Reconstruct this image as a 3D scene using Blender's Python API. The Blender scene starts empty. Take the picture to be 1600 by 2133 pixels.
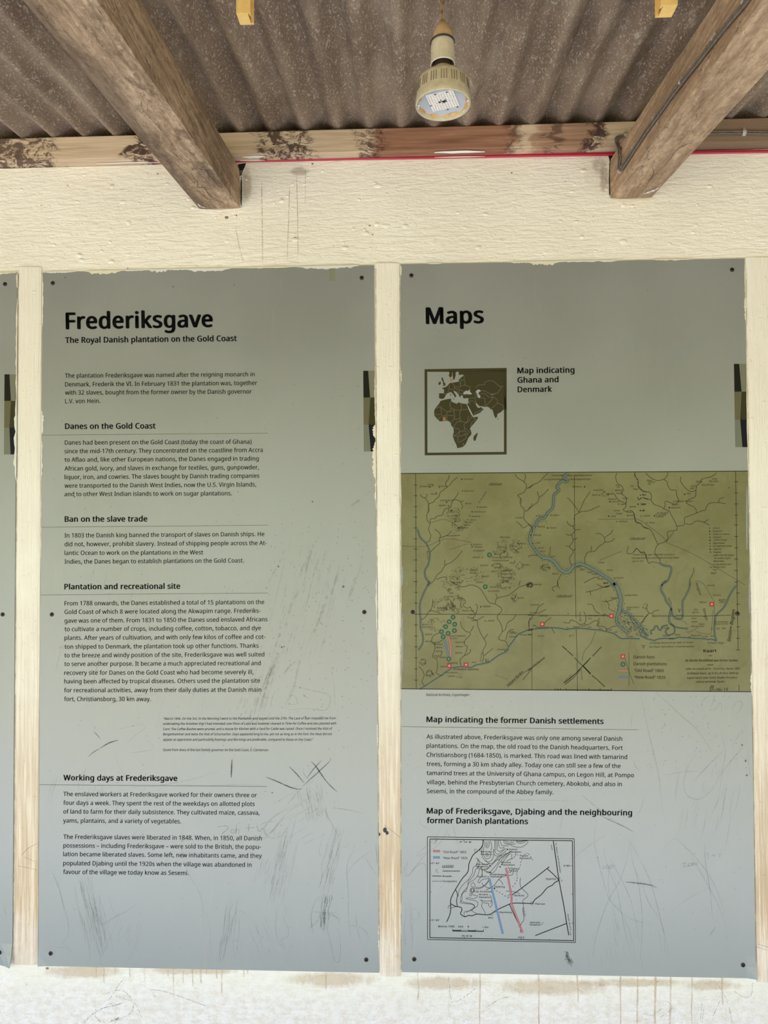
import bpy, bmesh, math, random, json
from math import radians, sin, cos, tan, pi
from mathutils import Vector, Matrix, noise
from mathutils.geometry import tessellate_polygon

SC = bpy.context.scene
COL = SC.collection
random.seed(7)

# ------------------------------------------------------------------ camera
FW, FH = 1600.0, 2133.0
FPX = 1480.0
CAM_D, CAM_H = 1.60, 1.62
YAW, PITCH, ROLL = 2.27, 1.32, -0.29
CAM_R = (Matrix.Rotation(radians(YAW), 3, 'Z') @ Matrix.Rotation(radians(90 + PITCH), 3, 'X')
         @ Matrix.Rotation(radians(ROLL), 3, 'Z'))
CAM_P = Vector((0.0, -CAM_D, CAM_H))
cam_data = bpy.data.cameras.new('camera')
cam_data.sensor_fit = 'HORIZONTAL'
cam_data.sensor_width = 36.0
cam_data.lens = 36.0 * FPX / FW
cam_data.clip_start = 0.02
cam_data.clip_end = 300
cam = bpy.data.objects.new('camera', cam_data)
cam.matrix_world = Matrix.Translation(CAM_P) @ CAM_R.to_4x4()
COL.objects.link(cam)
SC.camera = cam

# ------------------------------------------------------------------ light
SC.view_settings.view_transform = 'Standard'
SC.view_settings.look = 'None'
SC.view_settings.gamma = 1.0
SC.view_settings.use_curve_mapping = False
SC.view_settings.exposure = 1.66
world = bpy.data.worlds.new('sky')
SC.world = world
world.use_nodes = True
wn, wl = world.node_tree.nodes, world.node_tree.links
bg = wn['Background']
sky = wn.new('ShaderNodeTexSky')
sky.sky_type = 'NISHITA'
sky.sun_disc = False
sky.sun_elevation = radians(58)
sky.sun_rotation = radians(20)
sky.air_density = 1.3
sky.dust_density = 3.0
haze = wn.new('ShaderNodeHueSaturation')          # milky tropical sky
haze.inputs['Saturation'].default_value = 0.85
wl.new(sky.outputs['Color'], haze.inputs['Color'])
wl.new(haze.outputs['Color'], bg.inputs['Color'])
bg.inputs['Strength'].default_value = 0.32
sun_d = bpy.data.lights.new('sun', 'SUN')
sun_d.energy = 4.2
sun_d.angle = radians(3)
sun_d.color = (1.0, 0.96, 0.91)
sun = bpy.data.objects.new('sun', sun_d)
sun.rotation_euler = (radians(33), radians(9), 0)   # high, from the yard side: lights the outer floor and the yard, never the wall
COL.objects.link(sun)

# ------------------------------------------------------------------ helpers
def ray(px, py):
    return CAM_R @ Vector(((px - FW / 2) / FPX, -(py - FH / 2) / FPX, -1.0))
def on_y(px, py, y=0.0):
    """where the sight line of a photo pixel meets the plane Y = y"""
    r = ray(px, py); t = (y - CAM_P.y) / r.y
    return CAM_P + r * t
def on_x(px, py, x):
    r = ray(px, py); t = (x - CAM_P.x) / r.x
    return CAM_P + r * t

def srgb(r, g, b):
    def f(c):
        c /= 255.0
        return c / 12.92 if c <= 0.04045 else ((c + 0.055) / 1.055) ** 2.4
    return (f(r), f(g), f(b), 1.0)

def mesh_obj(name, verts, faces, mat, parent=None, smooth=False, uvs=None):
    me = bpy.data.meshes.new(name)
    me.from_pydata([tuple(v) for v in verts], [], faces)
    if uvs:
        layer = me.uv_layers.new(name='UVMap')
        for li, l in enumerate(me.loops):
            layer.data[li].uv = uvs[l.vertex_index]
    if smooth:
        for p in me.polygons: p.use_smooth = True
    me.materials.append(mat)
    me.update()
    o = bpy.data.objects.new(name, me)
    COL.objects.link(o)
    if parent is not None: o.parent = parent
    return o
def tag(o, label=None, cat=None, group=None, kind=None):
    if label: o['label'] = label
    if cat: o['category'] = cat
    if group: o['group'] = group
    if kind: o['kind'] = kind
    return o
def empty(name, loc=(0, 0, 0)):
    o = bpy.data.objects.new(name, None); COL.objects.link(o)
    o.empty_display_size = 0.05
    return o      # kept at the origin: child meshes carry world coordinates

class MB:
    def __init__(s): s.v = []; s.f = []; s.uv = []
    def add(s, verts, faces, uv=None):
        b = len(s.v); s.v += [tuple(x) for x in verts]
        s.f += [tuple(i + b for i in f) for f in faces]
        s.uv += uv if uv else [(0, 0)] * len(verts)
    def box(s, a, b):
        x0, y0, z0 = a; x1, y1, z1 = b
        s.add([(x0,y0,z0),(x1,y0,z0),(x1,y1,z0),(x0,y1,z0),(x0,y0,z1),(x1,y0,z1),(x1,y1,z1),(x0,y1,z1)],
              [(0,3,2,1),(4,5,6,7),(0,1,5,4),(1,2,6,5),(2,3,7,6),(3,0,4,7)])
    def build(s, name, mat, parent=None, smooth=False, bevel=0):
        o = mesh_obj(name, s.v, s.f, mat, parent, smooth, s.uv)
        if bevel:
            m = o.modifiers.new('bevel', 'BEVEL'); m.width = bevel; m.segments = 2; m.limit_method = 'ANGLE'
        return o

def lathe(prof, cx, cy, seg=48, closed=False):
    """prof = [(radius, z)]"""
    v = []; f = []
    for r, z in prof:
        for k in range(seg):
            a = 2 * pi * k / seg
            v.append((cx + r * cos(a), cy + r * sin(a), z))
    for i in range(len(prof) - 1):
        for k in range(seg):
            k2 = (k + 1) % seg
            f.append((i*seg+k, i*seg+k2, (i+1)*seg+k2, (i+1)*seg+k))
    return v, f
def tube(pts, r, seg=8):
    pts = [Vector(p) for p in pts]; v = []; f = []
    for i, p in enumerate(pts):
        d = (pts[min(i+1, len(pts)-1)] - pts[max(i-1, 0)]).normalized()
        a = d.cross(Vector((0, 0, 1)))
        if a.length < 1e-3: a = d.cross(Vector((1, 0, 0)))
        a.normalize(); b = d.cross(a)
        for k in range(seg):
            t = 2 * pi * k / seg
            v.append(p + a * r * cos(t) + b * r * sin(t))
    for i in range(len(pts) - 1):
        for k in range(seg):
            k2 = (k + 1) % seg
            f.append((i*seg+k, i*seg+k2, (i+1)*seg+k2, (i+1)*seg+k))
    f.append(tuple(range(seg))); f.append(tuple(reversed(range((len(pts)-1)*seg, len(pts)*seg))))
    return v, f
def catmull(pts, n=4):
    if len(pts) < 3: return list(pts)
    out = []
    P = [pts[0]] + list(pts) + [pts[-1]]
    for i in range(1, len(P) - 2):
        p0, p1, p2, p3 = P[i-1], P[i], P[i+1], P[i+2]
        for j in range(n):
            t = j / n
            out.append(tuple(0.5 * ((2*b) + (c-a)*t + (2*a-5*b+4*c-d)*t*t + (3*b-a-3*c+d)*t**3)
                             for a, b, c, d in zip(p0, p1, p2, p3)))
    out.append(tuple(pts[-1]))
    return out

# ------------------------------------------------------------------ materials
def new_mat(name):
    m = bpy.data.materials.new(name); m.use_nodes = True
    nt = m.node_tree
    return m, nt, nt.nodes['Principled BSDF']
class NT:
    """short hand for node trees"""
    def __init__(s, nt):
        s.nt = nt; s.tc = nt.nodes.new('ShaderNodeNewGeometry').outputs['Position']
        s.uvn = None
    def n(s, t, **kw):
        x = s.nt.nodes.new(t)
        for k, v in kw.items(): setattr(x, k, v)
        return x
    def lk(s, a, b): s.nt.links.new(a, b)
    def mapping(s, scale, loc=(0, 0, 0), rot=(0, 0, 0), src=None):
        m = s.n('ShaderNodeMapping'); s.lk(src or s.tc, m.inputs[0])
        m.inputs['Scale'].default_value = scale; m.inputs['Location'].default_value = loc
        m.inputs['Rotation'].default_value = rot
        return m.outputs[0]
    def noise(s, scale=(1, 1, 1), detail=4, rough=0.5, dist=0.0, loc=(0, 0, 0), rot=(0, 0, 0), src=None, base=1.0):
        t = s.n('ShaderNodeTexNoise'); s.lk(s.mapping(scale, loc, rot, src), t.inputs['Vector'])
        t.inputs['Scale'].default_value = base; t.inputs['Detail'].default_value = detail
        t.inputs['Roughness'].default_value = rough; t.inputs['Distortion'].default_value = dist
        return t.outputs['Fac']
    def ramp(s, fac, stops, interp='LINEAR'):
        r = s.n('ShaderNodeValToRGB'); s.lk(fac, r.inputs[0]); e = r.color_ramp
        e.interpolation = interp
        while len(e.elements) < len(stops): e.elements.new(0.5)
        for el, (p, c) in zip(e.elements, stops):
            el.position = p; el.color = c if len(c) == 4 else (*c, 1)
        return r.outputs[0]
    def val(s, fac, a, b, lo=0.0, hi=1.0):
        r = s.n('ShaderNodeMapRange'); r.interpolation_type = 'SMOOTHSTEP'
        s.lk(fac, r.inputs[0]); r.inputs[1].default_value = a; r.inputs[2].default_value = b
        r.inputs[3].default_value = lo; r.inputs[4].default_value = hi
        return r.outputs[0]
    def math(s, op, a, b=None):
        m = s.n('ShaderNodeMath', operation=op)
        for i, x in enumerate((a, b)):
            if x is None: continue
            if isinstance(x, (int, float)): m.inputs[i].default_value = x
            else: s.lk(x, m.inputs[i])
        return m.outputs[0]
    def mix(s, fac, a, b, blend='MIX'):
        m = s.n('ShaderNodeMix', data_type='RGBA', blend_type=blend)
        for i, x in ((0, fac), (6, a), (7, b)):
            if isinstance(x, (int, float)): m.inputs[i].default_value = x
            elif isinstance(x, tuple): m.inputs[i].default_value = x
            else: s.lk(x, m.inputs[i])
        return m.outputs[2]
    def bump(s, h, strength, dist, prev=None):
        b = s.n('ShaderNodeBump'); s.lk(h, b.inputs['Height'])
        b.inputs['Strength'].default_value = strength; b.inputs['Distance'].default_value = dist
        if prev: s.lk(prev, b.inputs['Normal'])
        return b.outputs[0]
    def sep(s):
        x = s.n('ShaderNodeSeparateXYZ'); s.lk(s.tc, x.inputs[0]); return x.outputs
def plain(name, col, rough=0.5, metal=0.0, spec=0.5):
    m, nt, b = new_mat(name)
    b.inputs['Base Color'].default_value = col; b.inputs['Roughness'].default_value = rough
    b.inputs['Metallic'].default_value = metal; b.inputs['Specular IOR Level'].default_value = spec
    return m
def worn(name, c1, c2, scale=60, rough=0.6, bump=0.2, spec=0.4):
    m, nt, b = new_mat(name); k = NT(nt)
    f = k.noise((scale,) * 3, 5, 0.6)
    k.lk(k.mix(k.val(f, 0.35, 0.7), c1, c2), b.inputs['Base Color'])
    b.inputs['Roughness'].default_value = rough; b.inputs['Specular IOR Level'].default_value = spec
    k.lk(k.bump(f, bump, 0.002), b.inputs['Normal'])
    return m

def mat_wall(name='plaster', brush='h', low=None):
    """cream emulsion over uneven plaster; lower down bare whitewash scuffed to pinkish white"""
    m, nt, b = new_mat(name); k = NT(nt)
    z = k.sep()[2]
    n1 = k.noise((3, 3, 3), 4, 0.6)
    cream = k.mix(k.val(n1, 0.35, 0.7), (0.76, 0.705, 0.60, 1), (0.82, 0.77, 0.665, 1))
    edge = k.math('ADD', z, k.math('MULTIPLY', k.math('SUBTRACT', k.noise((6, 6, 6), 5, 0.7), 0.5), 0.35))
    n2 = k.noise((48, 48, 75), 6, 0.75)
    if brush == 'h':
        white = k.mix(k.val(n2, 0.34, 0.60), (0.77, 0.665, 0.59, 1), (0.90, 0.825, 0.80, 1))
        col = k.mix(k.val(edge, 0.50, 0.72), white, cream)
        fine = k.noise((22, 22, 130), 5, 0.6, 0.6)
        lump = k.noise((45, 45, 60), 4, 0.6)
    else:
        bare = k.mix(k.val(k.noise((160, 60, 5), 6, 0.7), 0.42, 0.66), (0.56, 0.40, 0.26, 1), (0.80, 0.65, 0.50, 1))
        bare = k.mix(k.val(edge, 0.52, 0.76), (0.86, 0.78, 0.73, 1), bare)
        col = k.mix(k.val(edge, 0.75, 1.65), bare, cream)
        fine = k.noise((300, 60, 7), 5, 0.6, 0.4)
        lump = k.noise((60, 60, 20), 4, 0.6)
    fl = k.noise((140, 140, 140), 2, 0.5)
    col = k.mix(k.val(fl, 0.755, 0.80), col, (0.42, 0.33, 0.24, 1))
    k.lk(col, b.inputs['Base Color'])
    b.inputs['Roughness'].default_value = 0.62; b.inputs['Specular IOR Level'].default_value = 0.3
    nr = k.bump(fine, 0.55 if brush == 'h' else 0.5, 0.005)
    nr = k.bump(lump, 0.4, 0.006, nr)
    if brush == 'h':   # rougher render at the foot of the wall
        rg = k.math('MULTIPLY', k.noise((170, 170, 170), 4, 0.65), k.val(z, 0.66, 0.54))
        nr = k.bump(rg, 0.7, 0.006, nr)
    nr = k.bump(k.val(k.noise((70, 70, 90), 3, 0.5), 0.62, 0.82), 0.4, 0.004, nr)
    k.lk(nr, b.inputs['Normal'])
    return m
M_WALL = mat_wall()
M_STRIP = mat_wall('painted batten', 'v')

def mat_panel():
    m, nt, b = new_mat('coated metal panel'); k = NT(nt)
    n1 = k.noise((4, 4, 4), 4, 0.6)
    c = k.mix(k.val(n1, 0.3, 0.7), (0.188, 0.196, 0.184, 1), (0.208, 0.216, 0.203, 1))
    sp = k.noise((260, 260, 200), 3, 0.6)
    zone = k.val(k.noise((5, 5, 2.2), 4, 0.6, 0, (3, 0, 1)), 0.46, 0.66)
    c = k.mix(k.math('MULTIPLY', k.val(sp, 0.68, 0.76), zone), c, (0.16, 0.12, 0.08, 1))
    st = k.noise((90, 90, 9), 5, 0.65, 0.3, (0, 0, 0), (0, radians(18), 0))
    c = k.mix(k.math('MULTIPLY', k.val(st, 0.52, 0.78, 0, 0.30), zone), c, (0.30, 0.25, 0.17, 1))
    k.lk(c, b.inputs['Base Color'])
    k.lk(k.val(n1, 0.3, 0.8, 0.36, 0.46), b.inputs['Roughness'])
    b.inputs['Specular IOR Level'].default_value = 1.0
    b.inputs['IOR'].default_value = 1.7
    k.lk(k.bump(k.noise((7, 7, 5), 2, 0.5), 0.05, 0.01), b.inputs['Normal'])
    return m
M_PANEL = mat_panel()
M_INK = plain('black ink', (0.005, 0.005, 0.006, 1), 0.55, 0, 0.12)
M_INK2 = plain('body text ink', (0.008, 0.008, 0.008, 1), 0.55, 0, 0.12)
M_RULE = plain('thin rule ink', (0.13, 0.13, 0.11, 1), 0.5)
M_SCREW = worn('rusty screw', (0.035, 0.018, 0.012, 1), (0.012, 0.008, 0.008, 1), 500, 0.5)

def mat_wood(name, c_lo, c_mid, c_hi, axis='y', stain=0.5, seed=0.0, grain=1.0, edge=None, mott=0.5):
    m, nt, b = new_mat(name); k = NT(nt)
    s = {'y': (70, 3.0, 70), 'x': (4.0, 70, 70)}[axis]
    s2 = {'y': (9, 2.6, 9), 'x': (3.0, 12, 12)}[axis]
    g = k.noise(s, 6, 0.65, 0.5, (seed, seed, 0))
    w = k.noise(s2, 5, 0.62, 1.2, (seed, 2 * seed, 1))
    w2 = k.noise(tuple(x * 3.2 for x in s2), 5, 0.7, 0.5, (seed, 0, seed))
    col = k.ramp(g, [(0.28, c_lo), (0.5, c_mid), (0.74, c_hi)])
    col = k.mix(k.val(w, 0.42, 0.66, 0, stain), col, (c_lo[0]*0.42, c_lo[1]*0.40, c_lo[2]*0.42, 1), 'MIX')
    col = k.mix(k.val(w2, 0.58, 0.74, 0, stain * 0.8), col, (c_lo[0]*0.3, c_lo[1]*0.27, c_lo[2]*0.25, 1))
    # blotchy bloom of mould, and a darker weathered side
    mo = k.noise((26, 9, 26), 7, 0.75, 0.8, (seed, 3, 1))
    col = k.mix(k.val(mo, 0.50, 0.66, 0, mott), col, (c_lo[0]*0.62, c_lo[1]*0.56, c_lo[2]*0.55, 1))
    fm = k.noise((150, 60, 150), 5, 0.7, 0.4)
    col = k.mix(k.val(fm, 0.50, 0.66, 0, 0.5), col, (c_lo[0]*0.8, c_lo[1]*0.75, c_lo[2]*0.72, 1))
    col = k.mix(k.val(fm, 0.46, 0.34, 0, 0.35), col, (min(1, c_hi[0]*1.2), min(1, c_hi[1]*1.2), min(1, c_hi[2]*1.2), 1))
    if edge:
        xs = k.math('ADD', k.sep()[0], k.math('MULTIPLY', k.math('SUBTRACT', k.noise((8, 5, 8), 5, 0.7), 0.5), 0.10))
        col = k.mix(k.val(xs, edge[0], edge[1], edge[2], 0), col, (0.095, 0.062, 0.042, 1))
    # spalting: thin dark zone lines where a warped field crosses a level
    z = k.noise(tuple(x * 1.0 for x in s2), 4, 0.6, 2.4, (3 + seed, 1, 0))
    ln = k.val(k.math('ABSOLUTE', k.math('SUBTRACT', z, 0.56)), 0.0, 0.006, 1, 0)
    col = k.mix(k.math('MULTIPLY', ln, 0.75), col, (0.06, 0.03, 0.022, 1))
    k.lk(col, b.inputs['Base Color'])
    b.inputs['Roughness'].default_value = 0.75; b.inputs['Specular IOR Level'].default_value = 0.25
    nr = k.bump(g, 0.8, 0.004 * grain)
    nr = k.bump(k.noise((160, 160, 160), 4, 0.6), 0.35, 0.0015, nr)
    k.lk(nr, b.inputs['Normal'])
    return m
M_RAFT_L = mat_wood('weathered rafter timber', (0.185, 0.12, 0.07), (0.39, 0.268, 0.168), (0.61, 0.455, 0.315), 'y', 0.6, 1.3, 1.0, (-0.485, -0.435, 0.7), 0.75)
M_RAFT_R = mat_wood('tan rafter timber', (0.23, 0.145, 0.08), (0.41, 0.28, 0.175), (0.58, 0.42, 0.28), 'y', 0.35, 5.1, 1.0, None, 0.35)

def mat_roof():
    m, nt, b = new_mat('fibre cement sheet'); k = NT(nt)
    n1 = k.noise((9, 3, 9), 5, 0.65)
    c = k.mix(k.val(n1, 0.35, 0.68), (0.155, 0.104, 0.070, 1), (0.295, 0.215, 0.152, 1))
    n2 = k.noise((95, 45, 95), 5, 0.7, 0.4)
    c = k.mix(k.val(n2, 0.57, 0.67, 0, 0.75), c, (0.42, 0.345, 0.27, 1))
    n3 = k.noise((360, 150, 360), 4, 0.65, 0.5)
    c = k.mix(k.val(n3, 0.555, 0.64, 0, 0.8), c, (0.50, 0.42, 0.33, 1))
    n4 = k.noise((22, 10, 22), 5, 0.7, 0.5, (4, 4, 0))
    c = k.mix(k.val(n4, 0.64, 0.70, 0, 0.7), c, (0.43, 0.35, 0.28, 1))
    c = k.mix(k.val(k.noise((12, 5, 12), 4, 0.6, 0, (9, 2, 0)), 0.5, 0.75, 0, 0.5), c, (0.11, 0.07, 0.05, 1))
    k.lk(c, b.inputs['Base Color'])
    b.inputs['Roughness'].default_value = 0.7; b.inputs['Specular IOR Level'].default_value = 0.35
    nr = k.bump(n3, 0.45, 0.002); nr = k.bump(n2, 0.3, 0.003, nr)
    k.lk(nr, b.inputs['Normal'])
    return m
M_ROOF = mat_roof()

_dec = {}
def mat_mark(name, col, alpha, cross=True, nscale=0.0, thr=(0.35, 0.65), endfade=0.0, rough=0.6, stretch=(1, 1, 1), power=1.0):
    """ink, pencil, dirt or drip lying on a surface: soft edged across its width (UV), broken up by noise"""
    key = name
    if key in _dec: return _dec[key]
    m, nt, b = new_mat(name); k = NT(nt)
    b.inputs['Base Color'].default_value = col; b.inputs['Roughness'].default_value = rough
    uv = k.n('ShaderNodeUVMap'); sx = k.n('ShaderNodeSeparateXYZ'); k.lk(uv.outputs[0], sx.inputs[0])
    a = alpha
    if cross:
        c = k.math('SUBTRACT', 1.0, k.math('ABSOLUTE', k.math('SUBTRACT', k.math('MULTIPLY', sx.outputs[0], 2.0), 1.0)))
        c = k.val(c, 0.0, 0.8 if power <= 1 else 1.0)
        a = k.math('MULTIPLY', c, alpha)
    if endfade:
        e = k.math('SUBTRACT', 1.0, k.math('ABSOLUTE', k.math('SUBTRACT', k.math('MULTIPLY', sx.outputs[1], 2.0), 1.0)))
        a = k.math('MULTIPLY', a, k.val(e, 0.0, endfade))
    if nscale:
        nn = k.noise(tuple(nscale * q for q in stretch), 5, 0.65)
        a = k.math('MULTIPLY', a, k.val(nn, thr[0], thr[1]))
    if isinstance(a, (int, float)): b.inputs['Alpha'].default_value = a
    else: k.lk(a, b.inputs['Alpha'])
    _dec[key] = m
    return m

_blob = {}
def mat_blob(name, col, alpha, nscale, thr, stretch=(1, 1, 1), rough=0.7):
    """an irregular stain: radial falloff from the UV centre eaten into by noise"""
    if name in _blob: return _blob[name]
    m, nt, b = new_mat(name); k = NT(nt)
    b.inputs['Base Color'].default_value = col; b.inputs['Roughness'].default_value = rough
    uv = k.n('ShaderNodeUVMap'); v = k.n('ShaderNodeVectorMath', operation='DISTANCE')
    k.lk(uv.outputs[0], v.inputs[0]); v.inputs[1].default_value = (0.5, 0.5, 0)
    fall = k.val(v.outputs['Value'], 0.12, 0.5, 1.0, 0.0)
    nn = k.noise(tuple(nscale * q for q in stretch), 6, 0.7, 0.8)
    s = k.math('ADD', k.math('MULTIPLY', fall, 0.6), k.math('SUBTRACT', nn, 0.5))
    a = k.math('MULTIPLY', k.val(s, thr[0], thr[1]), k.math('MULTIPLY', k.val(fall, 0.0, 0.25), alpha))
    k.lk(a, b.inputs['Alpha'])
    _blob[name] = m
    return m

# ---- things drawn on the wall plane: photo measurements taken back to that plane
def plane_mesh(name, polys, y, mat, parent=None, thick=0.0, uvs=None):
    mb = MB()
    for i, p in enumerate(polys):
        P = [on_y(q[0], q[1], y) for q in p]
        n = len(P)
        tris = tessellate_polygon([[Vector((q[0], -q[1], 0)) for q in p]])
        fs = []
        for t in tris:
            a, b_, c = (Vector((p[j][0], -p[j][1])) for j in t)
            cr = (b_ - a).x * (c - a).y - (b_ - a).y * (c - a).x
            fs.append(tuple(t) if cr > 0 else (t[0], t[2], t[1]))
        V = list(P)
        if thick:
            V += [q + Vector((0, thick, 0)) for q in P]
            for j in range(n):
                j2 = (j + 1) % n
                fs.append((j, n + j, n + j2, j2))
        mb.add(V, fs, uvs[i] * (2 if thick else 1) if uvs else None)
    return mb.build(name, mat, parent)
def ribbon(mb, pts, w, y, smooth=4, taper=False, project=None):
    """a flat stroke along a path of photo points, w photo pixels wide"""
    pts = catmull(pts, smooth) if smooth and len(pts) > 2 else list(pts)
    n = len(pts)
    V = []; U = []
    L = [0.0]
    for i in range(1, n): L.append(L[-1] + math.hypot(pts[i][0]-pts[i-1][0], pts[i][1]-pts[i-1][1]))
    for i, p in enumerate(pts):
        a = pts[max(i-1, 0)]; b = pts[min(i+1, n-1)]
        dx, dy = b[0]-a[0], b[1]-a[1]; l = math.hypot(dx, dy) or 1
        ww = w * 0.5
        t = L[i] / (L[-1] or 1)
        if taper: ww *= 0.35 + 0.65 * min(1, 3.0 * min(t, 1 - t) + 0.0) if taper is True else max(0.15, 1 - taper * t)
        nx, ny = -dy/l*ww, dx/l*ww
        for s, u in ((1, 0.0), (-1, 1.0)):
            q = (p[0] + s*nx, p[1] + s*ny)
            V.append(project(*q) if project else on_y(q[0], q[1], y)); U.append((u, t))
    F = [(2*i, 2*i+1, 2*i+3, 2*i+2) for i in range(n-1)]
    mb.add(V, F, U)
def disc(mb, x, y_, r, yy, n=20, r_in=0.0, ry=None):
    ry = ry or r
    if r_in:
        V = [on_y(x + (r if j % 2 == 0 else r_in)*cos(2*pi*(j//2)/n), y_ + (ry if j % 2 == 0 else r_in)*sin(2*pi*(j//2)/n), yy) for j in range(2*n)]
        F = [(2*j, 2*j+1, (2*j+3) % (2*n), (2*j+2) % (2*n)) for j in range(n)]
    else:
        V = [on_y(x + r*cos(2*pi*j/n), y_ + ry*sin(2*pi*j/n), yy) for j in range(n)]
        F = [tuple(reversed(range(n)))]
    mb.add(V, F)
def quad(mb, x0, y0, x1, y1, yy, sl=0.0):
    mb.add([on_y(x0, y0, yy), on_y(x1, y0+sl*(x1-x0), yy), on_y(x1, y1+sl*(x1-x0), yy), on_y(x0, y1, yy)],
           [(0, 3, 2, 1)], [(0, 0), (1, 0), (1, 1), (0, 1)])
def blob(name, x, y_, w, h, yy, mat, parent, rot=0.0, project=None):
    mb = MB(); c, s = cos(radians(rot)), sin(radians(rot))
    V = []
    for u, v in ((-1, -1), (1, -1), (1, 1), (-1, 1)):
        dx, dy = u*w/2, v*h/2
        q = (x + dx*c - dy*s, y_ + dx*s + dy*c)
        V.append(project(*q) if project else on_y(q[0], q[1], yy))
    mb.add(V, [(0, 3, 2, 1)], [(0, 0), (1, 0), (1, 1), (0, 1)])
    return mb.build(name, mat, parent)

# ================================================================= STRUCTURE
# heights that tie the timberwork together
BEAM_P = 0.032                                   # the plate stands this far off the wall
Z_PLATE_BOT = on_y(800, 331, 0).z
Z_PLATE_TOP = on_y(800, 267, -BEAM_P).z
ROOF_A = radians(5.6)
Z_ROOF0 = Z_PLATE_TOP + 0.0008                   # corrugation bottoms at the plate's front edge
def roof_z(y): return Z_ROOF0 + (y + BEAM_P) * tan(ROOF_A)
ROOF_OUT = -2.75

wall = empty('wall_back'); tag(wall, 'cream painted plaster wall behind the boards, scuffed to white at its foot', kind='structure')
mb = MB()
mb.box((-5, 0.0, 0.0), (5, 0.22, Z_PLATE_BOT))
mb.box((-5, 0.12, Z_PLATE_BOT), (5, 0.22, Z_PLATE_TOP))
surf = mb.build('plaster', M_WALL, wall)

# slab, ground, added hedge line: what the open side of the veranda looks out on
M_SLAB = worn('cement floor', (0.62, 0.68, 0.78, 1), (0.56, 0.61, 0.70, 1), 8, 0.6)
mb = MB(); mb.box((-5, -2.5, -0.12), (5, 0.22, 0.0)); o = mb.build('floor', M_SLAB)
tag(o, 'blue grey painted cement veranda floor below the wall', kind='structure')
def mat_ground():
    m, nt, b = new_mat('dry grass and laterite'); k = NT(nt)
    f = k.noise((0.7,)*3, 6, 0.65)
    k.lk(k.mix(k.val(f, 0.4, 0.58), (0.34, 0.32, 0.20, 1), (0.44, 0.37, 0.28, 1)), b.inputs['Base Color'])
    b.inputs['Roughness'].default_value = 0.95
    return m
mb = MB(); mb.add([(-45, -45, -0.12), (45, -45, -0.12), (45, 12, -0.12), (-45, 12, -0.12)], [(0, 1, 2, 3)])
o = mb.build('ground', mat_ground()); tag(o, 'dry grassy yard in front of the veranda', kind='structure')

# unseen wall added behind to shape the light: the roof runs on over it
mb = MB(); mb.box((-5, 0.92, 0.0), (5, 1.0, 3.6)); o = mb.build('added_wall_inner', worn('dark added wall', (0.25, 0.22, 0.18, 1), (0.2, 0.18, 0.15, 1), 5))
tag(o, 'unseen dark wall added behind the cream wall to shape the light', kind='structure')

mb = MB(); mb.box((2.7, -2.5, 0.0), (2.9, 0.0, 2.25)); o = mb.build('added_wall_right', M_WALL)  # wall added out of view to darken the right side
tag(o, 'unseen cream wall added beyond the right edge to dim the right side', kind='structure')
# unseen trees added across the yard, nearer on the right to dim it: green light on the wall and in the sheen of the boards
mb = MB(); N = 90; M = 16
for i in range(N + 1):
    for j in range(M + 1):
        x = -32 + 64 * i / N; z = -0.12 + (3.6 + 1.4 * noise.noise(Vector((x * .3, 0, 0)))) * j / M
        d = 1.1 * noise.noise(Vector((x * .9, z * .9, 3))) + .35 * noise.noise(Vector((x * 3, z * 3, 0)))
        mb.v.append((x, -10.5 + 5.0 * max(0.0, min(1.0, (x + 0.5) / 5.0)) + d - (j / M) ** 3 * 1.5, z)); mb.uv.append((0, 0))
for i in range(N):
    for j in range(M):
        a = i*(M+1)+j; mb.f.append((a, a+1, a+M+2, a+M+1))
o = mb.build('added_tree_line', worn('yellow green leaves', (0.15, 0.20, 0.05, 1), (0.30, 0.33, 0.11, 1), 5, 0.7, 0.3), None, True)
tag(o, 'line of unseen green trees added behind the camera to tint the light', 'trees', kind='stuff')

# corrugated roof of lapped sheets
pitch_px = (on_y(1244, 260, -BEAM_P).x - on_y(501, 272, -BEAM_P).x) / 11.0
MIN0 = on_y(770, 267, -BEAM_P).x
PITCH = pitch_px
AMP = 0.0125
ceil = empty('ceiling'); tag(ceil, 'brown grey corrugated roofing seen from below', kind='structure')
def roof_sheet(k0, n, idx):
    """n corrugations; its right edge hangs under the next sheet"""
    xa = MIN0 + (k0 - 0.62) * PITCH; xb = MIN0 + (k0 + n - 1 + 0.42) * PITCH
    nx = n * 14; ny = 10
    y_in, y_out = 0.90, ROOF_OUT
    V = []; F = []
    rnd = random.Random(idx)
    ph = rnd.random() * 10
    for lay in (0, 1):
        for j in range(ny + 1):
            y = y_in + (y_out - y_in) * j / ny
            for i in range(nx + 1):
                t = i / nx; x = xa + (xb - xa) * t
                w = -cos(2 * pi * (x - MIN0) / PITCH)
                w = AMP * (w + 0.10 * (1 - w * w))
                z = roof_z(y) + AMP + w + 0.0075 * (1 - t) ** 1.5 + 0.0012 * noise.noise(Vector((x*2+ph, y*1.5, 0)))
                V.append((x, y, z + lay * 0.006))
    W = nx + 1; base = (ny + 1) * W
    for j in range(ny):
        for i in range(nx):
            a = j*W+i
            F.append((a, a+1, a+W+1, a+W)); F.append((base+a, base+a+W, base+a+W+1, base+a+1))
    for j in range(ny):
        for i in (0, nx):
            a = j*W+i; q = (a, a+W, base+a+W, base+a); F.append(q if i == 0 else q[::-1])
    for i in range(nx):
        for j in (0, ny):
            a = j*W+i; q = (a, a+1, base+a+1, base+a); F.append(q if j else q[::-1])
    o = mesh_obj('roof_sheet', V, F, M_ROOF, ceil, smooth=True)
    return o
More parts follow.
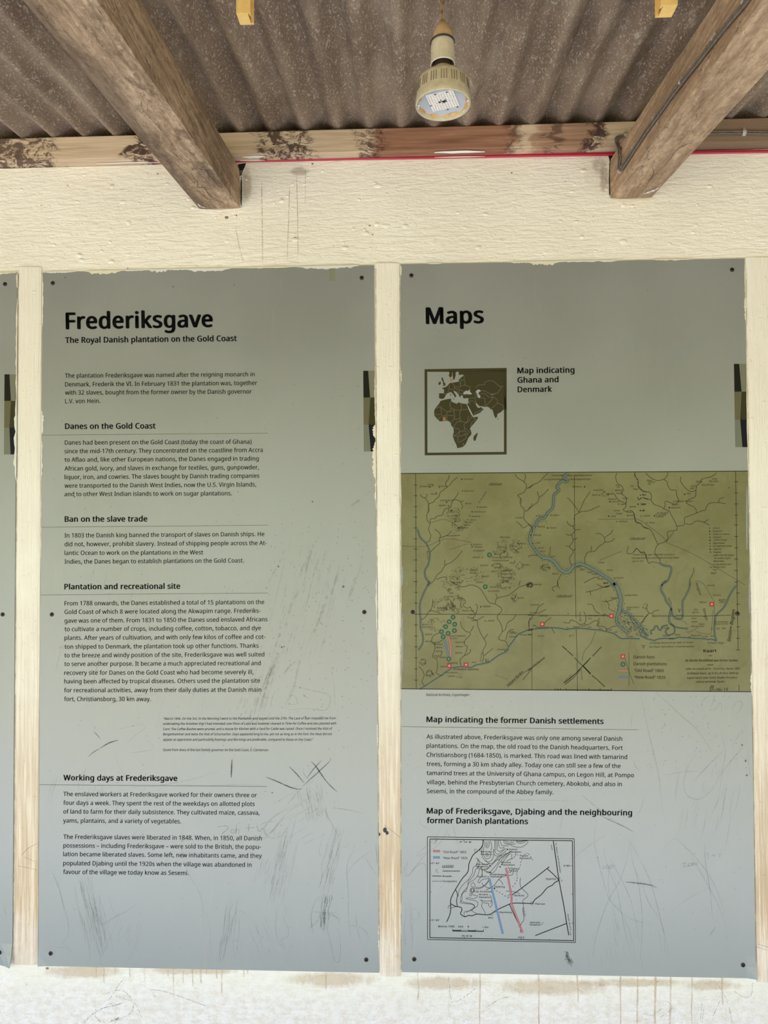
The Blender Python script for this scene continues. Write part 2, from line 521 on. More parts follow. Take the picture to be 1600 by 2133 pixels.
# minima index 0 at px 770; the two laps in view fall just past index -8 and 5
for i, k0 in enumerate(range(5 - 13 * 5 + 1, 5 + 13 * 4, 13)):
    roof_sheet(k0, 13, i)

# painted battens between the boards
def strip(n, l0, r0, l1, r1, ytop, ybot):
    """edges at the top and the bottom in photo px"""
    mb = MB(); T = 0.0032
    N = 24; V = []
    for j in range(N + 1):
        t = j / N; y = ytop + (ybot - ytop) * t
        wl_ = 0.5 * noise.noise(Vector((y * 0.02, n, 0))); wr = 0.5 * noise.noise(Vector((y * 0.02, n + 9, 0)))
        a = on_y(l0 + (l1-l0)*t + wl_, y, -T); b = on_y(r0 + (r1-r0)*t + wr, y, -T)
        m0 = a.lerp(b, 0.12); m1 = a.lerp(b, 0.88)
        V += [a + Vector((0, T, 0)), a + Vector((0, T*0.45, 0)), m0, m1, b + Vector((0, T*0.45, 0)), b + Vector((0, T, 0))]
    F = []
    for j in range(N):
        for i in range(5):
            a = j*6+i; F.append((a, a+6, a+7, a+1))
    F.append((0, 1, 2, 3, 4, 5)); F.append(tuple(reversed(range(N*6, N*6+6))))
    mb.add(V, F)
    o = mb.build('trim_%d' % n, M_STRIP, None, smooth=False)
    return o
tag(strip(1, 38.5, 86, 27.5, 78, 556, 2010), 'cream batten between the left cut-off board and the middle board', kind='structure')
tag(strip(2, 781.5, 832.5, 791.5, 835, 548, 2034), 'cream batten between the two whole boards, stained brown lower down', kind='structure')
tag(strip(3, 1553.5, 1640, 1577.5, 1660, 536, 2046), 'cream batten at the right side of the maps board', kind='structure')

# ------------------------------------------------------------------ plate on the wall head
def beam_mat():
    """spalted pale timber: wine dark fungus zones and a redder length in the middle"""
    m, nt, b = new_mat('spalted plate timber'); k = NT(nt)
    s = k.sep()
    g = k.noise((5, 90, 110), 6, 0.65, 0.4)
    pale = k.ramp(g, [(0.3, (0.38, 0.27, 0.17)), (0.55, (0.55, 0.42, 0.29)), (0.75, (0.66, 0.53, 0.39))])
    red = k.ramp(g, [(0.3, (0.17, 0.075, 0.045)), (0.55, (0.29, 0.145, 0.085)), (0.75, (0.40, 0.23, 0.15))])
    warp = k.noise((7, 7, 16), 4, 0.6, 1.0)
    xx = k.math('ADD', s[0], k.math('MULTIPLY', k.math('SUBTRACT', warp, 0.5), 0.16))
    def win(a, b_, soft=0.012):
        return k.math('MULTIPLY', k.val(xx, a - soft, a + soft), k.val(xx, b_ - soft, b_ + soft, 1, 0))
    X = lambda px: on_y(px, 290, -BEAM_P).x
    col = k.mix(win(X(790), X(1062)), pale, red)
    col = k.mix(k.math('MULTIPLY', win(X(1108), X(1232)), 0.75), col, red)
    col = k.mix(k.math('MULTIPLY', win(X(1430), X(1800)), 0.85), col, (0.16, 0.095, 0.058, 1))
    z = k.noise((7, 7, 26), 5, 0.65, 2.6, (2, 0, 0))
    dark = (0.035, 0.010, 0.010, 1)
    for a, b_, amt in ((-90, 110, 0.9), (262, 330, 1.0), (536, 652, 0.95), (752, 815, 0.9), (1050, 1080, 0.7), (1132, 1165, 0.7), (1222, 1262, 1.0)):
        w = win(X(a), X(b_), 0.010)
        ln = k.val(k.math('ABSOLUTE', k.math('SUBTRACT', z, 0.5)), 0.0, 0.035, 1, 0)
        bl = k.val(k.noise((16, 16, 30), 5, 0.75, 1.4, (a * 0.1, 0, 0)), 0.47, 0.54)
        mk = k.math('MAXIMUM', ln, k.math('MULTIPLY', bl, 0.92))
        col = k.mix(k.math('MULTIPLY', k.math('MULTIPLY', mk, w), amt), col, dark)
    k.lk(col, b.inputs['Base Color'])
    b.inputs['Roughness'].default_value = 0.7; b.inputs['Specular IOR Level'].default_value = 0.3
    k.lk(k.bump(g, 0.4, 0.002), b.inputs['Normal'])
    return m
mb = MB()
N = 60; V = []; F = []
for i in range(N + 1):
    x = -1.9 + 3.8 * i / N
    d = 0.0012 * noise.noise(Vector((x * 3, 0, 0))); e = 0.0012 * noise.noise(Vector((x * 3, 5, 0)))
    V += [(x, -0.0006, Z_PLATE_BOT + 0.0012), (x, -BEAM_P + d, Z_PLATE_BOT + 0.0012 + e), (x, -BEAM_P + d, Z_PLATE_TOP), (x, 0.10, Z_PLATE_TOP + 0.0002), (x, 0.10, Z_PLATE_BOT + 0.0012)]
for i in range(N):
    for j in range(5):
        a = i*5+j; a2 = i*5+(j+1) % 5; F.append((a, a2, a2+5, a+5))
F.append((4, 3, 2, 1, 0)); F.append(tuple(range(N*5, N*5+5)))
mb.add(V, F)
plate = mb.build('wall_plate', beam_mat(), None, bevel=0.0012)
tag(plate, 'horizontal spalted timber plate along the top of the wall under the corrugated roof', 'beam')
# slips of white paint on its underside
M_SPL = plain('white paint splash', (0.80, 0.76, 0.72, 1), 0.6)
for a, b_, y0, w in ((505, 552, 327.5, 5), (905, 1010, 318.0, 5), (410, 450, 334, 3), (200, 330, 341, 2)):
    mb = MB(); ribbon(mb, [(a + (b_-a)*t/6, y0 + (random.random()-.5)*1.2 - 0.02*(b_-a)*t/6) for t in range(7)], w, -0.012, taper=True,
           project=lambda px, py: CAM_P + ray(px, py) * ((Z_PLATE_BOT - 0.0004 - CAM_P.z) / ray(px, py).z))
    mb.build('paint_splash', M_SPL, plate)

# red plastic strip squeezed out between wall head and plate
def red_pts(y_off=0, a=-30, b_=1640, n=60, wob=1.0):
    out = []
    for i in range(n + 1):
        t = i / n; px = a + (b_ - a) * t
        py = 344.5 - 28.5 * (px / 1600.0) + wob * noise.noise(Vector((px * 0.006, y_off, 0))) + y_off
        out.append(on_y(px, py, -0.0032))
    return out
M_RED = plain('crimson plastic', (0.42, 0.012, 0.045, 1), 0.35)
v, f = tube(red_pts(0), 0.0027, 8); mb = MB(); mb.add(v, f)
v, f = tube(red_pts(-3.4), 0.0013, 6); mb.add(v, f)
red = mb.build('plastic_strip', M_RED, None, smooth=True)
tag(red, 'thin crimson plastic strip along the top edge of the cream wall', 'strip')
for a, b_ in ((75, 150), (500, 552), (905, 1010)):
    mb = MB(); ribbon(mb, [(a + (b_-a)*t/5, 344.5 - 28.5*((a + (b_-a)*t/5)/1600) + (1.0 if a < 400 else -0.5)) for t in range(6)], 2.2, -0.0062, taper=True)
    mb.build('paint_splash', plain('cream paint on strip', (0.80, 0.72, 0.66, 1), 0.6), red)

# ------------------------------------------------------------------ rafters
def rafter(c_bl, c_br, c_top, mat, label, seed):
    """lower corners and a top corner where it enters the wall, in photo px"""
    a = on_y(*c_bl, 0.0); b = on_y(*c_br, 0.0); t = on_y(*c_top, 0.0)
    z0 = (a.z + b.z) / 2; h = t.z - z0
    V = []; F = []; N = 40; M = 6
    ring = []
    for k in range(M): ring.append((k / M, 0.0))
    for k in range(M): ring.append((1.0, k / M))
    for k in range(M): ring.append((1 - k / M, 1.0))
    for k in range(M): ring.append((0.0, 1 - k / M))
    R = len(ring)
    y0, y1 = 0.10, ROOF_OUT + 0.1
    for i in range(N + 1):
        y = y0 + (y1 - y0) * i / N
        for (u, w) in ring:
            x = a.x + (b.x - a.x) * u; z = z0 + h * w + y * tan(ROOF_A)
            cx, cz = u - 0.5, w - 0.5
            d = 0.0016 * noise.noise(Vector((x * 14 + seed, y * 5, z * 14)))
            corner = max(0, abs(cx) + abs(cz) - 0.965) * 0.030
            x -= cx * corner * 2; z -= cz * corner * 2
            z = min(z + d * (0.3 if w == 1 else 1), z0 + h + y * tan(ROOF_A))
            V.append((x + d, y, z))
    for i in range(N):
        for k in range(R):
            k2 = (k + 1) % R
            F.append((i*R+k, (i+1)*R+k, (i+1)*R+k2, i*R+k2))
    F.append(tuple(range(R))); F.append(tuple(reversed(range(N*R, N*R+R))))
    o = mesh_obj('rafter', V, F, mat)
    tag(o, label, 'beam')
    return o, (a, b, t, z0, h)
raf_l, RL = rafter((415, 437), (500, 433), (500, 350), M_RAFT_L, 'left weathered roof rafter with dark mould streaks, its end let into the wall', 1.0)
raf_r, RR = rafter((1272, 412), (1358, 414), (1275, 331), M_RAFT_R, 'right tan roof rafter with grey cable clipped along its side', 8.0)

# ------------------------------------------------------------------ grime, and gap shade painted flat, round the rafter ends
M_GAP_SHADE = mat_blob('soft gap shade', (0.02, 0.013, 0.01, 1), 0.95, 90, (0.12, 0.30))
M_GRIME = mat_blob('brown wall grime', (0.30, 0.21, 0.14, 1), 0.35, 60, (0.10, 0.7))
M_HOLE_SHADE = plain('painted gap shade', (0.02, 0.013, 0.01, 1), 0.9, 0, 0.1)
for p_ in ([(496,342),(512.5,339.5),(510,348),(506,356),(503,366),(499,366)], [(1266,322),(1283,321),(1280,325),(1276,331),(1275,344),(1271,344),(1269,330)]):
    plane_mesh('gap_shade', [p_], -0.0010, M_HOLE_SHADE, wall)  # flat polygon painting the darkness inside the gap
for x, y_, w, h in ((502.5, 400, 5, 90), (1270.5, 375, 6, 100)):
    blob('shade_grime_patch', x, y_, w, h, -0.0010, M_GAP_SHADE, wall)  # shade of the narrow gap beside the rafter, painted as a strip
for x, y_, w, h in ((514, 385, 36, 110), (1250, 345, 50, 60), (1258, 375, 30, 90), (625, 357, 60, 30)):
    blob('shade_grime_patch', x, y_, w, h, -0.0007, M_GRIME, wall)

def on_rafter(R):
    a, b, t, z0, h = R
    def pr(px, py):
        # plane z = z0 + y*tan(A), a hair below the underside
        r = ray(px, py); tt = (z0 - 0.0022 + CAM_P.y * tan(ROOF_A) - CAM_P.z) / (r.z - r.y * tan(ROOF_A))
        return CAM_P + r * tt
    return pr
M_VEIN = mat_mark('dark rot line', (0.035, 0.018, 0.012, 1), 0.9, True, 130, (0.25, 0.5))
pl_, pr_ = on_rafter(RL), on_rafter(RR)
def vein(parent, pts, w, pr):
    mb = MB(); P = []
    q = catmull(pts, 3)
    q = [(x + 1.3 * noise.noise(Vector((i * .9, w, 0))), y_ + 1.3 * noise.noise(Vector((i * .9, w, 7)))) for i, (x, y_) in enumerate(q)]
    ribbon(mb, q, w, 0, 0, True, pr)
    # a second hair clear of the first decals
    mb.v = [tuple(Vector(v) + Vector((0, 0, -0.0005))) for v in mb.v]
    return mb.build('rot_line', M_VEIN, parent)
kk_ = lambda P: [(350 + x / 6.4, 200 + y / 6.4) for x, y in P]
vein(raf_l, kk_([(360,900),(430,970),(520,990),(540,1050),(620,1130),(660,1190),(740,1220)]), 2.4, pl_)
vein(raf_l, kk_([(300,1020),(350,1090),(400,1160),(390,1215),(490,1220),(540,1310),(640,1370),(740,1430)]), 2.6, pl_)
vein(raf_l, kk_([(20,720),(110,790),(200,880),(290,960)]), 1.6, pl_)
vein(raf_l, kk_([(280,700),(300,760),(380,800)]), 1.6, pl_)
k6_ = lambda P: [(1220 + x / 4.21, 180 + y / 4.21) for x, y in P]
vein(raf_r, k6_([(950,460),(920,495),(830,530),(800,560),(770,590),(740,640),(690,700)]), 2.0, pr_)
vein(raf_r, k6_([(580,700),(600,760),(560,820),(540,850)]), 3.0, pr_)

# ------------------------------------------------------------------ pendant lamp
BY = -CAM_D + 1.085
def bz(py, px=923): return on_y(px, py, BY).z
BC = on_y(923, 219, BY); bx = BC.x
kpx = (on_y(980, 219, BY).x - on_y(866, 219, BY).x) / 114.0    # metres per photo px there
M_BULB = worn('aged ivory plastic', (0.40, 0.345, 0.225, 1), (0.48, 0.42, 0.29, 1), 90, 0.45, 0.1)
M_HOLD = worn('yellowed holder plastic', (0.47, 0.42, 0.29, 1), (0.54, 0.48, 0.34, 1), 120, 0.4, 0.05)
M_TAN = worn('tan cap plastic', (0.46, 0.31, 0.15, 1), (0.52, 0.36, 0.19, 1), 60, 0.4, 0.05)
M_DARK = plain('dark brown metal', (0.03, 0.014, 0.010, 1), 0.55)
M_BLACK = plain('black rubber', (0.02, 0.02, 0.025, 1), 0.5)
M_LEDP = plain('grey reflector plate', (0.40, 0.42, 0.46, 1), 0.25, 0.0, 0.6)
M_LEDB = worn('white circuit board', (0.75, 0.72, 0.72, 1), (0.68, 0.66, 0.66, 1), 300, 0.4, 0.0)
M_GLUE = worn('burnt orange glue', (0.45, 0.22, 0.05, 1), (0.60, 0.36, 0.12, 1), 120, 0.4, 0.3)
M_CHIP = plain('white residue', (0.80, 0.78, 0.74, 1), 0.5)
M_SEED = plain('yellow diode', (0.55, 0.40, 0.14, 1), 0.4)

lamp = empty('pendant_lamp')
tag(lamp, 'bare round lamp with missing cover hanging by its cord from the corrugated roof', 'lamp')
def L(name, prof, mat, seg=56, cx=bx, smooth=True, parent=lamp):
    v, f = lathe([(r * kpx, bz(py)) for r, py in prof], cx, BY, seg)
    o = mesh_obj(name, v, f, mat, parent, smooth)
    return o
# housing: open cup, outside then inside
housing = L('housing', [(17, 142), (20.5, 144.5), (21.5, 148), (22, 151), (26, 154), (35, 158), (45, 163), (50.5, 168), (52.5, 174), (54, 186), (55.2, 198), (56, 204), (57, 210), (57.6, 219),
                 (56.8, 220.5), (54.5, 220.5), (53.5, 218.5), (52.5, 213), (51, 205), (18, 204), (0.5, 204)], M_BULB)
ribs = MB()
R1 = (53.2 * kpx, 55.4 * kpx); za, zb = bz(177), bz(197)
for i in range(64):
    if i % 8 in (2, 6) : continue
    a = 2 * pi * i / 64; da = 2 * pi / 64 * 0.16
    for s in (0,):
        P = []
        for (z, r) in ((za, 53.0 * kpx), (zb, 55.4 * kpx)):
            for d in (-da, da):
                for rr in (r, r + 0.0006):
                    P.append((bx + rr * cos(a + d), BY + rr * sin(a + d), z))
        ribs.add(P, [(1, 3, 7, 5), (0, 4, 6, 2), (0, 1, 5, 4), (2, 6, 7, 3), (0, 2, 3, 1), (4, 5, 7, 6)])
ribs.build('housing_groove', plain('dark groove line', (0.20, 0.15, 0.09, 1), 0.7), lamp)  # dark brown bars set round the housing
L('screw_base', [(18.5, 110), (18.5, 118), (17.6, 121), (18.6, 124), (17.6, 127), (18.6, 130), (17.6, 133), (18.6, 136), (17.6, 139), (18, 143)], M_DARK)
L('socket', [(21.8, 84), (23.2, 87), (24.2, 95), (24.6, 105), (24.8, 128), (25.2, 134), (25.2, 136), (24.0, 136.4), (23.0, 135), (22.8, 112), (10, 110), (0.5, 110)], M_HOLD)
L('socket_lip', [(24.9, 133.2), (25.7, 134.2), (25.7, 136), (24.9, 136.6), (24.0, 136.2)], plain('white lip', (0.62, 0.62, 0.62, 1), 0.4))
L('rubber_band', [(23.8, 86), (25.6, 87.2), (25.8, 89.5), (24.6, 91)], M_BLACK)
L('cord_cap', [(0.5, 45), (3.2, 45), (4.5, 46), (9, 50), (13.5, 56), (17, 63), (19.5, 71), (21.2, 79), (22.2, 87)], M_TAN)
L('reflector_plate', [(0.5, 209), (50, 209), (52.4, 211)], M_LEDP)
# glue ring with a ragged inner edge
seg = 90; V = []; F = []
for k in range(seg):
    a = 2 * pi * k / seg
    n = noise.noise(Vector((cos(a) * 2.5, sin(a) * 2.5, 1)))
    ri = 48.0 + 4.5 * n + (2.5 if sin(a) > 0 else -1.0)
    V.append((bx + ri * kpx * cos(a), BY + ri * kpx * sin(a), bz(210.2)))
    V.append((bx + 53.2 * kpx * cos(a), BY + 53.2 * kpx * sin(a), bz(215.5 + 2 * n)))
for k in range(seg):
    k2 = (k + 1) % seg; F.append((2*k, 2*k+1, 2*k2+1, 2*k2))
mesh_obj('glue_ring', V, F, M_GLUE, lamp, True)
mb = MB()
for k in range(46):
    a = random.uniform(-0.25, 0.25) + (random.choice([0, 0, pi, -0.9, -2.0, 0.5, -1.5]))
    r0 = random.uniform(50.5, 53.8) * kpx; s = random.uniform(1.2, 3.4) * kpx
    c = Vector((bx + r0 * cos(a), BY + r0 * sin(a), bz(216.3 + random.random() * 1.5)))
    mb.add([c + Vector((random.uniform(-s, s), random.uniform(-s, s), random.uniform(-s, s) * .3)) for _ in range(4)], [(0, 1, 2), (0, 2, 3), (0, 3, 1), (1, 3, 2)])
tag(mb.build('white_residue', M_CHIP, lamp), kind='stuff')
# led board, turned a little, with its diodes and a burnt centre
board = MB(); th = radians(-17); hs = 29.0 * kpx; zb_ = bz(211.0)
def rb(u, v, z=0.0):
    return (bx + (-0.5) * kpx + hs * (u * cos(th) - v * sin(th)), BY + hs * (u * sin(th) + v * cos(th)), zb_ + z)
board.add([rb(-1, -1), rb(1, -1), rb(1, 1), rb(-1, 1), rb(-1, -1, .0015), rb(1, -1, .0015), rb(1, 1, .0015), rb(-1, 1, .0015)],
          [(0, 3, 2, 1), (4, 5, 6, 7), (0, 1, 5, 4), (1, 2, 6, 5), (2, 3, 7, 6), (3, 0, 4, 7)])
bo = board.build('led_board', M_LEDB, lamp)
di = MB()
for i in range(10):
    for j in range(10):
        if abs(i - 4.5) < 1.4 and abs(j - 4.5) < 1.4: continue
        u, v = (i - 4.5) / 5.2, (j - 4.5) / 5.2; e = 0.028
        di.add([rb(u-e, v-e*1.5, -.0005), rb(u+e, v-e*1.5, -.0005), rb(u+e, v+e*1.5, -.0005), rb(u-e, v+e*1.5, -.0005),
                rb(u-e, v-e*1.5, .0), rb(u+e, v-e*1.5, .0), rb(u+e, v+e*1.5, .0), rb(u-e, v+e*1.5, .0)],
               [(0, 3, 2, 1), (0, 1, 5, 4), (1, 2, 6, 5), (2, 3, 7, 6), (3, 0, 4, 7)])
tag(di.build('diode', M_SEED, bo), kind='stuff')
bm_ = MB()
for k in range(60):
    if k < 22: a = random.uniform(0, 2*pi); r_ = random.uniform(0.02, 0.28); e = random.uniform(0.03, 0.08)
    else: a = random.uniform(0, 2*pi); r_ = random.uniform(0.25, 0.95); e = random.uniform(0.012, 0.032)
    u, v = r_ * cos(a) * 1.1, r_ * sin(a) * 0.9
    if abs(u) > .95 or abs(v) > .95: continue
    bm_.add([rb(u + e*random.uniform(.4, 1.4)*cos(q), v + e*random.uniform(.4, 1.4)*sin(q), -.0007) for q in [2*pi*z/7 for z in range(7)]], [tuple(reversed(range(7)))])
for (u, v) in ((-0.95, 0.2), (0.55, -0.98), (0.85, 0.98), (0.1, 1.05), (-0.3, -1.0)):
    bm_.add([rb(u-.09, v-.05, -.0006), rb(u+.09, v-.03, -.0006), rb(u+.08, v+.06, -.0006), rb(u-.07, v+.05, -.0006)], [(0, 3, 2, 1)])
bm_.build('scorch_mark', plain('scorch', (0.03, 0.028, 0.035, 1), 0.6), bo)
mb = MB()
for dx in (-1.9, 1.5):
    top = on_y(924, -260, BY); zt = roof_z(BY) + 0.002
    pts = [(bx + (dx + 0.8 * sin(q * 1.3 + dx)) * kpx * (1 if q > 0 else 1), BY, bz(48) + (zt - bz(48)) * q / 10) for q in range(11)]
    v, f = tube(pts, 0.00155, 8); mb.add(v, f)
mb.build('cord', worn('tan flex', (0.36, 0.24, 0.11, 1), (0.28, 0.18, 0.08, 1), 200, 0.5), lamp, smooth=True)

# ------------------------------------------------------------------ empty tube fitting up under the roof
FY = -CAM_D + 0.975
M_YEL = worn('ochre plastic', (0.66, 0.42, 0.13, 1), (0.72, 0.48, 0.17, 1), 70, 0.45, 0.1)
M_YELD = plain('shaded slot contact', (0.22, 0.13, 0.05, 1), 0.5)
fit = empty('tube_fitting')
tag(fit, 'tubeless light fitting under the roof, its two ochre end holders showing at the top edge', 'lamp')
ztop = roof_z(FY) - 0.002
mb = MB()
bxa = on_y(480, 2, FY).x; bxb = on_y(1420, 2, FY).x; zbody = on_y(480, -3, FY + 0.042).z
mb.box((bxa, FY + 0.002, zbody), (bxb, FY + 0.042, ztop - 0.003))
mb.build('batten_body', plain('faded pinkish enamel', (0.55, 0.36, 0.26, 1), 0.5), fit, bevel=0.003)
def holder(xl, xr, yb, inner):
    """a U shaped end holder, front face between photo x xl..xr, lower edge at photo y yb; inner = +1 opens right"""
    a = on_y(xl, yb, FY - 0.002); b = on_y(xr, yb, FY - 0.002)
    z0 = a.z; z1 = zbody - 0.0004
    y0, y1 = FY - 0.002, FY + 0.022
    mb = MB(); T = 0.0022
    xi = b.x if inner > 0 else a.x; xo = a.x if inner > 0 else b.x
    # shell: outer wall, front, back, bottom, inner wall with a slot
    def bx_(p, q): mb.box((min(p[0], q[0]), p[1], p[2]), (max(p[0], q[0]), q[1], q[2]))
    bx_((xo, y0, z0), (xo + inner * T, y1, z1))
    bx_((xo + inner * T, y0, z0), (xi, y0 + T, z1))
    bx_((xo + inner * T, y1 - T, z0), (xi, y1, z1))
    bx_((xo + inner * T, y0 + T, z0), (xi - inner * 0.004, y1 - T, z0 + T))
    bx_((xi - inner * 0.004, y0 + T, z0 + T * 3.2), (xi - inner * 0.0025, y1 - T, z1))
    bx_((xi - inner * 0.0025, y0 + T, z0), (xi - inner * 0.0005, y0 + T + 0.004, z0 + T * 1.2))
    o = mb.build('end_holder', M_YEL, fit)
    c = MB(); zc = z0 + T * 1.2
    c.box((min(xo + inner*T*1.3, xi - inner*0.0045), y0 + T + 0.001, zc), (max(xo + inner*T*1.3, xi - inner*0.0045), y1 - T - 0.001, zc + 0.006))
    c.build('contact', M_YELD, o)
    return o
holder(492, 521.5, 27, 1)
holder(1377, 1412, 11, -1)

# ------------------------------------------------------------------ cables
XR = RR[0].x                                            # left side face of the right rafter
M_CAB = worn('grey cable sheath', (0.115, 0.088, 0.068, 1), (0.17, 0.135, 0.11, 1), 150, 0.5)
M_CLIP = plain('grey cable clip', (0.42, 0.38, 0.34, 1), 0.5)
M_CLIPM = M_CLIP
def offs(pts, d):
    out = []
    for i, p in enumerate(pts):
        a = pts[max(i-1, 0)]; b = pts[min(i+1, len(pts)-1)]
        dx, dy = b[0]-a[0], b[1]-a[1]; l = math.hypot(dx, dy) or 1
        out.append((p[0] - dy/l*d, p[1] + dx/l*d))
    return out
cable = empty('electric_cable')
tag(cable, 'twin grey cable clipped along the side of the right rafter and on along the plate', 'cable')
side = [(1575, -30), (1555, 2), (1525, 38), (1491, 80), (1457, 124), (1422, 168), (1393, 207), (1365, 246), (1344, 275), (1323, 307), (1306, 333), (1292, 354)]
mb = MB()
for d in (-2.6, 1.8):
    P = [on_x(q[0], q[1], XR - 0.0042) for q in catmull(offs([(p[0] + 0.8*noise.noise(Vector((p[1]*.03, d, 0))), p[1]) for p in side], d), 3)]
    v, f = tube(P, 0.0023, 8); mb.add(v, f)
loop = [(1291, 354), (1292, 340), (1293, 325), (1292, 310), (1288, 300), (1287, 291), (1292, 286), (1300, 284)]
P = [on_x(q[0], q[1], XR - 0.0042) for q in catmull(loop[:4], 3)] + [on_y(q[0], q[1], -BEAM_P - 0.004) for q in catmull(loop[4:], 3)]
v, f = tube(P, 0.0022, 8); mb.add(v, f)
P = [on_x(q[0] - 4, q[1], XR - 0.0046) for q in catmull(loop[:4], 3)] + [on_y(q[0] - 5 + (4 if i > 8 else 0), q[1] - 2, -BEAM_P - 0.004) for i, q in enumerate(catmull(loop[4:], 3))]
v, f = tube(P, 0.0020, 8); mb.add(v, f)
for d in (-2.3, 2.0):
    beam_c = [(1300, 284 + d), (1380, 280 + d), (1480, 276.5 + d), (1550, 276 + d), (1600, 277 + d), (1680, 276 + d)]
    P = [on_y(q[0], q[1], -BEAM_P - 0.0038) for q in catmull(beam_c, 4)]
    v, f = tube(P, 0.0021, 8); mb.add(v, f)
mb.build('sheath', M_CAB, cable, smooth=True)
def clip(c, n1, along, name='clip', s=1.0):
    """small saddle: c centre, n1 outward, along cable direction"""
    n1 = n1.normalized(); t = along.normalized(); b = n1.cross(t).normalized()
    mb = MB(); w, l, h = 0.0062 * s, 0.0032 * s, 0.0066
    V = []
    for k in range(9):
        a = pi * k / 8
        for dl in (-l, l):
            V.append(c + b * (w * cos(a)) + n1 * (h * sin(a)) + t * dl)
    F = [(2*k, 2*k+2, 2*k+3, 2*k+1) for k in range(8)] + [tuple(range(0, 18, 2)), tuple(range(17, 0, -2))]
    mb.add(V, F)
    # nail head
    for k in range(8):
        pass
    v, f = tube([c + b * (w + 0.0012), c + b * (w + 0.0012) + n1 * 0.0028], 0.0016, 8); mb.add(v, f)
    return mb.build(name, M_CLIP, cable)
for px, py in ((1555, 3), (1491, 80), (1422, 170), (1366, 245), (1323, 307), (1293, 355)):
    c = on_x(px, py, XR - 0.0004); c2 = on_x(px + 20, py - 26, XR - 0.0004)
    clip(c, Vector((-1, 0, 0)), c2 - c, s=0.9)
for px, py in ((1302, 283), (1549, 276.5)):
    c = on_y(px, py, -BEAM_P - 0.0004)
    clip(c, Vector((0, -1, 0)), Vector((1, 0, 0)), s=1.2)

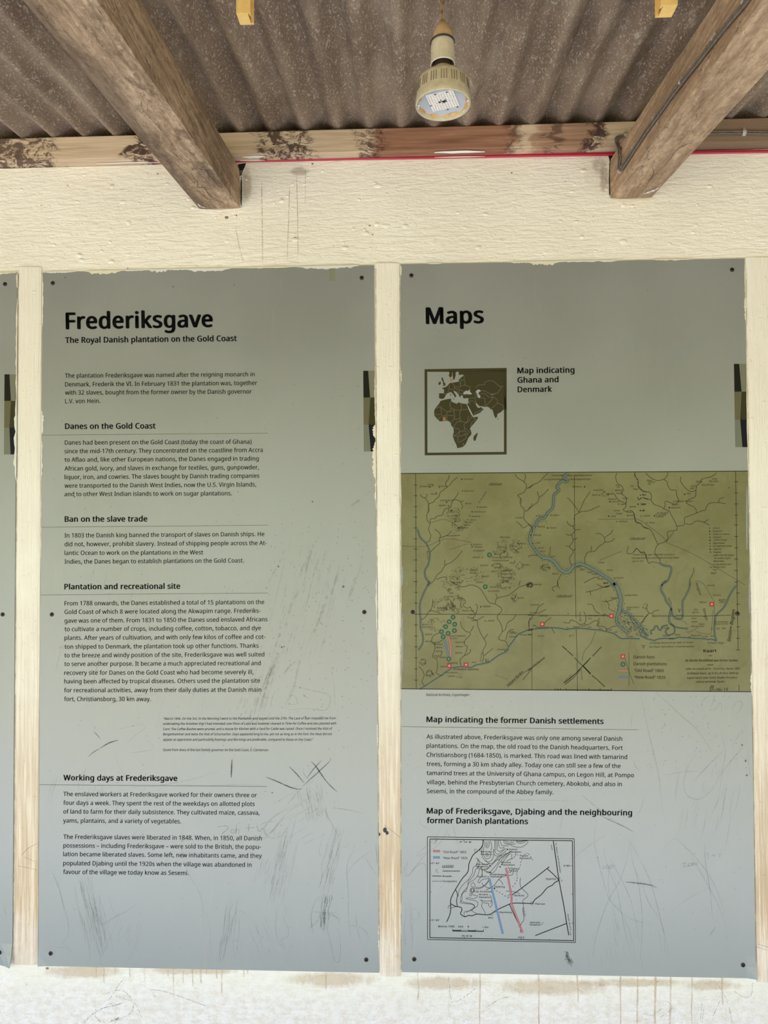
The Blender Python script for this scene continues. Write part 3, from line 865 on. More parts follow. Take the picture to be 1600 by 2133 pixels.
# ------------------------------------------------------------------ letter shapes (outlines of a humanist sans, cap height 573)
GLYPHS = {
'A':(512,['437,0 368,177 141,177 73,0 0,0 224,575 289,575 512,0', '282,415 274,438 263,473 255,500 247,468 238,438 230,415 165,241 346,241']),
'B':(521,['241,573 336,565 404,541 434,515 453,478 459,431 456,399 446,371 431,347 409,328 382,313 350,304 350,300 384,292 415,279 441,261 461,236 474,203 478,163 472,115 454,74 425,42 385,19 337,5 279,0 78,0 78,573', '256,329 318,335 357,352 377,382 384,423 376,463 351,490 308,506 245,511 150,511 150,329', '150,269 150,61 265,61 330,68 371,91 394,125 401,168 398,197 388,221 370,241 344,256 307,266 260,269']),
'C':(507,['323,517 280,513 241,502 206,482 178,456 155,423 139,383 129,337 125,286 131,220 147,164 175,117 213,83 262,62 322,55 394,62 460,78 460,15 393,-2 312,-8 232,1 166,28 115,72 78,131 56,203 49,287 53,349 67,406 89,456 120,499 159,534 206,559 261,575 324,581 367,578 409,572 448,561 482,547 453,486 394,508 360,515']),
'D':(585,['536,292 528,203 501,131 457,74 399,33 325,8 237,0 78,0 78,573 254,573 335,565 404,540 460,501 502,446 528,377', '460,289 454,359 435,415 404,457 361,487 308,505 244,511 150,511 150,62 228,62 299,68 357,87 402,119 434,164 454,220']),
'E':(446,['398,0 78,0 78,573 398,573 398,509 150,509 150,330 383,330 383,268 150,268 150,63 398,63']),
'F':(416,['150,0 78,0 78,573 398,573 398,509 150,509 150,306 383,306 383,243 150,243']),
'G':(584,['326,302 524,302 524,22 431,-1 323,-8 241,1 173,28 120,71 81,130 57,202 49,286 58,370 84,442 127,500 186,544 259,571 346,581 392,578 437,572 516,547 489,484 421,508 382,515 342,517 278,510 225,489 181,455 150,409 131,353 124,286 130,222 146,166 175,119 216,84 270,62 340,55 404,59 452,68 452,238 326,238']),
'H':(594,['516,0 443,0 443,267 150,267 150,0 78,0 78,573 150,573 150,330 443,330 443,573 516,573']),
'I':(272,['239,0 32,0 32,42 99,57 99,515 32,531 32,573 239,573 239,531 172,515 172,57 239,42']),
'J':(219,['-3,-152 -37,-150 -63,-142 -63,-81 -35,-87 -5,-89 33,-81 50,-70 63,-53 71,-29 74,3 74,573 146,573 146,9 141,-42 128,-82 105,-113 75,-135 39,-148']),
'K':(496,['496,0 411,0 209,273 150,222 150,0 78,0 78,573 150,573 150,290 199,345 249,399 403,573 488,573 261,323']),
'L':(420,['78,0 78,573 150,573 150,64 400,64 400,0']),
'M':(727,['330,0 142,502 139,502 142,461 144,407 144,347 144,0 78,0 78,573 184,573 361,103 364,103 544,573 650,573 650,0 578,0 578,352 579,408 581,460 584,501 581,501 390,0']),
'N':(609,['532,0 447,0 141,476 138,476 141,432 143,378 144,320 144,0 78,0 78,573 161,573 467,99 470,99 468,137 466,193 464,249 464,573 532,573']),
'O':(626,['577,287 573,224 561,166 540,116 510,73 473,38 428,13 375,-3 314,-8 251,-3 196,13 151,39 114,73 85,116 65,167 53,224 49,288 56,370 78,442 114,500 166,545 232,572 314,581 393,572 459,545 510,501 547,442 570,370', '125,287 130,220 145,163 171,117 207,83 255,62 314,55 373,62 420,83 456,117 481,163 496,220 501,287 490,384 456,457 421,491 373,511 314,518 255,511 207,490 171,457 145,411 130,354']),
'P':(485,['229,573 326,562 393,528 421,495 439,454 444,404 441,370 433,336 417,306 395,278 364,255 324,238 275,227 216,223 150,223 150,0 78,0 78,573', '223,511 150,511 150,285 208,285 258,288 298,296 330,311 352,334 365,363 370,401 361,449 334,484 289,504']),
'Q':(626,['577,287 573,221 559,160 535,108 503,64 461,30 411,6 548,-136 444,-136 334,-7 324,-8 314,-8 251,-3 196,13 151,39 114,73 85,116 65,167 53,224 49,288 56,370 78,442 114,500 166,545 232,572 314,581 393,572 459,545 510,501 547,442 570,370', '125,287 130,220 145,163 171,117 207,83 255,62 314,55 373,62 420,83 456,117 481,163 496,220 501,287 490,384 456,457 421,491 373,511 314,518 255,511 207,490 171,457 145,411 130,354']),
'R':(499,['236,573 301,568 353,555 393,532 422,500 439,460 444,410 440,368 427,334 408,306 385,285 330,257 487,0 403,0 264,237 150,237 150,0 78,0 78,573', '232,510 150,510 150,298 236,298 296,304 338,325 362,359 370,407 366,440 355,467 336,486 310,500 275,507']),
'S':(440,['403,153 396,106 378,66 348,35 307,11 257,-3 198,-8 137,-5 83,4 41,19 41,88 113,65 156,57 201,55 240,57 273,66 298,79 316,98 327,120 330,147 327,173 318,194 302,213 277,230 196,265 131,294 106,311 85,330 69,351 57,375 50,403 48,435 54,477 71,513 99,542 136,563 180,576 231,581 276,578 318,572 389,549 366,487 302,508 266,515 229,517 196,515 169,507 148,494 133,478 124,457 121,434 124,407 133,386 149,367 172,351 246,318 293,299 332,279 362,255 385,228 398,194']),
'T':(446,['259,0 187,0 187,509 8,509 8,573 437,573 437,509 259,509']),
'U':(586,['513,202 507,146 489,95 459,52 416,20 360,-1 290,-8 225,-2 171,18 128,50 97,93 78,144 72,204 72,573 144,573 144,201 154,139 182,93 228,64 294,55 342,59 379,73 407,96 427,126 438,161 442,202 442,573 513,573']),
'V':(481,['481,573 277,0 204,0 0,573 75,573 204,205 220,160 231,119 241,80 250,119 262,161 277,207 405,573']),
'W':(746,['735,573 583,0 510,0 399,375 389,410 380,443 373,471 370,488 367,471 361,443 352,409 342,373 234,0 161,0 10,573 85,573 174,223 183,186 190,151 196,118 201,87 206,119 213,154 222,191 232,227 333,573 407,573 512,225 523,187 532,151 538,117 544,87 550,129 560,175 572,224 660,573']),
'X':(470,['467,0 385,0 233,249 79,0 3,0 193,298 15,573 95,573 236,348 377,573 453,573 276,300']),
'Y':(454,['227,291 376,573 454,573 263,222 263,0 191,0 191,219 0,573 79,573']),
'Z':(459,['427,0 30,0 30,55 332,508 40,508 40,573 419,573 419,518 118,64 427,64']),
'a':(450,['231,437 299,428 347,403 376,358 385,293 385,0 334,0 320,61 317,61 279,22 258,9 234,-1 172,-8 136,-5 103,6 75,23 55,48 41,80 37,119 50,176 87,219 152,245 243,257 316,259 316,285 310,330 293,359 265,375 227,380 194,378 163,370 106,347 84,400 151,426 190,434', '252,208 184,200 141,182 118,155 110,119 115,87 132,66 157,53 188,49 238,56 279,79 306,117 315,172 315,210']),
'b':(493,['139,461 138,410 135,373 139,373 161,398 189,419 226,432 272,437 322,431 365,412 401,381 428,338 444,283 449,215 444,147 427,91 400,48 365,17 322,-2 272,-8 226,-3 189,10 161,31 139,55 133,55 119,0 68,0 68,609 139,609', '260,379 219,374 188,361 165,339 150,308 142,268 139,217 139,214 145,144 165,93 202,61 261,51 312,61 348,93 369,145 376,216 369,287 348,338 311,368']),
'c':(385,['241,-8 187,-2 139,15 99,45 69,87 50,143 44,213 51,284 71,342 102,385 142,415 191,432 245,438 309,431 358,415 337,356 292,370 244,376 204,371 172,358 148,335 131,303 120,263 117,213 120,166 131,126 148,94 172,71 202,58 240,53 302,60 351,78 351,15 304,-2']),
'd':(493,['221,-8 171,-2 128,17 92,48 65,91 49,146 44,214 49,282 66,338 93,381 128,413 171,432 221,438 253,436 280,429 323,407 354,374 359,374 356,405 354,438 354,609 425,609 425,0 368,0 358,58 354,58 323,24 279,1 252,-6', '232,51 290,60 328,88 348,135 355,200 355,213 349,284 329,336 291,369 231,379 181,368 146,334 124,281 117,213 124,144 146,93 181,61']),
'e':(452,['234,438 286,432 329,414 364,385 390,346 406,299 411,244 411,201 117,201 127,137 154,90 197,62 254,52 327,60 392,82 392,20 327,-1 251,-8 194,-2 143,17 101,48 70,91 51,146 44,212 50,277 68,333 96,378 134,411 181,431', '233,380 188,372 154,348 130,309 119,257 338,257 335,292 326,322 312,346 292,364 266,376']),
'f':(276,['266,375 158,375 158,0 87,0 87,375 12,375 12,408 87,432 87,457 92,507 104,547 124,577 152,597 186,609 227,613 274,609 310,599 292,544 262,552 228,556 197,550 175,532 162,502 158,458 158,430 266,430']),
'g':(493,['221,438 261,434 297,422 329,402 355,373 359,373 369,430 425,430 425,-7 420,-63 404,-109 378,-146 341,-172 293,-187 233,-192 147,-186 78,-165 78,-100 111,-114 149,-125 191,-132 237,-134 286,-126 324,-101 347,-63 355,-13 355,4 356,32 358,57 354,57 329,28 299,8 263,-4 221,-8 170,-2 126,18 91,51 56,121 44,214 56,306 91,377 126,411 169,431', '230,379 197,374 169,359 147,336 130,303 120,262 117,213 124,143 146,92 182,60 232,50 262,52 288,58 309,69 326,85 340,105 349,131 356,197 356,214 353,267 343,309 326,340 302,362 270,374']),
'h':(496,['139,431 138,399 135,370 140,370 155,391 174,407 221,429 273,437 321,433 360,421 391,400 413,370 426,330 431,280 431,0 361,0 361,275 355,321 338,353 308,372 265,379 222,374 189,360 166,338 150,308 142,269 139,222 139,0 68,0 68,609 139,609']),
'i':(207,['139,430 139,0 68,0 68,430', '104,591 119,588 133,580 142,566 145,546 142,526 133,512 119,504 104,501 88,504 75,512 66,526 63,546 66,566 75,580 88,588']),
'j':(207,['18,-192 -18,-190 -44,-183 -44,-126 -19,-132 9,-134 32,-130 51,-120 64,-100 68,-67 68,430 139,430 139,-64 136,-101 126,-133 110,-159 87,-177 56,-189', '63,546 66,566 75,580 88,588 104,591 119,588 133,580 142,566 145,546 142,526 133,512 119,504 104,501 88,504 75,512 66,526']),
'k':(428,['138,291 137,257 135,221 138,221 152,240 172,264 189,285 326,430 409,430 235,246 421,0 336,0 187,200 138,158 138,0 68,0 68,609 138,609']),
'l':(207,['139,0 68,0 68,609 139,609']),
'm':(750,['540,438 603,429 649,401 676,352 685,280 685,0 615,0 615,277 610,321 594,353 567,372 528,379 474,369 438,342 418,298 411,237 411,0 342,0 342,277 339,308 332,333 320,353 303,367 281,376 253,379 215,374 185,360 164,338 150,308 141,269 139,223 139,0 68,0 68,430 125,430 136,371 140,371 155,392 173,409 217,431 266,438 312,433 349,420 378,398 398,366 402,366 427,398 461,420 499,433']),
'n':(496,['275,438 343,429 391,401 421,352 431,280 431,0 361,0 361,275 355,321 338,353 308,372 265,379 204,368 166,338 146,289 139,223 139,0 68,0 68,430 125,430 136,371 140,371 156,392 175,409 222,431']),
'o':(485,['442,216 438,165 428,121 411,82 388,51 359,25 324,7 285,-4 241,-8 200,-4 163,7 129,25 100,51 77,82 59,121 48,165 44,216 50,282 68,336 97,380 137,412 186,431 244,438 299,431 347,412 387,380 417,336 436,282', '117,216 120,169 130,128 147,95 172,71 203,56 243,51 282,56 314,71 339,95 356,128 366,169 369,216 365,263 355,303 338,335 314,359 282,374 242,379 185,368 147,335 124,284']),
'p':(493,['273,438 322,432 365,413 401,383 428,339 444,284 449,216 444,148 427,93 401,49 365,17 322,-2 272,-8 241,-6 213,1 170,24 139,55 134,55 137,20 139,-16 139,-192 68,-192 68,430 126,430 136,371 139,371 170,405 189,419 213,429 240,436', '260,379 221,374 190,362 167,342 152,313 142,275 139,229 139,216 142,167 150,126 165,93 188,70 220,55 261,51 297,56 326,72 348,98 364,131 373,171 376,217 369,283 348,334 311,367']),
'q':(493,['354,-9 355,25 358,58 354,58 332,32 303,11 266,-3 219,-8 170,-2 128,17 93,48 66,91 49,146 44,214 50,282 67,338 93,381 129,413 172,432 221,438 267,433 304,419 333,397 355,371 358,371 369,430 425,430 425,-192 354,-192', '233,51 272,55 304,67 327,87 342,116 352,153 355,199 355,213 348,285 328,337 290,369 231,379 181,368 145,334 124,281 117,213 124,145 146,93 182,61']),
'r':(331,['269,438 295,437 319,433 310,368 287,372 264,374 240,371 217,363 195,351 176,334 161,313 149,289 141,261 139,229 139,0 68,0 68,430 126,430 134,351 137,351 170,395 191,413 214,426 240,435']),
's':(384,['348,119 343,80 327,49 302,24 268,6 226,-4 176,-8 99,-1 42,19 42,83 104,60 141,52 178,49 224,53 256,66 274,86 280,112 278,128 271,141 239,167 174,196 103,228 76,245 57,266 45,292 41,324 52,372 85,408 137,430 202,438 275,430 339,409 315,353 258,372 197,380 159,377 131,366 114,350 108,328 111,312 119,298 154,274 219,246 289,215 314,197 333,176 344,150']),
't':(289,['212,50 245,53 272,59 272,5 240,-4 200,-8 167,-5 138,4 112,20 91,44 78,79 74,125 74,375 13,375 13,409 75,437 103,528 144,528 144,430 269,430 269,375 144,375 144,127 149,93 163,69 185,54']),
'u':(496,['427,430 427,0 370,0 359,57 356,57 340,36 321,20 273,-1 220,-8 173,-4 134,8 103,29 81,59 68,99 63,148 63,430 135,430 135,153 141,108 158,76 188,57 230,51 273,55 306,69 330,91 345,121 354,160 357,206 357,430']),
'v':(407,['163,0 0,430 75,430 167,176 180,137 193,96 201,63 204,63 214,96 227,138 241,176 332,430 407,430 244,0']),
'w':(630,['346,243 336,276 328,308 321,335 316,357 313,357 308,335 302,307 294,275 284,242 207,1 127,1 9,431 82,431 141,201 153,154 163,109 169,73 172,73 178,97 185,128 193,160 201,188 277,431 354,431 428,188 440,149 451,109 457,74 460,74 466,108 477,153 489,201 549,431 621,431 502,1 419,1']),
'x':(424,['170,220 22,430 102,430 213,268 322,430 402,430 253,220 410,0 330,0 213,172 94,0 14,0']),
'y':(409,['1,430 76,430 169,185 184,144 196,105 205,68 209,68 224,121 245,186 333,430 409,430 224,-59 207,-97 188,-130 165,-156 138,-176 106,-188 67,-192 34,-190 9,-186 9,-130 30,-133 56,-135 79,-132 99,-126 116,-114 130,-99 152,-59 174,-2']),
'z':(377,['346,0 31,0 31,47 262,375 45,375 45,430 340,430 340,377 112,55 346,55']),
'0':(459,['419,287 417,221 409,163 395,112 376,70 349,37 316,12 276,-3 229,-8 170,1 122,27 86,70 60,129 44,201 39,287 44,373 58,446 83,504 119,547 167,573 229,581 287,573 335,547 372,504 399,446 414,373', '110,287 113,215 121,156 137,111 159,78 190,59 229,52 268,59 298,78 320,110 336,156 345,215 348,287 345,359 336,417 320,463 298,495 268,515 229,521 190,515 159,495 137,463 121,417 113,359']),
'1':(459,['285,0 216,0 216,400 216,439 217,470 219,499 196,477 169,455 108,405 71,452 226,573 285,573']),
'2':(459,['417,0 38,0 38,59 188,210 261,287 287,320 306,353 318,387 322,424 315,466 294,496 261,514 221,520 181,517 147,506 83,466 45,513 94,548 153,572 186,578 221,581 270,576 313,562 347,540 372,510 388,472 394,428 389,385 375,344 353,305 324,267 247,185 128,67 128,64 417,64']),
'3':(459,['395,439 392,403 381,372 363,347 340,326 310,311 277,302 277,298 337,283 379,255 405,214 413,163 407,116 390,74 360,40 318,14 263,-3 193,-8 110,-1 72,8 36,23 36,89 74,73 114,61 155,54 194,51 260,59 305,81 331,117 339,164 335,197 320,223 297,242 265,255 226,263 179,265 123,265 123,326 180,326 223,329 259,339 286,356 307,377 319,404 323,434 316,471 295,498 262,516 219,521 164,515 117,498 75,473 39,521 73,544 115,563 163,576 218,581 296,571 352,540 384,495']),
'4':(459,['443,130 359,130 359,0 291,0 291,130 17,130 17,190 286,576 359,576 359,193 443,193', '291,374 291,412 293,444 294,474 295,500 292,500 276,468 257,438 86,193 291,193']),
'5':(459,['221,351 275,346 322,331 361,307 389,274 407,232 413,183 407,128 387,81 356,43 314,15 261,-2 199,-8 116,0 80,10 51,23 51,90 82,74 121,62 161,55 200,52 239,55 274,65 302,82 323,106 336,137 341,176 332,225 306,262 262,284 197,292 146,288 99,280 64,302 86,573 373,573 373,508 146,508 132,342 169,348']),
'6':(459,['44,245 51,342 60,389 75,433 95,474 121,510 155,539 196,562 246,576 306,581 344,579 377,573 377,513 344,520 308,523 257,518 216,504 183,483 158,454 139,419 127,380 115,291 119,291 150,326 170,339 194,350 223,356 255,358 302,353 342,338 375,313 400,279 416,236 421,184 415,129 399,82 372,44 336,15 291,-2 239,-8 199,-4 163,7 130,26 101,54 77,89 59,133 48,185', '238,51 284,59 320,84 343,125 351,184 344,233 324,271 289,295 241,303 205,299 175,287 150,270 131,248 119,223 115,198 123,146 146,99 164,79 185,64 210,55']),
'7':(459,['109,0 344,508 35,508 35,573 419,573 419,518 187,0']),
'8':(459,['229,581 276,577 318,565 352,546 378,519 395,485 400,443 396,411 385,383 368,359 346,338 291,303 355,265 381,242 401,216 414,185 419,148 413,104 395,65 367,34 330,11 284,-3 231,-8 174,-3 126,10 89,33 61,63 45,101 39,146 43,183 56,214 75,241 99,264 158,299 107,336 87,358 71,383 61,411 58,444 63,485 80,518 107,545 141,565 182,577', '108,145 116,107 138,76 176,55 229,48 281,55 319,76 342,108 350,148 346,174 335,197 317,217 293,235 229,265 217,270 157,237 136,219 121,197 111,173', '228,524 188,518 155,502 134,476 127,441 130,414 141,391 157,373 179,357 232,330 282,357 302,373 317,392 327,414 330,441 323,476 302,502 270,518']),
'9':(459,['417,328 410,231 401,183 387,139 366,99 340,63 306,33 265,11 214,-3 154,-8 117,-6 82,0 82,60 115,53 152,50 204,54 245,68 278,90 303,118 322,153 334,192 346,281 341,281 310,247 290,233 266,223 237,216 204,214 158,219 118,235 85,260 61,294 45,336 40,387 46,443 63,491 90,529 127,557 171,575 223,581 262,577 299,565 332,545 361,518 384,483 402,439 413,388', '223,521 178,513 142,488 118,447 110,388 117,339 137,301 171,277 220,269 256,273 286,285 311,303 330,325 342,349 346,374 338,426 315,474 298,493 277,508 252,518']),
'.':(215,['58,43 61,69 72,85 88,94 107,97 126,94 142,85 153,69 157,43 153,18 142,2 126,-8 107,-11 88,-8 72,2 61,18']),
',':(215,['154,84 136,23 111,-42 85,-103 33,-103 49,-38 63,31 73,93 148,93']),
'-':(258,['32,184 32,246 226,246 226,184']),
'–':(401,['32,184 32,246 369,246 369,184']),
'(':(241,['32,220 35,285 45,348 60,409 83,468 113,522 150,573 217,573 167,493 132,407 111,315 103,221 107,159 116,98 132,38 154,-20 182,-75 216,-127 150,-127 113,-77 83,-24 60,34 45,94 35,156']),
')':(241,['209,220 205,156 196,94 180,34 158,-24 128,-77 91,-127 25,-127 59,-75 87,-20 108,38 124,98 134,159 137,221 134,283 124,346 108,406 87,465 59,521 24,573 91,573 128,522 158,468 180,409 196,348 205,285']),
'“':(288,['278,573 263,507 249,438 238,376 162,376 156,385 175,445 200,511 226,573', '130,573 115,507 100,438 90,376 14,376 10,385 28,445 53,511 79,573']),
'”':(288,['278,564 260,503 235,437 209,376 156,376 172,441 186,510 197,573 273,573', '130,564 111,503 87,437 61,376 10,376 21,424 32,476 41,527 49,573 124,573']),
'"':(327,['128,573 112,366 68,366 52,573', '275,573 259,366 215,366 199,573']),
"'":(180,['128,573 112,366 68,366 52,573']),
':':(215,['58,43 61,69 72,85 88,94 107,97 126,94 142,85 153,69 157,43 153,18 142,2 126,-8 107,-11 88,-8 72,2 61,18', '58,387 61,412 72,429 88,438 107,441 126,438 142,429 153,412 157,387 153,362 142,345 126,335 107,332 88,335 72,345 61,362']),
';':(215,['147,84 128,23 104,-42 78,-103 25,-103 36,-55 48,-4 58,47 66,93 141,93', '56,387 60,412 71,429 86,438 105,441 124,438 141,429 152,412 156,387 152,362 141,345 124,335 105,332 86,335 71,345 60,362']),
'°':(343,['172,334 136,338 105,350 79,369 60,393 48,423 44,457 48,492 60,522 79,546 104,565 135,577 172,581 207,577 238,565 264,546 283,522 295,492 299,457 295,423 283,393 264,369 238,350 207,338', '172,382 206,387 229,403 242,427 247,457 242,489 228,513 205,529 172,534 138,529 115,513 101,489 96,457 101,427 115,403 138,387']),
' ':(209,[]),
'=':(572,['40,180 532,180 532,243 40,243','40,330 532,330 532,393 40,393']),
}
_G = {}
for ch, (adv, polys) in GLYPHS.items():
    L_ = [[tuple(float(q) for q in p.split(',')) for p in s.split(' ')] for s in polys]
    tris = []; pts = [p for l in L_ for p in l]
    if L_:
        # outlines nest at most one deep: holes go with the outline that holds them
        def area(l): return sum(l[i-1][0]*l[i][1] - l[i][0]*l[i-1][1] for i in range(len(l))) / 2
        def inside(p, l):
            c = False
            for i in range(len(l)):
                (x1, y1), (x2, y2) = l[i-1], l[i]
                if (y1 > p[1]) != (y2 > p[1]) and p[0] < (x2-x1)*(p[1]-y1)/(y2-y1)+x1: c = not c
            return c
        base = []; s_ = 0
        for l in L_: base.append(s_); s_ += len(l)
        outer = [i for i, l in enumerate(L_) if not any(j != i and inside(l[0], L_[j]) for j in range(len(L_)))]
        for i in outer:
            grp = [i] + [j for j in range(len(L_)) if j not in outer and inside(L_[j][0], L_[i])]
            idx = [base[j] + q for j in grp for q in range(len(L_[j]))]
            for t in tessellate_polygon([[Vector((x, y, 0)) for x, y in L_[j]] for j in grp]):
                a, b, c = (pts[idx[q]] for q in t)
                cr = (b[0]-a[0])*(c[1]-a[1]) - (b[1]-a[1])*(c[0]-a[0])
                if abs(cr) < 1e-6: continue
                tris.append(tuple(idx[q] for q in t) if cr > 0 else tuple(idx[q] for q in (t[0], t[2], t[1])))
    _G[ch] = (adv, pts, tris)

def natural(text, track=0):   # track: extra letter spacing
    x = 0; lo = None; hi = 0
    for ch in text:
        adv, pts, tr = _G[ch]
        if pts:
            a = min(p[0] for p in pts) + x; b = max(p[0] for p in pts) + x
            lo = a if lo is None else min(lo, a); hi = max(hi, b)
        x += adv + track
    return lo, hi
def text_line(mb, text, x0, y0, x1, y1, cap, bold=0, ital=0.0, y=-0.0033, track=0):
    """fit a line of lettering between two ends of its baseline, photo px"""
    lo, hi = natural(text, track + bold * 0.8)
    ln = math.hypot(x1-x0, y1-y0); s = ln / (hi - lo); sv = cap / 573.0
    ux, uy = (x1-x0)/ln, (y1-y0)/ln; vx, vy = uy, -ux       # up
    offs_ = [(0, 0)] if not bold else [(-bold, 0), (bold, 0), (0, -bold*.5), (0, bold*.5), (-bold*.8, bold*.35), (bold*.8, -bold*.35)]
    x = -lo
    for ch in text:
        adv, pts, tr = _G[ch]
        if pts:
            for (ox, oy) in offs_:
                V = []
                for (gx, gy) in pts:
                    a = (x + gx + ox + ital * gy) * s; b = (gy + oy) * sv
                    V.append(on_y(x0 + ux*a + vx*b, y0 + uy*a + vy*b, y))
                mb.add(V, tr)
        x += adv + track + bold * 0.8
def block(name, parent, lines, cap, mat, bold=0, ital=0.0, y=-0.0033, track=0):
    mb = MB()
    for (t, a, b, c, d) in lines: text_line(mb, t, a, b, c, d, cap, bold, ital, y, track)
    return mb.build(name, mat, parent)

# ================================================================= INFORMATION BOARDS
YP = -0.0030          # board face
def board(tl, tr, br, bl, corners, label, nx=36, ny=64):
    root = empty('information_board')
    tag(root, label, 'sign', None)
    V = []; F = []
    T = 0.0024
    for lay in (0, 1):
        for j in range(ny + 1):
            v = j / ny
            for i in range(nx + 1):
                u = i / nx
                px = (tl[0]*(1-u)+tr[0]*u)*(1-v) + (bl[0]*(1-u)+br[0]*u)*v
                py = (tl[1]*(1-u)+tr[1]*u)*(1-v) + (bl[1]*(1-u)+br[1]*u)*v
                p = on_y(px, py, YP)
                for (cu, cv, amt, rad) in corners:
                    d = math.hypot((u-cu)*2.1*0.5*2, (v-cv)*2.1) / rad
                    if d < 1: p = p + Vector((0, -amt * (1-d)**1.5, 0))
                if lay: p = p + Vector((0, T, 0))
                V.append(p)
    W = nx+1; B = (ny+1)*W
    for j in range(ny):
        for i in range(nx):
            a = j*W+i; F.append((a, a+W, a+W+1, a+1)); F.append((B+a, B+a+1, B+a+W+1, B+a+W))
    for j in range(ny):
        a = j*W; F.append((a, B+a, B+a+W, a+W)); a += nx; F.append((a, a+W, B+a+W, B+a))
    for i in range(nx):
        a = i; F.append((a, a+1, B+a+1, B+a)); a = ny*W+i; F.append((a, B+a, B+a+1, a+1))
    o = mesh_obj('panel_sheet', V, F, M_PANEL, root, smooth=False)
    return root
b_mid = board((88.5, 567.5), (779, 552.5), (789.5, 2026.5), (79.5, 2012), [(0, 1, 0.0025, 0.05)], 'grey information board headed Frederiksgave, in the middle of the wall')
b_map = board((834.5, 550.5), (1551, 538.5), (1576, 2038), (837, 2025), [(1, 1, 0.005, 0.06)], 'grey information board headed Maps with three maps printed on it')
b_cut = board((-720, 580), (35.5, 567.5), (25.5, 2011), (-730, 1996), [(1, 1, 0.012, 0.07)], 'grey information board cut off by the left edge of the photo', nx=60)

def screws(parent, pts):
    for x, y_ in pts:
        c = on_y(x, y_, YP); r = 0.0048
        prof = [(0.0, 0.0021), (0.25*r, 0.00195), (0.55*r, 0.0017), (0.8*r, 0.0013), (r, 0.0006), (r, 0.0)]
        V = []; F = []; n = 16
        for rr, h in prof:
            for k in range(n): V.append((c.x + rr*cos(2*pi*k/n), c.y - h, c.z + rr*sin(2*pi*k/n)))
        for i in range(len(prof)-1):
            for k in range(n):
                k2 = (k+1) % n; F.append((i*n+k, (i+1)*n+k, (i+1)*n+k2, i*n+k2))
        s = mesh_obj('screw', V, F, M_SCREW, parent, True)
        mb = MB()
        for a in (0.4, 0.4 + pi/2):
            dx, dz = cos(a)*r*.5, sin(a)*r*.5; ex, ez = -sin(a)*.0006, cos(a)*.0006
            mb.add([(c.x-dx-ex, c.y-.00235, c.z-dz-ez), (c.x+dx-ex, c.y-.00235, c.z+dz-ez), (c.x+dx+ex, c.y-.00235, c.z+dz+ez), (c.x-dx+ex, c.y-.00235, c.z-dz+ez)], [(0, 1, 2, 3)])
        mb.build('slot', M_INK, s)
screws(b_mid, [(110, 590), (753.5, 579), (108, 1280), (759, 1275), (105.5, 1986), (763, 1999)])
screws(b_map, [(857, 574), (1525, 562), (860, 1275), (1536, 1278), (863, 1998), (1548, 2010)])
screws(b_cut, [(10.5, 592), (5.5, 1280), (-0.5, 1984), (-695, 600), (-700, 1290)])

# ------------------------------------------------------------------ lettering of the middle board
block('title', b_mid, [('Frederiksgave', 138.7, 685.3, 441.9, 680.6, )], 33.4, M_INK, 33)
block('subtitle', b_mid, [('The Royal Danish plantation on the Gold Coast', 136.3, 714.4, 493, 710.3)], 11.6, M_INK, 30)
block('paragraph', b_mid, [
 ('The plantation Frederiksgave was named after the reigning monarch in', 135.6, 786.9, 530.3, 783.8),
 ('Denmark, Frederik the VI. In February 1831 the plantation was, together', 135.6, 805, 535.6, 801.9),
 ('with 32 slaves, bought from the former owner by the Danish governor', 135.6, 822.2, 524.4, 819.7),
 ('L.V. von Hein.', 135.6, 840, 208.8, 839.4)], 8.9, M_INK2, 10)
def heading(p, t, x0, y0, x1, y1): return block('heading', p, [(t, x0, y0, x1, y1)], 11.3, M_INK, 30)
def rule(p, x0, y0, x1, y1):
    mb = MB(); ribbon(mb, [(x0, y0), (x1, y1)], 1.1, -0.0033, 0); return mb.build('rule_line', M_RULE, p)
def para(p, L_): return block('paragraph', p, L_, 8.9, M_INK2, 10)
heading(b_mid, 'Danes on the Gold Coast', 135.9, 893.5, 323.7, 892.5)
rule(b_mid, 88, 906.5, 558.4, 902.2)
para(b_mid, [
 ('Danes had been present on the Gold Coast (today the coast of Ghana)', 135.2, 926.3, 524, 924.3),
 ('since the mid-17th century. They concentrated on the coastline from Accra', 134.6, 944.2, 547.3, 941.6),
 ('to Aflao and, like other European nations, the Danes engaged in trading', 134.6, 962, 538.9, 959.5),
 ('African gold, ivory, and slaves in exchange for textiles, guns, gunpowder,', 134.6, 980.2, 538.9, 977.6),
 ('liquor, iron, and cowries. The slaves bought by Danish trading companies', 134.6, 998.1, 540.2, 995.2),
 ('were transported to the Danish West Indies, now the U.S. Virgin Islands,', 134.6, 1016, 533.7, 1013.4),
 ('and to other West Indian islands to work on sugar plantations.', 134.6, 1033.5, 483, 1031.9)])
heading(b_mid, 'Ban on the slave trade', 135.2, 1086.8, 306.5, 1086.2)
rule(b_mid, 86, 1098.2, 558.4, 1094)
para(b_mid, [
 ('In 1803 the Danish king banned the transport of slaves on Danish ships. He', 134.6, 1119.7, 550.6, 1116.7),
 ('did not, however, prohibit slavery. Instead of shipping people across the At-', 134.6, 1137.9, 555.5, 1135.3),
 ('lantic Ocean to work on the plantations in the West', 134.6, 1156.1, 423.2, 1154.8),
 ('Indies, the Danes began to establish plantations on the Gold Coast.', 134.6, 1174.3, 508, 1171.7)])
heading(b_mid, 'Plantation and recreational site', 134.6, 1227.7, 375, 1226.4)
rule(b_mid, 85, 1239.4, 559, 1235.2)
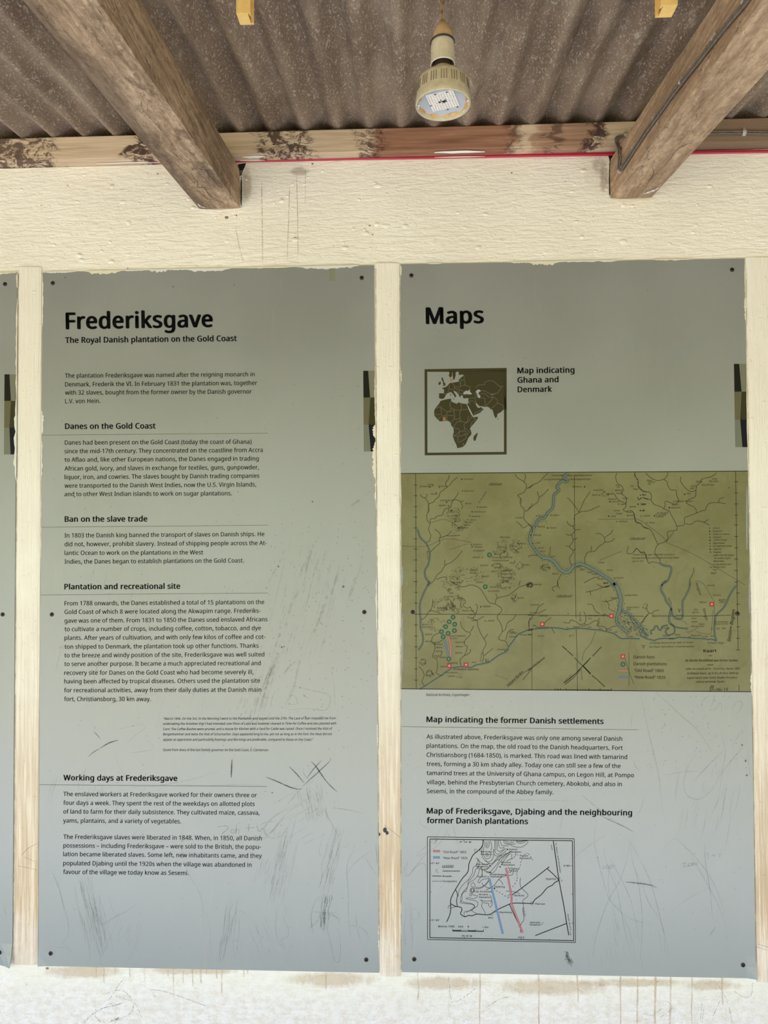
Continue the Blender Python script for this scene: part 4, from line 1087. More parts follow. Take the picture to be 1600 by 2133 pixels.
para(b_mid, [
 ('From 1788 onwards, the Danes established a total of 15 plantations on the', 134.6, 1261.2, 550.3, 1258.3),
 ('Gold Coast of which 8 were located along the Akwapim range. Frederiks-', 134.6, 1279, 542.8, 1276.4),
 ('gave was one of them. From 1831 to 1850 the Danes used enslaved Africans', 134.6, 1297.2, 557.1, 1294.3),
 ('to cultivate a number of crops, including coffee, cotton, tobacco, and dye', 134.6, 1314.8, 543.4, 1312.5),
 ('plants. After years of cultivation, and with only few kilos of coffee and cot-', 134.6, 1333, 552.9, 1330.7),
 ('ton shipped to Denmark, the plantation took up other functions. Thanks', 134.6, 1351.5, 538.9, 1349.2),
 ('to the breeze and windy position of the site, Frederiksgave was well suited', 134.3, 1369.4, 550.6, 1367.4),
 ('to serve another purpose. It became a much appreciated recreational and', 134.3, 1387.3, 543.1, 1385.6),
 ('recovery site for Danes on the Gold Coast who had become severely ill,', 134, 1405.8, 527.8, 1404.2),
 ('having been affected by tropical diseases. Others used the plantation site', 134, 1423.7, 541.5, 1422),
 ('for recreational activities, away from their daily duties at the Danish main', 133.7, 1442.2, 544.1, 1440.9),
 ('fort, Christiansborg, 30 km away.', 133.7, 1460.4, 314, 1460.4)])
block('quotation', b_mid, [
 ('“March 1846. On the 3rd. In the Morning I went to the Plantation and stayed until the 27th. The Lack of Rain impeded me from', 340.2, 1499.4, 699.1, 1498.3),
 ('undertaking the Activities that I had intended; one Piece of Land was however cleaned in Time for Coffee and also planted with', 339.5, 1509.9, 700.2, 1509.2),
 ('Corn: The Coffee Bushes were pruned, and a House for Kitchen with a Yard for Cattle was raised. Once I received the Visit of', 339.5, 1521.1, 691.5, 1520),
 ('Bergenhammer and twice the Visit of Schumacher. Days appeared long to me, yet not as long as in the Fort; the Heat did not', 339.5, 1531.7, 691.1, 1531.3),
 ('appear as oppressive and particularly Evenings and Mornings are preferable, compared to those on the Coast.”', 339.5, 1542.9, 652, 1542.9)], 4.9, M_INK2, 10, 0.2)
block('caption', b_mid, [('Quote from diary of the last Danish governor on the Gold Coast, E. Carstensen', 339.5, 1564.3, 559.2, 1564.6)], 4.9, M_INK2, 9)
heading(b_mid, 'Working days at Frederiksgave', 132.6, 1625.5, 368.9, 1626.8)
rule(b_mid, 82.5, 1634.6, 556.4, 1638.5)
para(b_mid, [
 ('The enslaved workers at Frederiksgave worked for their owners three or', 132, 1658.3, 535, 1660.6),
 ('four days a week. They spent the rest of the weekdays on allotted plots', 132, 1676.5, 530.4, 1679.1),
 ('of land to farm for their daily subsistence. They cultivated maize, cassava,', 132, 1694.7, 540.5, 1697.3),
 ('yams, plantains, and a variety of vegetables.', 131.6, 1713.6, 377, 1715.2)])
para(b_mid, [
 ('The Frederiksgave slaves were liberated in 1848. When, in 1850, all Danish', 132, 1747.4, 545.4, 1750.6),
 ('possessions – including Frederiksgave – were sold to the British, the popu-', 132, 1765.6, 543.4, 1768.5),
 ('lation became liberated slaves. Some left, new inhabitants came, and they', 131.6, 1783.4, 545.4, 1787),
 ('populated Djabing until the 1920s when the village was abandoned in', 131.6, 1802.3, 523.9, 1805.9),
 ('favour of the village we today know as Sesemi.', 131.6, 1820.5, 392.6, 1822.8)])

# colour bars printed at the right edge of every board
def bars(p, x0, xr, rows, sp, xb):
    """x0 top left, xb bottom left, xr right; rows y; sp split positions"""
    cols = [((0.010, 0.009, 0.005, 1), (0.17, 0.165, 0.115, 1)), ((0.115, 0.105, 0.055, 1), (0.036, 0.034, 0.012, 1)), ((0.15, 0.16, 0.11, 1), (0.006, 0.007, 0.012, 1))]
    root = None
    for r in range(3):
        ya, yb = rows[r], rows[r+1]
        la = x0 + (xb-x0)*r/3; lb = x0 + (xb-x0)*(r+1)/3
        sa, sb = sp[r]
        for side_, poly in ((0, [(la, ya), (sa, ya), (sb, yb), (lb, yb)]), (1, [(sa, ya), (xr[0]+(xr[1]-xr[0])*r/3, ya), (xr[0]+(xr[1]-xr[0])*(r+1)/3, yb), (sb, yb)])):
            plane_mesh('colour_bar', [poly], -0.0032, plain('bar colour', cols[r][side_], 0.55, 0, 0.15), p)
bars(b_mid, 756.7, (780.2, 782), (772.3, 828, 884.6, 940.5), ((767, 771), (771.5, 768), (768, 772.4)), 757.9)
bars(b_cut, 9.3, (33.5, 32), (779.7, 835, 891, 946.7), ((19.7, 22.8), (22.8, 19.5), (19.5, 22)), 8.2)
bars(b_map, 1529, (1554.6, 1558.5), (757.9, 815.8, 873.9, 931.4), ((1539.9, 1545), (1545, 1542), (1542, 1546.6)), 1531.8)

# ------------------------------------------------------------------ maps board lettering
block('title', b_map, [('Maps', 889, 674.5, 1006.5, 672.5)], 33.4, M_INK, 33)
block('heading', b_map, [('Map indicating', 1078.5, 777.6, 1196.4, 776.1), ('Ghana and', 1078.5, 797.3, 1163.2, 796), ('Denmark', 1078.9, 817, 1149.4, 815.9)], 11.5, M_INK, 30)
block('caption', b_map, [('National Archives, Copenhagen', 887.8, 1449.6, 977, 1449.8)], 5.2, M_INK2, 6, 0.2)
heading(b_map, 'Map indicating the former Danish settlements', 888.9, 1503.9, 1257, 1508.1)
rule(b_map, 838, 1513.6, 1329, 1520.4)
para(b_map, [
 ('As illustrated above, Frederiksgave was only one among several Danish', 888.6, 1538.7, 1296, 1543.2),
 ('plantations. On the map, the old road to the Danish headquarters, Fort', 888.6, 1557.6, 1297.2, 1562.1),
 ('Christiansborg (1684-1850), is marked. This road was lined with tamarind', 888.9, 1576.5, 1306.5, 1581.3),
 ('trees, forming a 30 km shady alley. Today one can still see a few of the', 888.9, 1595.4, 1292.7, 1599.9),
 ('tamarind trees at the University of Ghana campus, on Legon Hill, at Pompo', 888.9, 1614.3, 1320.6, 1619.1),
 ('village, behind the Presbyterian Church cemetery, Abokobi, and also in', 889.2, 1633.5, 1295.4, 1637.7),
 ('Sesemi, in the compound of the Abbey family.', 889.2, 1652.1, 1152.9, 1654.5)])
block('heading', b_map, [('Map of Frederiksgave, Djabing and the neighbouring', 889.5, 1694.4, 1316.4, 1698.6), ('former Danish plantations', 889.5, 1714.5, 1099.5, 1716.6)], 11.4, M_INK, 30)

def K(ox, oy, k):
    return lambda pts: [(ox + x / k, oy + y / k) for x, y in pts]
def strokes(name, parent, items, y, mat, default=1.0, kind=None, taper=False, smooth=4, each=False):
    if each:
        for it in items: strokes(name, parent, [it], y, mat, default, kind, taper, smooth)
        return
    mb = MB()
    for it in items:
        if isinstance(it, tuple) and isinstance(it[0], (int, float)) and isinstance(it[1], list): w, p = it
        else: w, p = default, it
        ribbon(mb, p, w, y, smooth, taper)
    return tag(mb.build(name, mat, parent), kind=kind)

# ------------------------------------------------------------------ small map of Europe and Africa
wm = empty('continent_map'); wm.parent = b_map
M_OLIVE = plain('olive print', (0.036, 0.030, 0.009, 1), 0.55, 0, 0.25)
M_SEA = M_PANEL
k = K(870, 740, 4.571)
plane_mesh('map_frame', [k([(66, 133), (848, 120), (848, 157), (92, 158)]), k([(66, 133), (92, 158), (94, 928), (68, 953)]),
                         k([(94, 928), (822, 920), (848, 945), (68, 953)]), k([(822, 157), (848, 157), (848, 945), (822, 920)])], -0.0031, M_OLIVE, wm)
africa = [(225,432),(250,425),(280,418),(318,413),(322,440),(345,452),(375,462),(388,448),(410,455),(440,462),(465,462),(480,495),(500,540),(520,578),(530,590),(575,585),(572,605),(545,640),(510,680),(498,700),(512,730),(512,755),(488,780),(478,800),(468,825),(455,850),(430,873),(405,880),(378,885),(368,850),(350,815),(335,768),(345,730),(340,690),(320,668),(316,645),(300,630),(280,622),(250,628),(210,630),(185,605),(160,575),(157,530),(168,505),(185,485),(205,460),(215,440)]
eurasia = [(205,362),(250,362),(252,340),(247,322),(232,317),(240,308),(262,305),(285,290),(298,272),(315,262),(330,262),(350,258),(368,256),(395,250),(392,232),(402,222),(420,208),(440,190),(420,183),(398,190),(390,175),(392,150),(848,140),(848,520),(820,515),(795,540),(760,560),(757,585),(742,600),(730,578),(716,530),(710,515),(698,518),(688,502),(668,490),(640,492),(615,486),(588,484),(572,468),(560,456),(552,462),(560,482),(577,502),(590,500),(603,492),(612,503),(630,512),(600,545),(565,560),(530,577),(515,545),(492,500),(472,468),(485,450),(482,430),(486,410),(468,408),(440,412),(430,400),(432,384),(415,382),(408,395),(402,402),(394,380),(382,365),(362,345),(350,338),(342,345),(352,358),(368,385),(376,395),(366,390),(355,405),(345,380),(330,362),(318,350),(300,356),(280,364),(268,380),(256,405),(240,416),(218,414),(203,405)]
plane_mesh('landmass', [k(p) for p in (africa, eurasia,
  [(335,150),(364,150),(362,195),(350,235),(338,230),(332,190)], [(295,150),(332,150),(326,200),(308,214),(296,190),(304,170)],
  [(228,210),(240,212),(246,235),(255,258),(268,275),(262,290),(235,294),(248,280),(240,268),(244,255),(230,240)], [(200,258),(220,250),(222,268),(214,282),(198,280)],
  [(566,735),(573,750),(562,780),(552,812),(538,816),(530,795),(537,765),(552,755)], [(760,596),(768,604),(766,612),(760,610)],
  [(312,366),(318,366),(318,390),(312,390)], [(330,415),(350,412),(348,420)])], -0.0031, M_OLIVE, wm)
M_SEAP = plain('bare board showing as sea', (0.30, 0.303, 0.285, 1), 0.4)
plane_mesh('sea', [k(p) for p in ([(440,374),(432,362),(446,345),(470,335),(480,342),(492,328),(500,330),(496,345),(520,368),(500,374),(470,370)],
  [(552,345),(575,325),(596,330),(600,344),(582,352),(580,368),(600,390),(590,408),(572,402),(568,375)],
  [(468,468),(478,474),(492,505),(515,550),(530,578),(524,584),(508,560),(488,520)])], -0.0032, M_SEAP, wm)
borders = [[(318,440),(305,470),(320,505),(285,540),(215,490)],[(215,490),(160,510)],[(218,500),(225,560),(165,565)],[(285,540),(275,565),(240,580),(225,565)],[(320,505),(412,528),(412,458)],[(412,518),(480,515)],
 [(412,528),(400,560),(402,600),(355,610),(352,570),(345,520)],[(355,520),(300,540)],[(275,575),(345,575),(350,600),(320,640)],[(402,600),(412,630),(375,635),(345,690),(392,700),(395,735),(345,768)],
 [(402,625),(470,640),(500,610),(525,560)],[(470,640),(480,600),(490,575)],[(525,595),(555,612),(515,640),(505,680)],[(470,640),(445,655),(448,690),(500,735)],[(448,690),(440,720),(395,730),(398,760)],
 [(345,768),(420,770),(445,750),(475,755)],[(385,770),(385,830),(430,810),(465,785),(445,750)],[(440,720),(470,735),(480,760)],[(430,845),(440,838),(436,852),(428,850)],[(240,585),(245,620)],[(265,578),(268,622)],[(280,580),(280,620)],[(225,585),(205,600),(205,630)],[(190,590),(200,600)],
 [(250,362),(285,375)],[(300,280),(300,320),(290,350)],[(300,320),(345,330),(350,295),(330,262)],[(350,295),(405,300),(402,255)],[(405,300),(440,285),(500,300),(495,325)],[(405,290),(415,240),(440,240),(455,270),(440,285)],[(395,225),(430,235)],[(345,310),(400,325),(435,345)],[(370,330),(385,360)],[(400,325),(395,360),(425,370)],[(440,190),(445,230),(440,240)],
 [(550,310),(590,280),(640,280),(640,255),(700,240),(740,260),(770,290),(800,300),(820,295)],[(800,300),(760,360),(700,370),(640,340),(600,340)],[(600,370),(640,365),(680,400),(720,400)],[(700,370),(720,400),(690,440),(640,490)],[(590,410),(640,410),(640,480)],[(720,400),(750,415),(760,455),(700,510)],[(760,455),(815,480),(815,510)],[(540,360),(560,385),(545,405),(490,410)],[(545,405),(560,456)],[(485,450),(520,430),(560,465)],[(500,470),(490,440)],[(530,577),(560,540),(600,530)],[(620,490),(600,545)],[(470,455),(460,470)],[(720,375),(740,360)],[(690,380),(715,372),(712,388)]]
strokes('border_line', wm, [k(p) for p in borders], -0.00325, plain('pale border line', (0.17, 0.16, 0.11, 1), 0.5), 0.6, smooth=2, kind='stuff')
for p_ in ([(240,592),(262,588),(266,620),(242,628)], [(312,225),(320,218),(330,234),(322,250),(314,252)]): plane_mesh('country_mark', [k(p_)], -0.0033, plain('orange print', (0.33, 0.11, 0.015, 1), 0.45), wm)

# ------------------------------------------------------------------ large old map
om = empty('antique_map'); om.parent = b_map
def mat_paper():
    m, nt, b = new_mat('old map paper print'); kk = NT(nt)
    n1 = kk.noise((5, 5, 6), 5, 0.65); n2 = kk.noise((14, 14, 8), 5, 0.7, 0.6)
    n3 = kk.noise((60, 60, 140), 4, 0.6, 0.5)
    c = kk.mix(kk.val(n1, 0.35, 0.65), (0.128, 0.116, 0.038, 1), (0.165, 0.154, 0.062, 1))
    c = kk.mix(kk.val(n2, 0.56, 0.72, 0, 0.45), c, (0.115, 0.080, 0.022, 1))
    c = kk.mix(kk.val(n3, 0.62, 0.75, 0, 0.35), c, (0.085, 0.072, 0.022, 1))
    kk.lk(c, b.inputs['Base Color']); b.inputs['Roughness'].default_value = 0.42
    b.inputs['Specular IOR Level'].default_value = 0.55
    return m
TLm, TRm, BRm, BLm = (835.2, 986.2), (1558.2, 981.2), (1565, 1441), (836.3, 1434.8)
plane_mesh('map_sheet', [[TLm, TRm, BRm, BLm]], -0.0031, mat_paper(), om)
M_OINK = plain('old map ink', (0.008, 0.009, 0.004, 1), 0.55, 0, 0.15)
M_OINK2 = plain('faded map ink', (0.040, 0.038, 0.015, 1), 0.55, 0, 0.2)
M_RIV = plain('blue grey wash', (0.085, 0.115, 0.085, 1), 0.45)
M_BLUE = plain('blue black river line', (0.010, 0.022, 0.022, 1), 0.45)
c2, c3, c4 = K(830, 970, 5.714), K(1100, 970, 6.4), K(1320, 970, 6.154)
c5, c6, c7 = K(830, 1210, 5.714), K(1100, 1210, 6.4), K(1320, 1210, 6.154)
big = [
 (5.0, c3([(545,95),(500,125),(475,155),(510,180),(530,200),(500,215),(450,205),(400,260),(385,290),(415,325),(370,370),(345,400),(340,490),(325,570),(260,630),(215,700),(140,715),(100,790),(50,860),(25,940),(25,1010),(60,1070),(100,1130),(150,1190),(210,1230)])),
 (6.5, c3([(210,1230),(290,1240),(360,1290),(400,1350),(450,1400),(510,1425),(560,1400),(610,1340),(690,1310),(760,1330),(840,1370),(920,1410),(980,1450),(1060,1500),(1130,1560),(1170,1610)])),
 (8.5, c6([(1150,20),(1190,90),(1220,170),(1240,260),(1230,330),(1220,400),(1200,460)])),
 (4.5, c6([(1240,390),(1330,430),(1400,490),(1470,570),(1520,640),(1560,700),(1600,740)])),
 (5.0, c6([(1190,460),(1180,540),(1230,610),(1300,670),(1350,700)])),
 (2.6, c2([(228,755),(260,850),(330,925),(365,1000),(375,1080),(355,1180),(320,1240),(320,1320),(370,1400),(350,1430)])),
 (2.6, c5([(370,0),(345,60),(300,150),(258,270),(258,380),(265,470),(265,560),(290,640),(290,740),(238,825)])),
 (3.4, c7([(420,0),(365,50),(355,120),(400,200),(420,260),(480,340),(470,400),(455,480),(470,550)])),
 (3.0, c4([(340,1255),(400,1280),(470,1290),(485,1330),(470,1400),(440,1470),(380,1510),(360,1540)])),
 (2.6, c7([(725,0),(715,90),(660,210),(628,270),(630,460),(590,485),(540,475),(500,440),(480,350)])),
 (2.6, c7([(1315,60),(1240,170),(1200,260),(1150,350),(1060,440),(1040,540),(1035,620),(1045,710),(1065,765)])),
 (2.2, c7([(470,545),(540,590),(620,605),(700,610)])),
 (2.0, c7([(440,570),(370,585),(350,630),(320,620),(300,580),(270,590),(265,620),(225,640),(230,690)])),
 (2.0, c7([(470,550),(520,590),(525,660),(480,690),(430,690),(410,640),(450,600)])),
]
mbw = MB(); mbb = MB()
for w, p in big:
    ribbon(mbw, p, w, -0.00315, 4)
    q = catmull(p, 4)
    for s in (-1, 1):
        ribbon(mbb, offs(q, s * w * 0.5), 0.9 if s < 0 else 1.25, -0.0032, 0)
coast = [c5([(255,1285),(330,1240),(420,1180),(500,1130),(560,1085),(600,1060),(640,1035),(700,1025),(760,1020),(860,1028),(920,1000),(1000,985),(1080,965),(1120,935),(1200,880),(1290,835),(1310,785),(1360,720),(1420,640),(1500,600),(1570,575),(1600,570)]),
         c6([(0,650),(130,635),(240,630),(320,622),(440,632),(510,645),(600,632),(700,630),(850,645),(960,655),(1090,685),(1160,710),(1240,765),(1350,765),(1490,770)]),
         c7([(80,690),(150,730),(260,760),(310,745),(400,735),(520,735),(600,722),(760,735),(900,740),(960,750),(1000,745),(1065,768)])]
for p in coast:
    ribbon(mbb, p, 1.6, -0.0032, 4); ribbon(mbw, offs(catmull(p, 4), 1.6), 2.4, -0.00315, 0)
mbw.build('river_wash', M_RIV, om); mbb.build('river_bank', M_BLUE, om)
streams = [c2([(605,105),(600,150),(560,210),(575,260),(530,290),(500,320),(480,370),(440,400),(420,430),(360,455)]), c2([(700,140),(650,180),(610,230),(575,262)]),
 c2([(265,335),(275,370),(315,385),(345,420),(360,460),(365,530),(340,580),(340,640),(378,690)]), c2([(330,335),(340,360),(315,385)]),
 c2([(715,320),(680,380),(640,430),(620,490),(560,515),(535,550),(520,590),(450,605),(435,630),(385,632),(380,680),(360,760),(385,830),(370,890),(335,915)]),
 c2([(645,412),(690,405),(740,430),(765,490),(750,510)]), c2([(740,430),(780,420)]),
 c2([(435,755),(480,790),(500,830),(485,880),(495,920),(440,970),(378,1030)]), c2([(635,775),(580,830),(495,860)]), c2([(735,830),(640,835),(575,835)]),
 c2([(760,1010),(700,1090),(630,1150),(555,1185),(520,1250),(460,1300),(420,1370),(375,1410)]), c2([(555,1120),(550,1185)]), c2([(580,1335),(540,1325),(450,1355)]), c2([(1395,95),(1400,130),(1490,190),(1525,240),(1500,310),(1425,350),(1430,370),(1465,400),(1455,470),(1500,530),(1490,620),(1540,690),(1590,740),(1590,790)]),
 c2([(1505,95),(1515,140),(1495,190)]), c2([(1600,230),(1560,265),(1525,265)]), c2([(1390,620),(1480,618)]), c2([(1400,665),(1450,700),(1480,740),(1540,712)]), c2([(1600,450),(1540,530),(1505,540)]),
 c3([(265,95),(240,125),(150,215),(80,250),(0,295)]), c3([(270,310),(230,360),(150,430),(130,480),(70,530),(0,585)]), c3([(120,345),(145,420)]), c3([(0,775),(40,800),(60,840)]), c3([(0,1220),(40,1195),(130,1195)]),
 c3([(525,425),(580,480),(640,560),(680,620)]), c3([(830,345),(780,420),(740,480),(710,560),(680,615)]), c3([(960,535),(880,570),(800,605),(720,610),(640,650),(618,700),(620,780),(600,810),(625,870),(585,920),(600,1000),(555,1080),(600,1130),(590,1180),(555,1220),(565,1300),(590,1325)]),
 c3([(520,740),(550,790),(600,805)]), c3([(505,910),(540,925),(585,920)]), c3([(505,1070),(560,1080)]), c3([(660,965),(605,990)]), c3([(700,850),(630,858)]), c3([(640,1110),(600,1130)]),
 c3([(1135,855),(1095,910),(1020,960),(1025,1020),(940,1080),(890,1140),(800,1150),(770,1200),(755,1250),(765,1320)]), c3([(900,900),(965,910),(1020,960)]), c3([(1160,970),(1100,1010),(1030,1020)]), c3([(845,1070),(840,1140)]),
 c3([(1185,95),(1170,150),(1190,230),(1250,270),(1270,320),(1250,370),(1310,430),(1310,500),(1300,560),(1270,580),(1300,610),(1380,600),(1420,650),(1430,740),(1500,770),(1540,820),(1600,840)]), c3([(1150,375),(1190,440),(1250,480),(1310,500)]), c3([(1425,90),(1425,140),(1465,190),(1470,270),(1530,330),(1600,350)]), c3([(1340,1075),(1320,1160),(1390,1170),(1450,1105),(1500,1160),(1560,1170),(1600,1290)]), c3([(270,1200),(290,1160),(300,1080)]), c3([(390,1600),(400,1530),(450,1440)]), c3([(750,1560),(880,1490)]), c3([(1460,420),(1480,460),(1510,430),(1600,450)]),
 c4([(15,90),(25,140),(55,190),(60,270),(120,330),(200,340),(235,390),(225,440),(270,500),(340,520),(400,560),(465,590),(480,630),(510,680),(550,770),(545,830),(440,845),(440,940),(400,980),(315,1010),(270,1100),(290,1150),(335,1200),(340,1255)]),
 c4([(440,85),(430,130),(395,170),(330,188),(270,180),(170,115),(165,90)]), c4([(395,175),(430,210),(440,260),(480,310),(540,315),(550,370),(575,440),(560,480),(520,490),(410,455),(405,510),(390,550)]),
 c4([(1060,95),(1000,140),(950,150),(870,180),(865,210),(815,250),(800,330),(790,400),(720,430),(680,460),(690,490),(770,530),(800,570),(800,610),(720,640),(655,670),(655,750),(620,770),(555,772)]),
 c4([(610,140),(605,210),(660,280),(720,330),(800,320)]), c4([(1160,405),(1100,430),(1080,470),(980,480),(935,520),(920,570),(870,580),(800,610)]), c4([(1180,490),(1085,468)]), c4([(970,765),(900,725),(800,710),(740,750),(670,745)]), c4([(960,690),(900,725)]), c4([(50,400),(70,440),(110,410),(220,437)]), c4([(0,605),(20,690),(50,735),(90,740),(120,780),(200,810),(235,850),(270,920),(310,1005)]), c4([(0,1110),(40,1060),(90,1110),(140,1110),(180,1230),(210,1250),(240,1230),(340,1255)]), c4([(775,1305),(765,1370),(720,1470),(722,1538)]),
 c5([(610,0),(750,70),(850,50),(920,60),(980,100),(1030,180),(1080,255),(1150,275),(1235,340),(1175,430),(1215,500),(1235,600),(1190,680),(1220,705),(1275,720),(1305,780)]), c5([(1600,30),(1440,75),(1320,165),(1180,205),(1150,275)]), c5([(1160,150),(1180,205)]), c5([(1450,0),(1430,60)]),
 c5([(500,385),(430,360),(370,360),(330,420),(270,465)]), c5([(410,220),(400,310),(370,360)]), c5([(710,205),(770,210),(800,250),(770,290),(820,325),(855,310),(870,345),(915,395),(890,450),(935,470),(950,560),(1000,660),(1045,745),(1005,830),(1015,900),(1000,975)]), c5([(920,270),(940,310),(925,390)]), c5([(1065,630),(1015,690)]), c5([(1125,800),(1070,850),(1020,890)]), c5([(1020,420),(935,470)]), c5([(1400,405),(1370,450),(1300,500),(1270,580),(1235,600)]), c5([(1600,445),(1550,480),(1560,580)]), c5([(1370,575),(1310,600),(1280,700)]),
 c5([(740,480),(750,540),(800,600),(850,615),(850,650),(790,710),(790,760),(820,790),(790,880),(735,940),(745,1010)]), c5([(890,535),(880,570),(855,610)]), c5([(860,810),(850,850),(790,890)]), c5([(490,615),(420,650),(395,720),(430,760),(430,830),(405,900),(460,940),(460,1050),(455,1100),(530,1130)]), c5([(530,700),(480,730),(400,735)]), c5([(520,840),(500,890),(420,895)]), c5([(240,1015),(290,1070),(305,1130),(280,1200),(310,1250)]),
 c6([(390,0),(400,60),(330,85),(330,120),(355,140)]), c6([(395,60),(420,105)]), c6([(1080,60),(960,100),(870,130),(770,150)]), c6([(830,130),(835,190)]), c6([(920,45),(1020,85),(1120,50)]), c6([(1180,230),(1130,250),(1060,275),(990,275)]), c6([(1030,250),(1080,320),(1080,370),(1160,410)]), c6([(790,310),(860,320),(895,400),(960,435)]), c6([(740,410),(770,470),(760,560),(690,580),(640,545),(570,520),(550,560),(470,555)]), c6([(740,570),(800,585),(870,540),(940,535),(920,600),(1000,605),(1060,640),(1130,610),(1180,600)]), c6([(1075,480),(1020,440),(1000,470)]), c6([(210,300),(140,350),(100,430),(20,520),(15,620)]), c6([(240,380),(140,430)]), c6([(310,490),(240,540),(215,600)]), c6([(310,620),(355,700)]),
 c6([(1600,450),(1560,500),(1495,580)]), c7([(330,370),(260,390),(240,420),(205,415),(140,470),(130,510),(90,550)]), c7([(175,300),(170,370),(205,415)])]
def wiggle(p, i):
    q = catmull(p, 4)
    return [(x + 0.9 * noise.noise(Vector((x * .25, y_ * .25, i))), y_ + 0.9 * noise.noise(Vector((x * .25, y_ * .25, i + 9)))) for x, y_ in q]
strokes('stream_line', om, [(0.95, wiggle(p, i)) for i, p in enumerate(streams)], -0.0032, M_OINK, smooth=0, kind='stuff')
gr = [ (1.0, c2([(205,95),(212,1429)])), (1.0, c5([(210,0),(212,1280)])), (0.9, c3([(618,130),(622,870),(632,1600)])), (0.9, c6([(632,0),(640,495)])), (0.9, c6([(642,640),(655,1000),(660,1470)])),
 (1.0, c5([(190,397),(900,398),(1600,402)])), (1.0, c6([(0,457),(640,462),(1080,465)])), (1.0, c6([(1280,466),(1545,470)])), (1.0, c7([(0,450),(130,452)])), (1.0, c7([(410,450),(880,450)])), (1.0, c7([(880,452),(1240,440)])), (1.0, c4([(1308,70),(1328,1538)])), (1.0, c7([(1325,0),(1340,885)])), (1.0, c7([(1350,1330),(1352,1420)])),
 (1.5, [TLm, TRm]), (1.6, [BLm, BRm]),
 (1.3, c6([(360,1452),(1115,1455)])), (0.8, c5([(1590,560),(1590,1290)]))]
for yy in (230, 357, 487, 612, 742, 870, 993, 1122, 1252, 1380): gr.append((1.1, c2([(185, yy), (225, yy)])))
for yy in (137, 265, 397, 525, 657, 785, 915, 1048, 1180): gr.append((1.1, c5([(190, yy), (228, yy)])))
for yy in (207, 350, 491, 634, 763, 907, 1052, 1197, 1345, 1490): gr.append((1.1, c4([(1292, yy), (1338, yy)])))
for yy in (155, 298, 440, 590, 735, 885): gr.append((1.1, c7([(1318, yy), (1362, yy)])))
for xx in (360, 397, 433, 508, 660, 812, 962, 1115): gr.append((1.2, c6([(xx, 1430), (xx, 1452)])))
for p, w in (([(455,870),(520,925)],1.4), ([(530,935),(600,1000)],1.2), ([(620,1025),(730,1135),(830,1240)],1.3), ([(850,1260),(930,1320),(1020,1415)],1.1), ([(980,880),(860,1000)],1.2), ([(835,1025),(730,1135),(640,1230),(480,1360)],1.6), ([(700,1180),(600,1300),(495,1380)],1.1), ([(0,1200),(225,1025)],1.2)): gr.append((w, c6(p)))
gr += [(2.6, c6([(735, 1135), (835, 1240)])), (2.0, c6([(735, 1130), (800, 1065)])), (1.0, c5([(1480,1180),(1590,1045)]))]
mb = MB()
for w, p in gr: ribbon(mb, p, w, -0.0032, 0)
mb.build('graticule', M_OINK, om)
# pale north arrow, creases and old pencil lines
strokes('faint_line', om, [(0.8, c6([(900,670),(840,830),(750,940),(720,1070)])), (1.0, c6([(710,1170),(720,1320)])), (1.0, c6([(1345,950),(1345,1400)])), (0.9, c6([(1290,1030),(1350,1220),(1410,1370)])),
 (0.7, c2([(40,955),(330,960),(560,870),(870,915)])), (0.7, c2([(390,680),(560,640),(730,740)])), (0.7, c2([(610,1000),(820,930)])), (0.7, c4([(430,990),(760,1130),(1100,1330),(1430,1530)])), (0.8, c4([(20,680),(100,710),(360,900),(430,990)])), (0.7, c3([(930,715),(1420,712)])), (0.7, c3([(960,1260),(1250,1140)])), (0.7, c7([(790,1340-1340),(900,40),(1020,250)])), (0.7, c7([(1020,380),(1000,600),(980,680),(870,670),(800,650)])), (0.7, c7([(830,590),(760,640),(690,660),(670,630)])), (0.6, c7([(500,490),(620,510),(690,560)])), (0.6, c5([(1150,1120),(1300,1170)])), (0.7, c7([(1045,600),(1030,250)]))],
 -0.0032, M_OINK2, smooth=3, kind='stuff')
# hill hatching
rnd = random.Random(3); mb = MB()
def hatch(kf, cx, cy, rx, ry, n, w=0.65):
    for i in range(n):
        a = rnd.uniform(0, 2*pi); q = rnd.uniform(0.45, 1.05)
        x, y_ = cx + rx*q*cos(a), cy + ry*q*sin(a); l = rnd.uniform(9, 26)
        t = a + pi/2 + rnd.uniform(-.35, .35)
        p = [(x - l*cos(t)*.5, y_ - l*sin(t)*.5), (x + 2*cos(a), y_ + 2*sin(a)), (x + l*cos(t)*.5, y_ + l*sin(t)*.5)]
        ribbon(mb, kf(p), w * rnd.uniform(.7, 1.2), -0.0032, 2)
for a in ((c2,645,570,90,80,60), (c2,720,700,90,75,70), (c2,1240,960,70,80,40), (c2,1400,960,75,80,85), (c2,1260,1060,60,50,45), (c2,1170,1190,70,30,45), (c2,820,1290,200,90,90), (c2,1280,1300,110,90,90), (c2,1445,1190,50,50,26), (c2,640,1370,90,70,50),
          (c5,530,280,120,80,120), (c5,700,270,80,110,110), (c5,610,310,70,50,70), (c5,620,60,130,80,60), (c5,1270,50,110,50,70), (c5,1390,200,48,45,40), (c5,1565,50,38,34,44), (c5,460,520,110,80,60), (c5,290,960,50,40,30), (c5,370,1100,50,40,60), (c3,230,1355,70,45,60), (c3,1030,378,50,38,26), (c3,20,1590,40,24,30), (c7,150,320,40,40,12), (c6,20,50,40,34,34)):
    hatch(*a)
tag(mb.build('hill_hatching', M_OINK2, om), kind='stuff')
